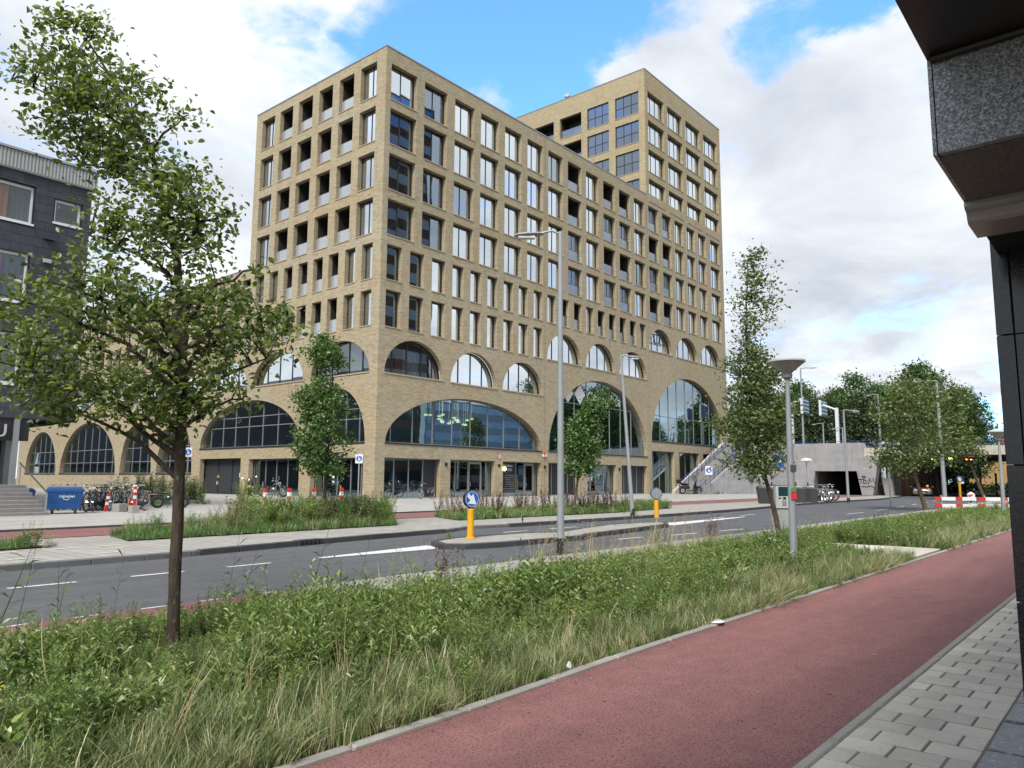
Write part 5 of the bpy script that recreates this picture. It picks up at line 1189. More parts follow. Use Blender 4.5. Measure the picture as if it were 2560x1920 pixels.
for a, b, k, s in ((2.35, 8.0, 'reed', 1.2), (2.5, 7.9, 'reed', .9), (2.75, 7.7, 'reed', 1.0), (3.2, 7.6, 'reed', .85), (5.6, 6.6, 'reed', 1.1), (5.9, 6.3, 'reed', .95), (7.1, 5.9, 'reed', 1.0), (7.3, 7.3, 'dock', .9), (7.45, 7.2, 'dock', .75), (6.4, 7.0, 'seed', 1.0), (6.2, 7.2, 'seed', .9), (4.2, 7.7, 'seed', 1.0), (5.2, 7.6, 'seed', .85), (12.2, 8.3, 'seed', 1.1), (12.6, 8.1, 'straw', 1.2), (13.0, 8.2, 'seed', 1.1), (13.7, 8.0, 'straw', 1.3), (14.2, 8.1, 'seed', 1.2), (14.9, 8.2, 'bush', .8), (15.3, 8.0, 'seed', 1.2), (16.1, 8.3, 'seed', 1.1), (17.2, 8.2, 'dock', .9), (17.5, 8.35, 'dock', .8)): pts.append((a, b, .03, k, s, 0))
for _ in range(60): pts.append((random.uniform(10.5, 17.5), random.uniform(7.7, 8.5), .03, pick({'seed': 3, 'straw': 1.4}), random.uniform(.75, 1.15), 0))
for _ in range(34): pts.append((random.uniform(.8, 6), random.uniform(4.1, 6.6), .03, 'stalk', random.uniform(.7, 1.1), 0))
for _ in range(24): pts.append((random.uniform(6, 16), random.uniform(4.4, 7.6), .03, 'stalk', random.uniform(.7, 1.1), 0))
for _ in range(26): pts.append((random.uniform(6.8, 17), random.uniform(9.45, 9.6), .0, pick({'green': 3, 'weed': 1}), random.uniform(.25, .55), 0))
scatter('weed_bed', 'dense weeds and pale grass in the foreground bed along the red path', pts, 'weeds'); pts = []
def farbed(x, y):
    e = y-3.8; v = vn(x, y, .5)
    if 20.4 < x < 23 and y > 8.2: return None
    if e < .8: return pick({'grass': 6, 'green': 2, 'straw': .1}), random.uniform(1.0, 1.5), .25 if e < .3 else 0
    if e < 1.6: return pick({'grass': 3, 'leafy': 2, 'weed': 3, 'straw': .25}), random.uniform(1.0, 1.4), 0
    k = pick({'bush': 2.2, 'weed': 4, 'leafy': 1.6, 'seed': .06, 'dock': .04, 'yellow': .05}); s = random.uniform(.8, 1.15)*(1+.12*v); hm = max(.22, min(.62, 1.6*(9.4-y)/9.4*1.0))
    return k, min(s, hm/(.8 if k == 'bush' else .44)*random.uniform(.8, 1.1)), 0
bed(20.6, 30, 3.85, 8.5, 26, farbed); bed(30, 48, 3.8, 8.5, 16, farbed); bed(48, 75, 3.7, 8.4, 8, farbed)
scatter('weed_bed_far', 'tall weeds in the bed beyond the paved crossing', pts, 'weeds'); pts = []
def in_poly(x, y, poly): return inside((x, y), poly)
def strip(poly, dens, fn, z=.12):
    x0, x1 = min(p[0] for p in poly), max(p[0] for p in poly); y0, y1 = min(p[1] for p in poly), max(p[1] for p in poly)
    for _ in range(int((x1-x0)*(y1-y0)*dens)):
        x, y = random.uniform(x0, x1), random.uniform(y0, y1)
        if not in_poly(x, y, poly): continue
        r = fn(x, y)
        if r: pts.append((x, y, z, r[0], r[1], 0))
strip(G1, 34, lambda x, y: (pick({'green': 6, 'weed': 1, 'leafy': .5}), random.uniform(.8, 1.2)))
scatter('verge_grass', 'low green grass verge at the left beside the far pavement', pts, 'grass'); pts = []
def g2(x, y):
    fr = y-yat([(8, 18.75), (17, 19.15)], x)
    if x < 10.5 or fr < .5: return pick({'green': 7, 'grass': 1.4, 'weed': .5}), random.uniform(.9, 1.4)
    if x > 12.2 and fr > .6: return pick({'bush': 3.4, 'weed': 1.4, 'grass': 2.4, 'dock': .35, 'straw': .25}), random.uniform(.8, 1.15)
    return pick({'grass': 4, 'green': 2, 'straw': .8, 'dock': .12, 'weed': 1}), random.uniform(1.1, 1.6)
strip(G2, 44, g2)
scatter('verge_weeds', 'rough grass and bushy weeds around the slender tree', pts, 'weeds'); pts = []
def g3(x, y):
    fr = y-19.8+.0*x
    if fr < .7: return pick({'green': 7, 'leafy': 1, 'grass': 1}), random.uniform(.9, 1.4)
    return pick({'dock': 1.1, 'grass': 3.0, 'green': 3.0, 'straw': .8, 'weed': 1.2, 'leafy': .8}) if x < 35.5 else pick({'green': 3, 'weed': 2, 'leafy': 1}), random.uniform(.9, 1.3)
strip(G3, 30, g3)
scatter('dock_verge', 'grass verge with dark red dock seed heads before the arches', pts, 'weeds'); pts = []
# stray weeds: island, wall foot, round the bollards and bikes
for x, y, k, s in ((13.9, 13.7, 'green', .7), (14.15, 13.9, 'leafy', .5), (14.7, 13.8, 'green', .6), (14.9, 13.9, 'leafy', .45), (22.5, 14.2, 'green', .7), (23.4, 14.2, 'leafy', .5), (24.6, 14.1, 'green', .6), (21.6, 14.1, 'green', .5)): pts.append((x, y, .11, k, s, 0))
for _ in range(30): pts.append((random.uniform(18, 27), random.uniform(41, 43.5), .12, pick({'bush': 1, 'green': 4, 'grass': 2}), random.uniform(1.0, 1.6), 0))
for _ in range(26): pts.append((random.uniform(19.5, 24), random.uniform(44, 47), .12, 'bush', random.uniform(1.4, 2.2), 0))
for x, y, s in ((36.7, 44.6, 1.3), (37.3, 44.3, 1.0), (51.6, 44.5, 1.1), (43.0, 44.4, .6), (30.2, 18.6, .8), (29.0, 17.25, .7), (28.8, 17.3, .6)): pts.append((x, y, .12, 'weed', s, 0))
for _ in range(26): pts.append((random.uniform(84, 92), 39.55-random.random()*.2, .1, 'weed', random.uniform(.6, 1.1), 0))
scatter('stray_weeds', 'stray tufts of weeds on the island, plaza edge and wall foot', pts, 'weeds')
# clipped hedge far beyond the viaduct
rngh = np.random.default_rng(9); ch = np.stack([rngh.uniform(-.8, .8, 400), rngh.uniform(-9, 9, 400), rngh.uniform(.1, 1.5, 400)], 1)
hd = link('hedge', leaves_mesh('hedge', ch, .4, 14, np.full(400, .25), M_LEAFB, rngh), None, (140, 19, 0)); tag(hd, 'low clipped green hedge beyond the viaduct', 'hedge')
# ------------------------------------------------------------------ street furniture
M_POLE = vary('galvanised_pole', (.29, .31, .32), .12, 3., .45, .05, 40, metal=.25); M_BLK = mat('black_plastic', (.012, .012, .013), .5); M_RUB = mat('black_rubber', (.014, .014, .014), .8)
M_CHR = mat('chrome', (.62, .62, .62), .18, .95); M_SBLUE = mat('sign_blue', (.012, .095, .42), .4); M_SWH = mat('sign_white'); M_SRED = mat('sign_red'); M_YPOST = vary('yellow_post', (.66, .33, .012), .12, 3., .5)
M_GREYM = mat('grey_metal', (.30, .31, .32), .5, .3); M_LENS = mat('lamp_lens', (.62, .62, .58), .2)
RT = Vector((math.cos(YAW), -math.sin(YAW), 0))                  # across the street view, to the right
def disc(mb, c, r, y0, y1, m, n=28):
    mb.loft([[(c[0]+r*math.cos(2*PI*j/n), y0, c[1]+r*math.sin(2*PI*j/n)) for j in range(n)], [(c[0]+r*math.cos(2*PI*j/n), y1, c[1]+r*math.sin(2*PI*j/n)) for j in range(n)]], m, True, True); return mb
def street_lamp(label, loc, h, arm, r0=.085, lean=0.0, z0=0.0, head=.95, group='tall street lamps', rot=-YAW, sleeve=True):
    """arm > 0 points right in the local frame, < 0 left"""
    o = thing('street_lamp', label, 'street lamp', loc, rot, group); s = 1 if arm > 0 else -1
    MB().tube([(0, 0, 0), (lean*.5, 0, h*.5), (lean, 0, h)], [r0, r0*.8, r0*.55], 14).build('pole', M_POLE, o, True)
    if sleeve: MB().tube([(0, 0, 0), (0, 0, .32)], r0*1.05, 14).build('base_sleeve', M_BLK, o, True)
    MB().tube([(lean, 0, h-.06), (lean+s*.25*abs(arm), 0, h+.02-.1*abs(arm)*0), (lean+s*.55*abs(arm), 0, h-.03)], r0*.32, 8).build('arm', M_POLE, o, True)
    L_ = head; prof = [(0, .04), (.18, .10), (.5, .13), (.85, .11), (1, .03)]
    b = MB(); rings = []
    for u, w in prof:
        x = lean+s*(.5*abs(arm)+u*L_*.75); z = h-.05-.05*u; rings.append([(x, w*math.cos(2*PI*j/10), z+w*.5*math.sin(2*PI*j/10)) for j in range(10)])
    hd = b.loft(rings, 0, True, True).build('lamp_head', M_GREYM, o, True)
    x0, x1 = sorted((lean+s*(.5*abs(arm)+.3*L_*.75), lean+s*(.5*abs(arm)+.85*L_*.75))); link('lens', MB().box((x0, -.08, h-.165), (x1, .08, h-.12)).mesh('lens', M_LENS), hd)
    return o
street_lamp('tall grey street lamp on the near kerb, its head reaching left before the arches', (13.42, 9.85, .05), 7.15, -.75, .08, head=.9)
l2 = street_lamp('slightly leaning grey street lamp in the far pavement, head to the right', (28.9, 17.35, .1), 7.05, .6, .095, lean=-.43, head=.75)
street_lamp('grey street lamp on the far kerb beside the waste containers', (61.6, 17.9, .1), 7.1, .9, .11, lean=-.05, head=1.1)
street_lamp('tall thick grey street lamp half hidden by the tilted trees', (79.3, 14.6, 0), 11.1, -2.2, .2, lean=-.1, head=1.6)
# cone-topped path lamps
def opal():
    m = mat('opal_shade', (.8, .8, .78), .25); t = NT(m)
    d = t.n('ShaderNodeBsdfDiffuse', {'Color': (.72, .72, .70)}); tr = t.n('ShaderNodeBsdfTranslucent', {'Color': (.88, .87, .84)}); g_ = t.n('ShaderNodeBsdfGlossy', {'Color': (.9, .9, .9), 'Roughness': .12})
    a = t.n('ShaderNodeMixShader', {0: .68, 1: d.outputs[0], 2: tr.outputs[0]}); b = t.n('ShaderNodeMixShader', {0: .07, 1: a.outputs[0], 2: g_.outputs[0]}); t.L.new(b.outputs[0], t.N['Material Output'].inputs[0]); t.N.remove(t.b); return m
OPAL = opal()
def cone_lamp(label, loc, h, R, r=.07, group='cone-topped path lamps'):
    o = thing('path_lamp', label, 'street lamp', loc, 0, group); zc = h-R*1.20; q13 = 1.28
    MB().tube([(0, 0, 0), (0, 0, 1.7), (0, 0, zc)], [r*1.25, r*1.1, r*.62], 16).build('pole', M_POLE, o, True)
    gm = glass_clear('lamp_shade_glass', (.82, .82, .80), .18, (1, 1, 1)) if 'lamp_shade_glass' not in MATS else MATS['lamp_shade_glass']
    sh = MB().loft([[(rr*math.cos(2*PI*j/28), rr*math.sin(2*PI*j/28), z) for j in range(28)] for rr, z in ((r*.8, zc), (R*.35, zc+R*.22*q13), (R*.98, zc+R*.62*q13))], 0).build('lamp_shade', OPAL, o, True)
    MB().lathe([(R*.98, zc+R*.615*q13), (R*1.02, zc+R*.63*q13), (R*1.02, zc+R*.70*q13), (R*.9, zc+R*.74*q13), (R*.35, zc+R*.90*q13), (.01, zc+R*.94*q13)], n=28).build('lamp_cap', mat('cap_grey', (.42, .44, .43), .4), o, 30)
    link('collar', MB().lathe([(r*.7, zc-.06), (r*1.5, zc-.02), (r*1.7, zc+R*.10), (r*.6, zc+R*.12)], n=18).mesh('collar', M_GREYM), sh); link('bulb', MB().lathe([(.03, zc+.05), (.05, zc+R*.3), (.03, zc+R*.45)], n=10).mesh('bulb', M_BLK), sh)
    return o
cn = cone_lamp('cone-topped grey path lamp beside the parking meter, a red sticker on its pole', (13.36, 4.82, 0), 3.84, .315, .056)
MB().box((-.05, -.012, 1.30), (.05, 0, 1.42), 0).box((-.045, -.014, 1.43), (.045, -.002, 1.50), 1).build('sticker', [mat('sticker_red', (.55, .03, .04), .5), mat('sticker_green', (.10, .22, .05), .5)], cn, loc=(-.042, -.048, 0), rot=-YAW+.1); MB().box((-.05, -.01, 1.78), (.05, .0, 1.9)).build('number_plate', mat('plate_dark', (.06, .06, .06), .5), cn, loc=(-.03, -.055, 0), rot=-YAW)
cone_lamp('far cone-topped path lamp next to the granite column', (40.1, 5.1, 0), 4.05, .42, .07)
gl = thing('globe_lamp_post', 'thin lamp post with a mushroom shade in front of the underpass wall', 'street lamp', (92, 31.3, .1))
MB().tube([(0, 0, 0), (0, 0, 3.9)], .07, 8).build('pole', M_POLE, gl); MB().lathe([(.05, 3.7), (.25, 3.95), (.32, 4.0), (.7, 4.05), (.6, 4.25), (.1, 4.4)], n=16).build('shade', M_LENS, gl, True)
# lamps and sign gantries on the viaduct
street_lamp('very tall slim lamp post standing on the viaduct', (110, 37.7, 5.95), 12.0, 2.0, .17, head=1.8, group='lamps on the viaduct', rot=-PI/2, sleeve=False)
street_lamp('short lamp post on the viaduct left of the white gantry pole', (110, 34.9, 5.95), 3.9, -1.6, .13, head=1.1, group='lamps on the viaduct', rot=-PI/2, sleeve=False)
street_lamp('short lamp post on the viaduct right of the white gantry pole', (110, 32.3, 5.95), 3.2, -1.6, .13, head=1.0, group='lamps on the viaduct', rot=-PI/2, sleeve=False)
street_lamp('lamp post on the viaduct with blue railing at its foot, near the leaning tree', (110, 27.5, 5.9), 7.6, -1.5, .16, head=1.1, group='lamps on the viaduct', rot=-PI/2, sleeve=False)
def gantry(label, y, top, arm, sz):
    o = thing('sign_gantry', label, 'road sign', (110.5, y, 5.95), -PI/2, 'sign gantries on the viaduct'); h = top-5.95; s = 1 if arm > 0 else -1
    MB().box((-.2, -.2, 0), (.2, .2, h)).build('pole', mat('white_steel', (.62, .66, .70), .4), o); MB().tube([(0, 0, h-.3), (arm, 0, h+.55)], .14, 6).build('arm', MATS['white_steel'], o)
    sg = MB().box((arm-.12, -.9, sz[0]-5.95), (arm+.12, 1.6, sz[1]-5.95)).build('sign_panel', mat('sign_back', (.20, .28, .42), .5, .2), o); 
    for q in range(4): z = sz[0]-5.95+(sz[1]-sz[0])*(q+.5)/4; link('stiffener', MB().box((arm+.121, -.85, z-.05), (arm+.2, 1.55, z+.05)).mesh('stiffener', MATS['white_steel']), sg)
    link('edge_frame', MB().box((arm-.16, -1.0, sz[0]-6.0), (arm+.16, -.902, sz[1]-5.9)).mesh('edge_frame', MATS['white_steel']), sg); return o
gantry('white sign gantry whose arm reaches left over the viaduct', 33.1, 12.0, -1.95, (11.0, 13.1)); gantry('white sign gantry whose arm reaches right, behind the cone lamp pole', 39.4, 13.2, 1.8, (11.4, 13.5))
# pedestrian-zone signs
def ped_sign(label, loc, h, size, rot=-YAW, pole=True):
    o = thing('pedestrian_sign', label, 'road sign', loc, rot, 'pedestrian zone signs')
    MB().tube([(0, .03, 0), (0, .03, h)], .045, 8).build('pole', M_POLE, o)
    w = size/2; sg = MB().box((-w, -.02, h-size*1.25), (w, .0, h), 0).build('sign_plate', M_SWH, o); c = h-size*.62
    link('blue_disc', disc(MB(), (0, c), w*.82, -.03, -.021, 0).mesh('blue_disc', M_SBLUE), sg)
    f = MB(); f.lathe([(.001, -.1), (.05*size/.5, -.02), (.001, .04)], (-.05*size, -.036, c+.24*size), 8); f.prism([(-.16*size, c+.02*size), (.02*size, c+.16*size), (.06*size, c-.02*size), (.03*size, c-.30*size), (-.03*size, c-.30*size), (-.05*size, c-.1*size), (-.1*size, c-.30*size), (-.16*size, c-.30*size), (-.1*size, c)], -.040, -.031); f.prism([(.10*size, c+.06*size), (.18*size, c+.06*size), (.2*size, c-.30*size), (.10*size, c-.30*size)], -.040, -.031)
    link('walking_figures', f.mesh('walking_figures', M_SWH), sg); return o
ped_sign('blue and white pedestrian sign on a pole before the brick corner', (33.5, 41.8, .12), 3.2, .5)
ped_sign('blue and white pedestrian sign behind the foreground tree trunk', (26.2, 51.4, .12), 3.6, .52)
ped_sign('blue and white pedestrian sign at the foot of the public stairs', (82.8, 39.4, .1), 3.3, .8)
# parking sign, small traffic sign pole
pk_ = thing('parking_sign', 'blue parking sign with a white P on a grey post', 'road sign', (46.6, 17.55, .1), -YAW); MB().tube([(.1, .05, 0), (.1, .05, 3.2)], .055, 8).build('post', M_POLE, pk_)
MB().bbox((-.34, -.02, 2.35), (.34, .02, 3.2), .02).build('sign_plate', M_SBLUE, pk_); text('letter_p', 'P', .62, M_SWH, pk_, (-.16, -.026, 2.5), ext=.004); text('letter_top', 'H', .3, M_SWH, pk_, (-.22, -.026, 3.0), ext=.004); MB().box((-.34, -.015, 2.1), (.34, .015, 2.3)).build('under_plate', mat('plate_tan', (.34, .27, .22), .6), pk_)
sp_ = thing('sign_post', 'grey traffic sign post seen edge-on at the kerb before the underpass', 'road sign', (55, 13.3, 0), -YAW); MB().tube([(0, 0, 0), (-.05, 0, 2.6)], .06, 8).build('post', M_POLE, sp_); MB().tube([(0, 0, 0), (0, 0, .7)], .085, 8).build('foot', M_GREYM, sp_); MB().box((-.35, -.05, 1.9), (-.28, .35, 2.6)).build('sign_plate', M_SWH, sp_)
# keep-right posts on the island
def keep_right(label, loc, front, h=.74, gap=.0, rot=0.0):
    o = thing('keep_right_post', label, 'road sign', loc, rot, 'yellow keep-right posts'); 
    if gap: MB().tube([(0, 0, 0), (0, 0, gap+.05)], .03, 8).build('stub', M_GREYM, o)
    else: MB().lathe([(.13, 0), (.13, .03), (.09, .05)], n=18).build('foot', M_YPOST, o, 30)
    MB().lathe([(.085, gap), (.085, h), (.07, h+.02)], n=20).build('post', M_YPOST, o, 30); MB().lathe([(.075, h), (.07, h+.05), (.05, h+.06)], n=16).build('collar', M_BLK, o, 30)
    c = h+.26; R = .215; b = disc(MB(), (0, c), R, -.055, .055, 0, 32).build('sign_housing', M_BLK if front else mat('housing_blue', (.03, .08, .16), .4), o, 30); s = -1 if front else 1
    if front:
        f = disc(MB(), (0, c), R*.98, -.062, -.056, 0, 32).build('blue_face', M_SBLUE, o)
        rg_ = MB(); rg_.loft([[((R*k)*math.cos(2*PI*j/32), -.0635, c+(R*k)*math.sin(2*PI*j/32)) for j in range(32)] for k in (.90, .85)], 0).build('white_ring', M_SWH, o)
        ar = [(-.10, .145), (-.02, .06), (.03, .14), (.125, -.135), (-.13, -.115), (-.055, -.03), (-.145, .06)]
        MB().prism([(p[0], c+p[1]) for p in ar], -.070, -.0625).build('white_arrow', M_SWH, o)
    else:
        disc(MB(), (0, c), R*.88, -.062, -.056, 0, 32).build('grey_back', mat('sign_backing', (.20, .22, .24), .5), o); MB().box((-.015, -.075, c-R), (.015, -.06, c+R)).build('back_strut', M_GREYM, o)
    return o
keep_right('yellow post with a blue keep-right arrow sign at the island tip', (14.43, 13.45, .115), True, rot=-.25)
keep_right('yellow post showing the grey back of its round sign', (25.0, 14.0, .115), False, .78, .16, rot=-.85)
yp = keep_right('distant yellow post with a blue sign beyond the barrier', (91.4, 15.4, 0), True, 1.25, rot=-.8); yp.scale = (1.35, 1.35, 1.35)
# parking meter
pmr = thing('parking_meter', 'grey parking ticket machine behind the cone-topped lamp', 'parking meter', (23.3, 8.7, .05), -YAW-.08)
MB().bbox((-.19, -.12, 0), (.19, .12, .76), .015).build('pedestal', mat('meter_grey', (.38, .39, .38), .5), pmr); hd = MB().bbox((-.23, -.16, .765), (.23, .14, 1.46), .02).build('head', mat('meter_pale', (.52, .53, .50), .5), pmr)
link('screen', MB().box((-.15, -.168, 1.13), (.16, -.16, 1.41)).mesh('screen', mat('meter_screen', (.02, .05, .06), .15)), hd); link('keypad', MB().box((-.02, -.170, 1.03), (.07, -.16, 1.10)).mesh('keypad', M_BLK), hd); link('slot', MB().box((-.16, -.170, 1.05), (-.07, -.16, 1.08)).mesh('slot', M_BLK), hd); link('ticket_tray', MB().box((-.05, -.172, .84), (.08, -.16, 1.0)).mesh('ticket_tray', M_GREYM), hd); link('top_cap', MB().box((-.245, -.175, 1.45), (.245, .15, 1.475)).mesh('top_cap', M_GREYM), hd)
# underground-container inlets
def waste_inlet(label, loc, rot=-YAW-.15):
    o = thing('waste_container', label, 'container', loc, rot, 'dark underground waste containers')
    b = MB().loft([[(-.85, -.55, 0), (.55, -.55, 0), (.55, .55, 0), (-.85, .55, 0)], [(-1.0, -.55, 1.1), (.55, -.55, 1.0), (.55, .55, 1.0), (-1.0, .55, 1.1)], [(-.9, -.5, 1.22), (.5, -.5, 1.1), (.5, .5, 1.1), (-.9, .5, 1.22)]], 0, True, True).build('body', mat('container_grey', (.024, .024, .027), .5), o)
    MB().box((.06, -.565, .02), (.52, -.552, .95)).build('door_panel', mat('container_green', (.035, .038, .037), .45), o); MB().bbox((-.15, -.35, 1.12), (.4, .3, 1.2), .02).build('lid', mat('lid_steel', (.52, .53, .55), .35, .4), o); MB().tube([(0, 0, 1.2), (0, 0, 1.5)], .05, 6).build('handle', M_BLK, o); return o
waste_inlet('dark waste container inlet, the left of the pair by the bicycle rack', (57.2, 20.3, .1)); waste_inlet('dark waste container inlet between its twin and the bicycle rack', (58.9, 20.0, .1)); waste_inlet('dark waste container behind the parking meter', (53.0, 20.5, .1))
# blue wheeled bins
def wheelie(label, loc, rot):
    o = thing('wheeled_bin', label, 'bin', loc, rot, 'blue wheeled bins by the steps'); m = vary('bin_blue', (.008, .058, .19), .18, 3., .45)
    w0, w1, d0, d1 = .72, .83, .5, .6
    MB().loft([[(-w0, -d0, .26), (w0, -d0, .26), (w0, d0, .26), (-w0, d0, .26)], [(-w0-.02, -d0-.01, .5), (w0+.02, -d0-.01, .5), (w0+.02, d0+.01, .5), (-w0-.02, d0+.01, .5)], [(-w1+.03, -d1+.02, 1.10), (w1-.03, -d1+.02, 1.10), (w1-.03, d1-.02, 1.10), (-w1+.03, d1-.02, 1.10)]], 0, True, True).build('tub', m, o)
    MB().box((-w1, -d1, 1.08), (w1, d1, 1.2)).build('rim', m, o); MB().loft([[(-w1+.02, -d1+.02, 1.2), (w1-.02, -d1+.02, 1.2), (w1-.02, d1-.02, 1.2), (-w1+.02, d1-.02, 1.2)], [(-w1+.1, -d1+.15, 1.30), (w1-.1, -d1+.15, 1.30), (w1-.1, d1-.05, 1.34), (-w1+.1, d1-.05, 1.34)]], 0, True, True).build('lid', m, o)
    for sx in (-1, 1):
        for sy in (-1, 1): wl = MB().lathe([(.03, -.045), (.14, -.045), (.15, -.02), (.15, .02), (.14, .045), (.03, .045)], (sx*.5, sy*.38, .15), 16, axis='x').build('wheel', M_RUB, o, True); link('fork', MB().box((sx*.5-.07, sy*.38-.04, .15), (sx*.5+.07, sy*.38+.04, .28)).mesh('fork', M_GREYM), wl)
        MB().tube([(sx*(w1+.02), -.2, 1.12), (sx*(w1+.02), .2, 1.12)], .03, 6).build('trunnion', m, o)
    return o
wb_ = wheelie('blue wheeled bin with white logo beside the entrance steps', (12.35, 34.3, .12), -.38); wb_.scale = (.82, .82, .82); ww = mat('logo_white', (.62, .64, .66), .5)
text('lettering', 'renewi', .24, ww, wb_, (-.22, -.555, .80), ext=.003, sx=1.0)
lg = MB(); lg.torus((.10, -.556, .86), .17, .012, 20, 4, 0, 'y', .35, 2.5); lg.torus((.10, -.556, .86), .17, .012, 20, 4, 0, 'y', 3.5, 5.6); lg.build('logo_arcs', ww, wb_)
wheelie('blue wheeled bin half hidden behind the logo bin and steps', (11.75, 37.9, .12), -.2).scale = (.75, .75, .75)
# red and white bollards
_rb = {}
def bollard(label, loc, block=False, tilt=0.0, group='red and white bollards'):
    o = thing('bollard', label, 'bollard', loc, (0, tilt, 0), group); o.scale = (.84, .84, .84); z = .38 if block else 0.0; w = .06; hs = [0, .34, .50, .66, .80, .95]
    if block: MB().bbox((-.2, -.2, 0), (.2, .2, .38), .015).build('concrete_block', M_KERB, o)
    for i, (a, b) in enumerate(zip(hs, hs[1:])):
        MB().box((-w, -w, z+a), (w, w, z+b)).build('red_band' if i % 2 == 0 else 'white_band', M_SRED if i % 2 == 0 else M_SWH, o)
    return o
for i, (x, y, lab) in enumerate(((17.2, 27.3, 'red and white bollard in front of the parked cruiser motorcycle, leftmost of its row'), (18.35, 27.35, 'red and white bollard right of the cruiser motorcycle'), (19.65, 27.45, 'red and white bollard just left of the slender tree trunk'), (21.2, 27.6, 'red and white bollard right of the slender tree, before the pedestrian sign'))): bollard(lab, (x, y, .12)).scale = (1.08, 1.08, 1.16)
bollard('red and white bollard standing on a concrete block by the orange-wheeled bicycle', (14.55, 32.9, .12), True); bollard('red and white bollard tilted among the parked bicycles', (14.35, 35.2, .12), False, .12)
cb = tag(MB().bbox((-.22, -.22, 0), (.22, .22, .36), .015).build('concrete_block', M_KERB, None, loc=(14.6, 34.4, .12), rot=.3), 'grey concrete block behind the orange bicycle wheel', 'block')
# road-works barrier
def barrier(label, loc, rot, L_):
    o = thing('barrier', label, 'barrier', loc, rot, 'red and white road-works barriers'); n = max(3, round(L_/.36))
    for z0 in (.38, .72):
        for i in range(n): MB().box((i*L_/n, -.02, z0), ((i+1)*L_/n, .02, z0+.17)).build('red_band' if i % 3 == 0 else 'white_band', M_SRED if i % 3 == 0 else M_SWH, o)
    for x in (.35, L_-.35):
        MB().box((x-.04, .022, 0), (x+.04, .08, .98)).build('post', M_GREYM, o); MB().tube([(x, .05, .5), (x+.25, .4, 0)], .025, 6).build('strut', M_GREYM, o)
    return o
barrier('red and white road-works barrier, the left one, on the near kerb', (42.6, 8.3, .03), -YAW, 2.05); barrier('red and white road-works barrier beside the far cone-topped lamp', (44.0, 6.65, .03), -YAW, 2.2)
bcn = thing('barrier_beacon', 'white beacon board with red triangles between the two barriers', 'beacon', (43.95, 6.95, .03), -YAW); MB().loft([[(-.18, -.05, 0), (.18, -.05, 0), (.18, 0, 0), (-.18, 0, 0)], [(-.18, -.05, 1.05), (.18, -.05, 1.05), (.18, 0, 1.05), (-.18, 0, 1.05)], [(-.02, -.05, 1.15), (.02, -.05, 1.15), (.02, 0, 1.15), (-.02, 0, 1.15)]], 0, True, True).build('board', M_SWH, bcn)
for z in (.55, .82): MB().prism([(-.16, z), (-.16, z+.2), (.14, z+.2)], -.056, -.0505).build('red_triangle', M_SRED, bcn)
# striped poles, advertising frame and traffic light beyond the viaduct
for i, (x, y, lab) in enumerate(((126, 18.6, 'black and white striped pole right behind the barrier lamp post'), (128, 20.6, 'black and white striped pole before the hedge, left one'), (126, 16.7, 'black and white striped pole before the hedge, middle one'), (130, 14.6, 'black and white striped pole beside the advertising frame'), (124, 12.2, 'black and white striped pole beside the far cone-topped lamp'))):
    o = thing('striped_pole', lab, 'pole', (x, y, 0), 0, 'striped poles beyond the viaduct')
    for k in range(9): MB().lathe([(.14, k*.34), (.14, k*.34+.34)], n=8).build('black_band' if k % 2 == 0 else 'white_band', M_BLK if k % 2 == 0 else M_SWH, o)
ad = thing('advertising_frame', 'dark framed advertising panel behind the tilted tree trunk', 'sign', (120, 13.4, 0), -PI/2); MB().box((-1.1, -.15, .6), (1.1, .15, 4.0)).build('frame', M_FRAME, ad); MB().box((-.9, -.17, .8), (.9, -.152, 3.8)).build('panel', mat('ad_panel', (.30, .36, .33), .3), ad); MB().box((-.1, -.1, 0), (.1, .1, .6)).build('foot', M_FRAME, ad)
tl = thing('traffic_light', 'black traffic light beside the advertising frame', 'traffic light', (118, 11.6, 0), -PI/2); MB().tube([(0, 0, 0), (0, 0, 3)], .08, 8).build('pole', M_YPOST, tl); MB().box((-.2, -.2, 3.0), (.2, .2, 4.1)).build('housing', M_BLK, tl)
# litter
lt = MB(); lt.loft([[(.13*math.cos(t)*(1+.15*math.sin(3*t)), .08*math.sin(t), .005) for t in np.linspace(0, 2*PI, 13)[:-1]], [(.10*math.cos(t), .06*math.sin(t), .016+.008*math.sin(2*t)) for t in np.linspace(0, 2*PI, 13)[:-1]]], 0, True, True)
tag(lt.build('paper_litter', mat('paper_white', (.66, .66, .68), .7), None, True, (8.15, 3.83, .05), .1), 'flat crumpled white paper on the edging of the red path', 'litter')
lt = MB(); lt.loft([[(.035*math.cos(t)*s, .03*math.sin(t)*s, z) for t in np.linspace(0, 2*PI, 9)[:-1]] for s, z in ((.8, 0), (.95, .015), (.6, .04), (.3, .052))], 0, True, True)
tag(lt.build('tissue_litter', MATS['paper_white'], None, True, (5.35, 3.84, .05), .3), 'small crumpled white tissue against the grass edge', 'litter')

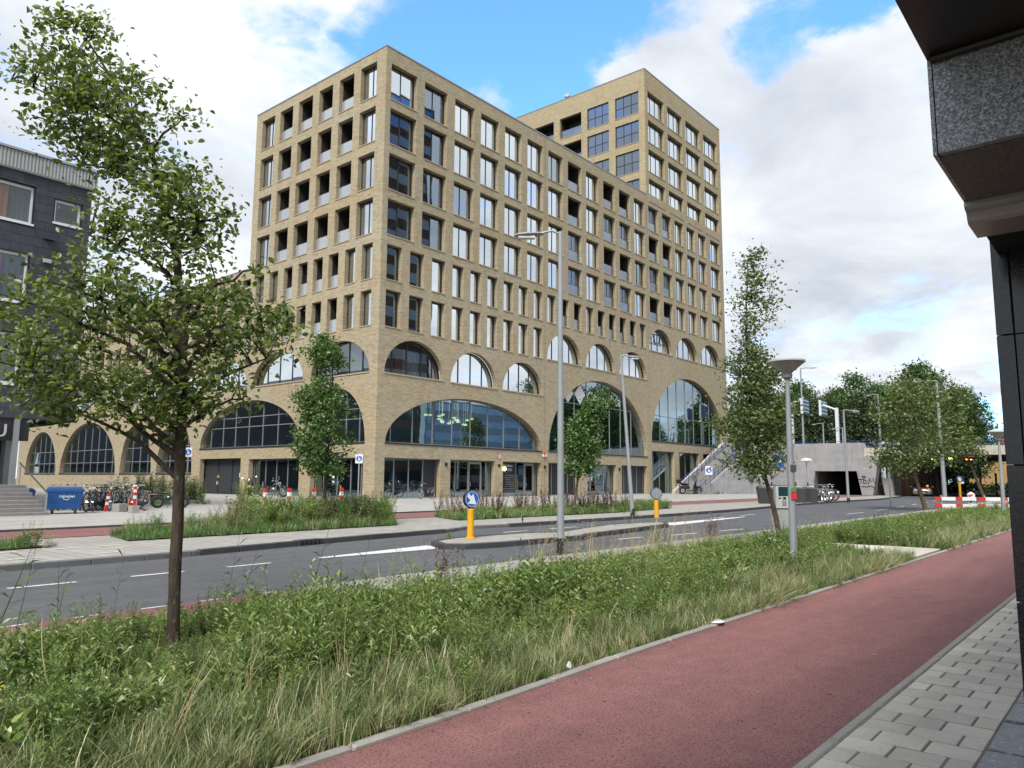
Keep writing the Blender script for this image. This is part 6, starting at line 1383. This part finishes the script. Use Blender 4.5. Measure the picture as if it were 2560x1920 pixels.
# ------------------------------------------------------------------ bicycles
def bike_meshes(fc, tc, key, _c={}):
    if key in _c: return _c[key]
    fm = mat('bike_paint_'+key, fc, .3, coat=.4); tm = mat('bike_tyre_'+key, tc, .8); R = .36; wb = 1.12; D = {}
    D['tyre'] = (MB().torus((0, 0, 0), R, .022, 26, 6), tm); D['rim'] = (MB().torus((0, 0, 0), R-.035, .013, 26, 4), M_CHR)
    s = MB()
    for i in range(14): t = 2*PI*i/14; s.tube([(0, .02*(-1)**i, 0), (.33*math.cos(t), 0, .33*math.sin(t))], .0022, 3, cap=False)
    s.lathe([(.025, -.04), (.025, .04)], n=8, axis='y'); D['spokes'] = (s, M_CHR)
    f = MB(); bb_ = (.45, 0, .30); st_ = (.30, 0, .78); hd_ = (.93, 0, .86); hl = (.97, 0, .68)
    f.tube([bb_, st_], .017, 6).tube([(.32, 0, .70), (.94, 0, .82)], .016, 6).tube([bb_, hl], .019, 6).tube([hd_, hl], .02, 6)
    for sy in (-.05, .05): f.tube([(0, sy, R), bb_], .011, 5).tube([(0, sy, R), (.32, sy*.3, .72)], .010, 5)
    D['frame'] = (f, fm)
    D['fork'] = (MB().tube([hl, (1.04, .05, R+.12), (wb, .05, R)], .012, 5).tube([hl, (1.04, -.05, R+.12), (wb, -.05, R)], .012, 5), fm)
    D['saddle'] = (MB().loft([[(.14+.27*u, w*math.cos(2*PI*j/8), .93+.02*u+.025*math.sin(2*PI*j/8)) for j in range(8)] for u, w in ((0, .05), (.15, .10), (.45, .085), (.75, .04), (1, .02))], 0, True, True).tube([st_, (.28, 0, .92)], .013, 6), M_BLK)
    D['handlebar'] = (MB().tube([(.93, 0, .86), (.90, 0, 1.02), (.93, .12, 1.06), (.85, .26, 1.05), (.70, .29, 1.03)], .012, 6).tube([(.90, 0, 1.02), (.93, -.12, 1.06), (.85, -.26, 1.05), (.70, -.29, 1.03)], .012, 6), M_CHR)
    D['grip'] = (MB().tube([(.80, .275, 1.045), (.68, .295, 1.028)], .018, 6).tube([(.80, -.275, 1.045), (.68, -.295, 1.028)], .018, 6), M_BLK)
    D['mudguard'] = (MB().torus((0, 0, R), R+.035, .016, 14, 4, 0, 'y', .4, 3.3), fm); D['front_mudguard'] = (MB().torus((wb, 0, R), R+.035, .016, 12, 4, 0, 'y', .5, 2.6), fm)
    D['rack'] = (MB().box((-.32, -.06, .78), (.14, .06, .795)).tube([(-.25, .06, .79), (0, .05, R)], .007, 4).tube([(-.25, -.06, .79), (0, -.05, R)], .007, 4), M_CHR)
    D['chain_case'] = (MB().prism([(-.05, .30), (.42, .20), (.56, .26), (.55, .36), (.42, .40), (-.05, .40)], .055, .075), M_BLK)
    D['pedal'] = (MB().tube([(.45, -.08, .30), (.45, .08, .30)], .012, 5).box((.36, .09, .17), (.46, .18, .19)).box((.44, -.18, .41), (.54, -.09, .43)).tube([(.45, .08, .30), (.41, .09, .18)], .01, 4).tube([(.45, -.08, .30), (.49, -.09, .42)], .01, 4), M_BLK)
    D['headlamp'] = (MB().lathe([(.02, -.03), (.035, .0), (.035, .03)], (.99, 0, .93), 8, axis='x'), M_LENS)
    _c[key] = {k: v[0].mesh(k, v[1]) for k, v in D.items()}
    for k, me in _c[key].items(): shade(me, 40)
    return _c[key]
def bicycle(label, loc, rot, fc, tc, key, lean=.06, steer=0.0, K=1.1, group='parked bicycles by the bins'):
    m = bike_meshes(fc, tc, key); o = thing('bicycle', label, 'bicycle', loc, (lean, 0, rot), group); o.scale = (K, K, K)
    for x, st_ in ((0, 0), (1.12, steer)):
        w = link('wheel', m['rim'], o, (x, 0, .382)); link('tyre', m['tyre'], w); link('spokes', m['spokes'], w)
    for k in ('frame', 'fork', 'saddle', 'handlebar', 'mudguard', 'front_mudguard', 'rack', 'chain_case', 'pedal', 'headlamp'): p = link(k, m[k], o)
    link('grip', m['grip'], o); return o
BK = (.014, .014, .016); OR_ = (.50, .14, .07)
bicycle('dark bicycle with pale handlebar leaning on the shuttered window front', (42.25, 43.6, .12), PI+.05, (.03, .025, .035), (.10, .10, .10), 'plum', .1, group=None)
ob_ = bicycle('grey bicycle with orange tyres in front of the bicycle group', (15.95, 35.0, .12), PI+.72, (.12, .12, .13), OR_, 'grey_orange', -.05)
specs = [(14.0, 36.3, 'black', BK, 'black bicycle closest to the blue bin'), (14.4, 36.1, 'brown', (.06, .03, .02), 'brown bicycle second from the blue bin'), (14.75, 36.5, 'black', BK, 'black bicycle third from the blue bin'), (15.05, 36.2, 'silver', (.35, .36, .38), 'silver bicycle in the middle of the bicycle group'), (15.4, 36.6, 'black', BK, 'black bicycle behind the tilted bollard'), (15.75, 36.3, 'red', (.35, .02, .03), 'red bicycle behind the orange tyre'), (16.1, 36.8, 'green', (.03, .08, .06), 'dark green bicycle behind the orange-tyred one'), (16.5, 36.6, 'black', BK, 'black bicycle at the right end of the group'), (14.3, 37.9, 'silver', (.35, .36, .38), 'silver bicycle in the second row behind the bin'), (14.9, 38.1, 'black', BK, 'black bicycle in the second row with a basket'), (15.6, 38.2, 'teal', (.06, .18, .22), 'teal bicycle in the second row'), (16.3, 38.4, 'brown', (.06, .03, .02), 'brown bicycle at the back right of the group'), (13.75, 37.2, 'black', BK, 'black bicycle touching the back of the blue bin'), (14.6, 37.2, 'teal', (.06, .18, .22), 'teal bicycle squeezed between the two rows'), (15.2, 37.4, 'black', BK, 'black bicycle squeezed between the two rows'), (15.9, 37.5, 'silver', (.35, .36, .38), 'silver bicycle between the rows near the orange tyre'), (16.9, 37.6, 'black', BK, 'black bicycle standing alone right of the group'), (13.9, 38.6, 'brown', (.06, .03, .02), 'brown bicycle at the far back left of the group')]
for i, (x, y, k, c, lab) in enumerate(specs):
    b = bicycle(lab, (x, y, .12), -2.15+random.uniform(-.25, .25) if i % 3 else 1.0+random.uniform(-.25, .25), c, (.02, .02, .02), k, random.uniform(-.15, .15), 0)
    if 'basket' in lab:
        bk_ = MB()
        for q in range(8): bk_.tube([(1.08, -.16+q*.045, .82), (1.05, -.18+q*.05, 1.06)], .006, 3).tube([(1.32, -.16+q*.045, .82), (1.36, -.18+q*.05, 1.06)], .006, 3)
        for z in (.82, .9, .98, 1.06): bk_.tube([(1.08, -.17, z), (1.34, -.17, z), (1.34, .17, z), (1.08, .17, z), (1.08, -.17, z)], .007, 4)
        bk_.build('basket', mat('wicker', (.30, .22, .10), .8), b)
for i, (x, y, k, c, lab) in enumerate(((61.2, 20.6, 'silver', (.35, .36, .38), 'silver bicycle in the rack nearest the waste containers'), (62.6, 20.9, 'black', BK, 'black bicycle second in the rack by the waste containers'), (63.9, 21.0, 'silver', (.35, .36, .38), 'silver bicycle in the middle of the far rack'), (65.3, 21.3, 'black', BK, 'black bicycle fourth in the far rack'), (66.8, 21.5, 'teal', (.06, .18, .22), 'teal bicycle at the right end of the far rack'), (62.0, 22.0, 'black', BK, 'black bicycle behind the first two in the far rack'), (64.6, 22.2, 'brown', (.06, .03, .02), 'brown bicycle at the back of the far rack'))):
    bicycle(lab, (x, y, .1), -1.9+random.uniform(-.4, .4), c, (.05, .05, .05), k, random.uniform(-.1, .1), K=1.25, group='bicycles in the far rack')
for i in range(5):
    x, y = 62+i*1.35, 20.4+i*.25; h = MB().tube([(0, -.45, 0), (0, -.45, .85), (0, -.38, .92), (0, .38, .92), (0, .45, .85), (0, .45, 0)], .035, 6).build('bicycle_stand', M_POLE, None, loc=(x, y, .1), rot=.9)
    tag(h, ['metal bicycle hoop nearest the waste containers', 'second metal bicycle hoop from the waste containers', 'middle metal bicycle hoop of the far rack', 'fourth metal bicycle hoop from the waste containers', 'metal bicycle hoop at the right end of the far rack'][i], 'bicycle stand', 'hoops of the far rack')

# ------------------------------------------------------------------ motorcycles, moped, scooter
def two_wheeler(name, label, loc, rot, kind, K=1.0, lean=.12):
    o = thing(name, label, 'motorcycle', loc, (lean, 0, rot)); o.scale = (K, K, K)
    fat = {'moped': .085, 'sport': .075, 'cruiser': .065, 'scooter': .07}[kind]; R = {'moped': .27, 'sport': .31, 'cruiser': .33, 'scooter': .24}[kind]; wb = {'moped': 1.25, 'sport': 1.42, 'cruiser': 1.5, 'scooter': 1.35}[kind]
    rimc = mat('green_rim', (.10, .22, .06), .5) if kind == 'moped' else M_CHR
    for x in (0, wb):
        w = MB().torus((0, 0, 0), R-fat*.2, fat, 24, 8).build('wheel', M_RUB, o, True, (x, 0, R+fat*.8)); r_ = MB().torus((0, 0, 0), R-fat*1.1, .022, 22, 5)
        for q in range(6): t = q*PI/3; r_.tube([(0, 0, 0), ((R-fat)*math.cos(t), 0, (R-fat)*math.sin(t))], .014 if kind != 'moped' else .008, 4)
        link('rim', r_.mesh('rim', rimc), w)
    ax = R+fat*.8; body = mat(kind+'_body', {'moped': (.012, .03, .022), 'sport': (.012, .012, .014), 'cruiser': (.012, .012, .015), 'scooter': (.012, .012, .013)}[kind], .25, coat=.6)
    def blob(name_, secs, m, n=10):
        return MB().loft([[(x, w*math.cos(2*PI*j/n), z+h*math.sin(2*PI*j/n)) for j in range(n)] for x, z, w, h in secs], 0, True, True).build(name_, m, o, True)
    if kind == 'cruiser':
        blob('tank', [(.70, .78, .03, .03), (.78, .82, .13, .09), (.95, .85, .15, .11), (1.12, .87, .09, .08), (1.2, .88, .03, .03)], body); blob('seat', [(.05, .70, .05, .03), (.2, .68, .16, .06), (.45, .66, .17, .06), (.68, .72, .10, .04)], M_BLK); MB().box((.02, -.14, .72), (.07, .14, 1.05)).build('sissy_bar', M_CHR, o)
        blob('engine', [(.48, .45, .10, .12), (.62, .50, .17, .2), (.85, .50, .17, .2), (.98, .46, .08, .1)], mat('engine_metal', (.18, .18, .18), .35, .7)); MB().tube([(.85, -.17, .36), (.4, -.2, .30), (-.22, -.2, .34)], [.03, .045, .05], 8).build('exhaust', M_CHR, o, True)
        MB().tube([(1.12, .09, .98), (wb, .1, ax)], .026, 6).tube([(1.12, -.09, .98), (wb, -.1, ax)], .026, 6).build('fork', M_CHR, o); MB().tube([(1.12, 0, 1.0), (1.0, .12, 1.12), (.98, .38, 1.14), (.86, .42, 1.12)], .014, 6).tube([(1.12, 0, 1.0), (1.0, -.12, 1.12), (.98, -.38, 1.14), (.86, -.42, 1.12)], .014, 6).build('handlebar', M_CHR, o)
        MB().lathe([(.03, -.12), (.09, -.04), (.10, .06), (.09, .07)], (1.22, 0, .92), 14, axis='x').build('headlamp', M_CHR, o, True)
        for s in (-1, 1): MB().tube([(.98, s*.34, 1.14), (.96, s*.38, 1.28)], .008, 4).build('mirror_stem', M_CHR, o); MB().lathe([(.02, -.01), (.07, 0), (.02, .01)], (.96, s*.38, 1.31), 10, axis='x').build('mirror', M_CHR, o)
        MB().torus((0, 0, ax), R+.06, .05, 14, 6, 0, 'y', .5, 3.2).build('mudguard', body, o, True); MB().torus((wb, 0, ax), R+.05, .04, 12, 6, 0, 'y', .4, 2.6).build('mudguard', body, o, True)
    elif kind == 'sport':
        blob('fairing', [(.75, .72, .10, .1), (.95, .78, .22, .25), (1.2, .82, .24, .3), (1.42, .85, .18, .22), (1.55, .82, .05, .06)], body); blob('tail', [(-.28, .98, .05, .03), (-.1, .96, .12, .07), (.2, .86, .16, .09), (.5, .82, .14, .08)], body); blob('tank', [(.48, .86, .08, .06), (.65, .92, .18, .12), (.9, .95, .19, .13), (1.05, .92, .08, .06)], body)
        blob('windscreen', [(1.15, 1.05, .14, .05), (1.28, 1.18, .15, .1), (1.42, 1.02, .1, .05)], mat('smoked_screen', (.06, .06, .065), .1)); MB().box((-.34, -.13, .62), (-.30, .13, .78)).build('number_plate', mat('plate_yellow', (.62, .42, .02), .5), o); MB().box((-.31, -.10, .93), (-.27, .10, .98)).build('tail_lamp', mat('tail_red', (.35, .02, .015), .3), o)
        for s in (-1, 1): MB().tube([(1.2, s*.18, 1.05), (1.12, s*.42, 1.22)], .012, 5).build('mirror_stem', M_BLK, o); MB().lathe([(.02, -.03), (.08, 0), (.02, .02)], (1.12, s*.45, 1.25), 10, axis='x').build('mirror', M_CHR, o); MB().tube([(1.05, s*.1, .98), (.98, s*.34, .96)], .018, 6).build('handlebar', M_BLK, o); MB().tube([(.5, s*.2, .42), (-.15, s*.24, .62)], [.04, .06], 8).build('exhaust', M_GREYM, o, True)
        MB().torus((0, 0, ax), R+.07, .07, 10, 6, 0, 'y', 1.2, 3.0).build('mudguard', body, o, True); MB().tube([(1.3, .1, .8), (wb, .1, ax)], .03, 6).tube([(1.3, -.1, .8), (wb, -.1, ax)], .03, 6).build('fork', M_BLK, o)
    elif kind == 'moped':
        MB().tube([(.12, 0, .62), (.55, 0, .42), (1.0, 0, .80)], .05, 8).build('frame', body, o, True); blob('seat', [(-.2, .80, .05, .03), (.0, .81, .13, .05), (.4, .80, .13, .05), (.62, .82, .06, .03)], M_BLK); blob('battery', [(.35, .5, .05, .05), (.45, .55, .11, .13), (.7, .6, .11, .13), (.8, .62, .05, .05)], body)
        MB().tube([(1.02, .07, .95), (wb, .09, ax)], .028, 6).tube([(1.02, -.07, .95), (wb, -.09, ax)], .028, 6).build('fork', M_BLK, o); MB().tube([(1.0, 0, 1.0), (.95, .1, 1.1), (.88, .36, 1.12)], .015, 6).tube([(1.0, 0, 1.0), (.95, -.1, 1.1), (.88, -.36, 1.12)], .015, 6).build('handlebar', M_BLK, o); MB().lathe([(.03, -.05), (.08, 0), (.08, .05)], (1.1, 0, .9), 12, axis='x').build('headlamp', M_BLK, o)
        MB().torus((0, 0, ax), R+.1, .03, 10, 5, 0, 'y', .8, 2.8).build('mudguard', body, o); MB().torus((wb, 0, ax), R+.1, .03, 10, 5, 0, 'y', .6, 2.4).build('mudguard', body, o); MB().box((-.38, -.1, .74), (.0, .1, .77)).build('rack', M_GREYM, o)
    else:
        blob('rear_body', [(-.28, .68, .05, .05), (-.1, .62, .18, .18), (.25, .58, .2, .2), (.5, .55, .16, .15), (.58, .5, .08, .08)], body); blob('seat', [(-.3, .84, .06, .03), (-.1, .84, .16, .05), (.35, .80, .16, .05), (.55, .76, .08, .03)], M_BLK); MB().box((.45, -.17, .24), (1.0, .17, .32)).build('footboard', body, o)
        blob('leg_shield', [(.95, .35, .14, .06), (1.0, .6, .2, .15), (1.1, .85, .18, .15), (1.14, 1.0, .08, .05)], body); MB().prism([(1.12, 1.0), (1.0, 1.42), (1.04, 1.44), (1.2, 1.0)], -.18, .18).build('windscreen', glass_clear('scooter_screen', (.7, .72, .74), .2, (1, 1, 1)), o); MB().tube([(1.05, .36, 1.06), (1.08, 0, 1.02), (1.05, -.36, 1.06)], .02, 6).build('handlebar', M_BLK, o); MB().box((-.45, -.17, .86), (-.2, .17, 1.12)).build('top_case', M_BLK, o)
        MB().torus((wb, 0, ax), R+.06, .06, 10, 6, 0, 'y', .5, 2.6).build('mudguard', body, o, True); MB().tube([(1.1, .08, .7), (wb, .08, ax)], .03, 6).tube([(1.1, -.08, .7), (wb, -.08, ax)], .03, 6).build('fork', M_BLK, o)
        for s in (-1, 1): MB().tube([(1.05, s*.3, 1.06), (1.02, s*.36, 1.22)], .01, 4).build('mirror_stem', M_BLK, o); MB().lathe([(.02, -.01), (.06, 0), (.02, .01)], (1.02, s*.37, 1.26), 8, axis='x').build('mirror', M_BLK, o)
    MB().tube([(.55, .12, .3), (.5, .3, .02)], .015, 5).build('kickstand', M_BLK, o)
    return o
two_wheeler('moped', 'dark moped with green wheel rims behind the foreground tree trunk', (17.75, 37.6, .12), -.45, 'moped', .9, -.05)
two_wheeler('motorcycle', 'black sport motorcycle seen from behind with yellow number plate', (33.9, 56.0, .12), .95, 'sport', 1.22, -.14)
two_wheeler('cruiser_motorcycle', 'black chrome cruiser motorcycle between two red and white bollards', (34.7, 55.3, .12), -1.1, 'cruiser', 1.2, .12)
two_wheeler('scooter', 'black scooter parked at the foot of the public stairs', (81.2, 42.0, .12), -.62, 'scooter', 1.5, .08)

# ------------------------------------------------------------------ cars
def car(label, loc, rot, col, cname, group=None):
    o = thing('car', label, 'car', loc, rot, group); paint = mat('car_paint_'+cname, col, .28, .4, coat=.6); n = 12
    def sec(x, w, zb, zt, sh):   # rounded half-width section
        return [(x, -w*.92, zb), (x, -w, zb+.12), (x, -w, zt*.72), (x, -w*.93, zt-.06), (x, -w*sh, zt), (x, w*sh, zt), (x, w*.93, zt-.06), (x, w, zt*.72), (x, w, zb+.12), (x, w*.92, zb)]
    S_ = [(-2.1, .70, .36, .62, .7), (-2.0, .84, .25, .78, .75), (-1.6, .90, .22, .90, .8), (-.9, .91, .20, .96, .85), (.6, .91, .20, .97, .85), (1.5, .90, .22, 1.0, .85), (1.95, .86, .28, .98, .8), (2.1, .74, .40, .85, .75)]
    MB().loft([sec(*s) for s in S_], 0, True, True).build('body', paint, o, True)
    cab = [(-.95, .80, .95), (-.25, .70, 1.42), (.4, .68, 1.50), (1.2, .67, 1.46), (1.85, .76, .98)]
    MB().loft([[(x, -w, .93), (x, -w*.98, z-.06), (x, -w*.86, z), (x, w*.86, z), (x, w*.98, z-.06), (x, w, .93)] for x, w, z in cab], 0, True, True).build('cabin', mat('car_glass', (.015, .02, .025), .05), o, True)
    MB().loft([[(x, -w*.9, z+.0), (x, -w*.5, z+.03), (x, w*.5, z+.03), (x, w*.9, z+.0)] for x, w, z in ((-.2, .70, 1.41), (.4, .69, 1.49), (1.25, .68, 1.445))], 0, close=False).build('roof', paint, o, True)
    for s in (-1, 1):
        MB().box((-2.06, s*.55-.2, .62), (-1.86, s*.55+.2, .76)).build('headlamp', mat('headlamp_glass', (.6, .62, .65), .1), o); MB().box((1.95, s*.62-.16, .70), (2.11, s*.62+.16, .9)).build('tail_lamp', mat('tail_red', (.35, .02, .015), .3), o); MB().bbox((-.75, s*1.0-.1, .95), (-.55, s*1.0+.1, 1.1), .02).build('mirror', paint, o)
        for x in (-1.35, 1.3): w = MB().lathe([(.12, -.1), (.30, -.11), (.33, -.06), (.33, .06), (.30, .11), (.12, .1)], (x, s*.82, .33), 20, axis='y').build('wheel', M_RUB, o, True); link('rim', MB().lathe([(.02, -.12), (.2, -.125), (.21, -.1), (.21, .1), (.2, .125), (.02, .12)], (x, s*.82, .33), 14, axis='y').mesh('rim', M_CHR), w)
    MB().box((-2.125, -.5, .42), (-2.0, .5, .56)).build('grille', M_BLK, o); MB().box((-2.14, -.26, .35), (-2.11, .26, .45)).build('number_plate', mat('plate_yellow'), o); MB().prism([(0, .1), (.06, 0), (0, -.1), (-.06, 0)], -2.13, -2.1, 0, 'yz').build('emblem', M_CHR, o, loc=(0, 0, .66)); return o
c1 = car('silver car with headlights towards the viewer inside the underpass', (104, 21.6, 0), .22, (.36, .37, .39), 'silver'); c1.scale = (1.15, 1.15, 1.15)
c2 = car('pale blue car driving on the viaduct behind the leaning tree', (106.5, 24.2, 5.6), PI/2, (.30, .42, .52), 'pale_blue'); c2.scale = (1.15, 1.15, 1.15)

# fallen leaves and grit on the red path
rl_ = np.random.default_rng(77); k = 170
cf = np.stack([rl_.uniform(3.5, 24, k), np.where(rl_.uniform(size=k) < .5, 3.82-np.abs(rl_.normal(size=k))*.18, rl_.uniform(1.7, 3.8, k)), np.full(k, .021)], 1)
tf = rl_.uniform(0, 6.28, k); af = np.stack([np.cos(tf), np.sin(tf), np.zeros(k)], 1); sf = np.stack([-np.sin(tf), np.cos(tf), np.full(k, .12)], 1); zf = rl_.uniform(.008, .026, k)[:, None]
vf = np.stack([cf-af*zf, cf+sf*zf*.45, cf+af*zf, cf-sf*zf*.45+np.array([0, 0, .006])], 1).reshape(-1, 3)
fl = link('fallen_leaves', np_mesh('fallen_leaves', vf, np.arange(k*4).reshape(-1, 4), blade_mat('dry_leaf', [(.1, (.16, .10, .05)), (.5, (.30, .24, .13)), (.9, (.42, .38, .28))]))); tag(fl, 'dry leaf bits scattered on the red cycle path', 'leaves', kind='stuff')
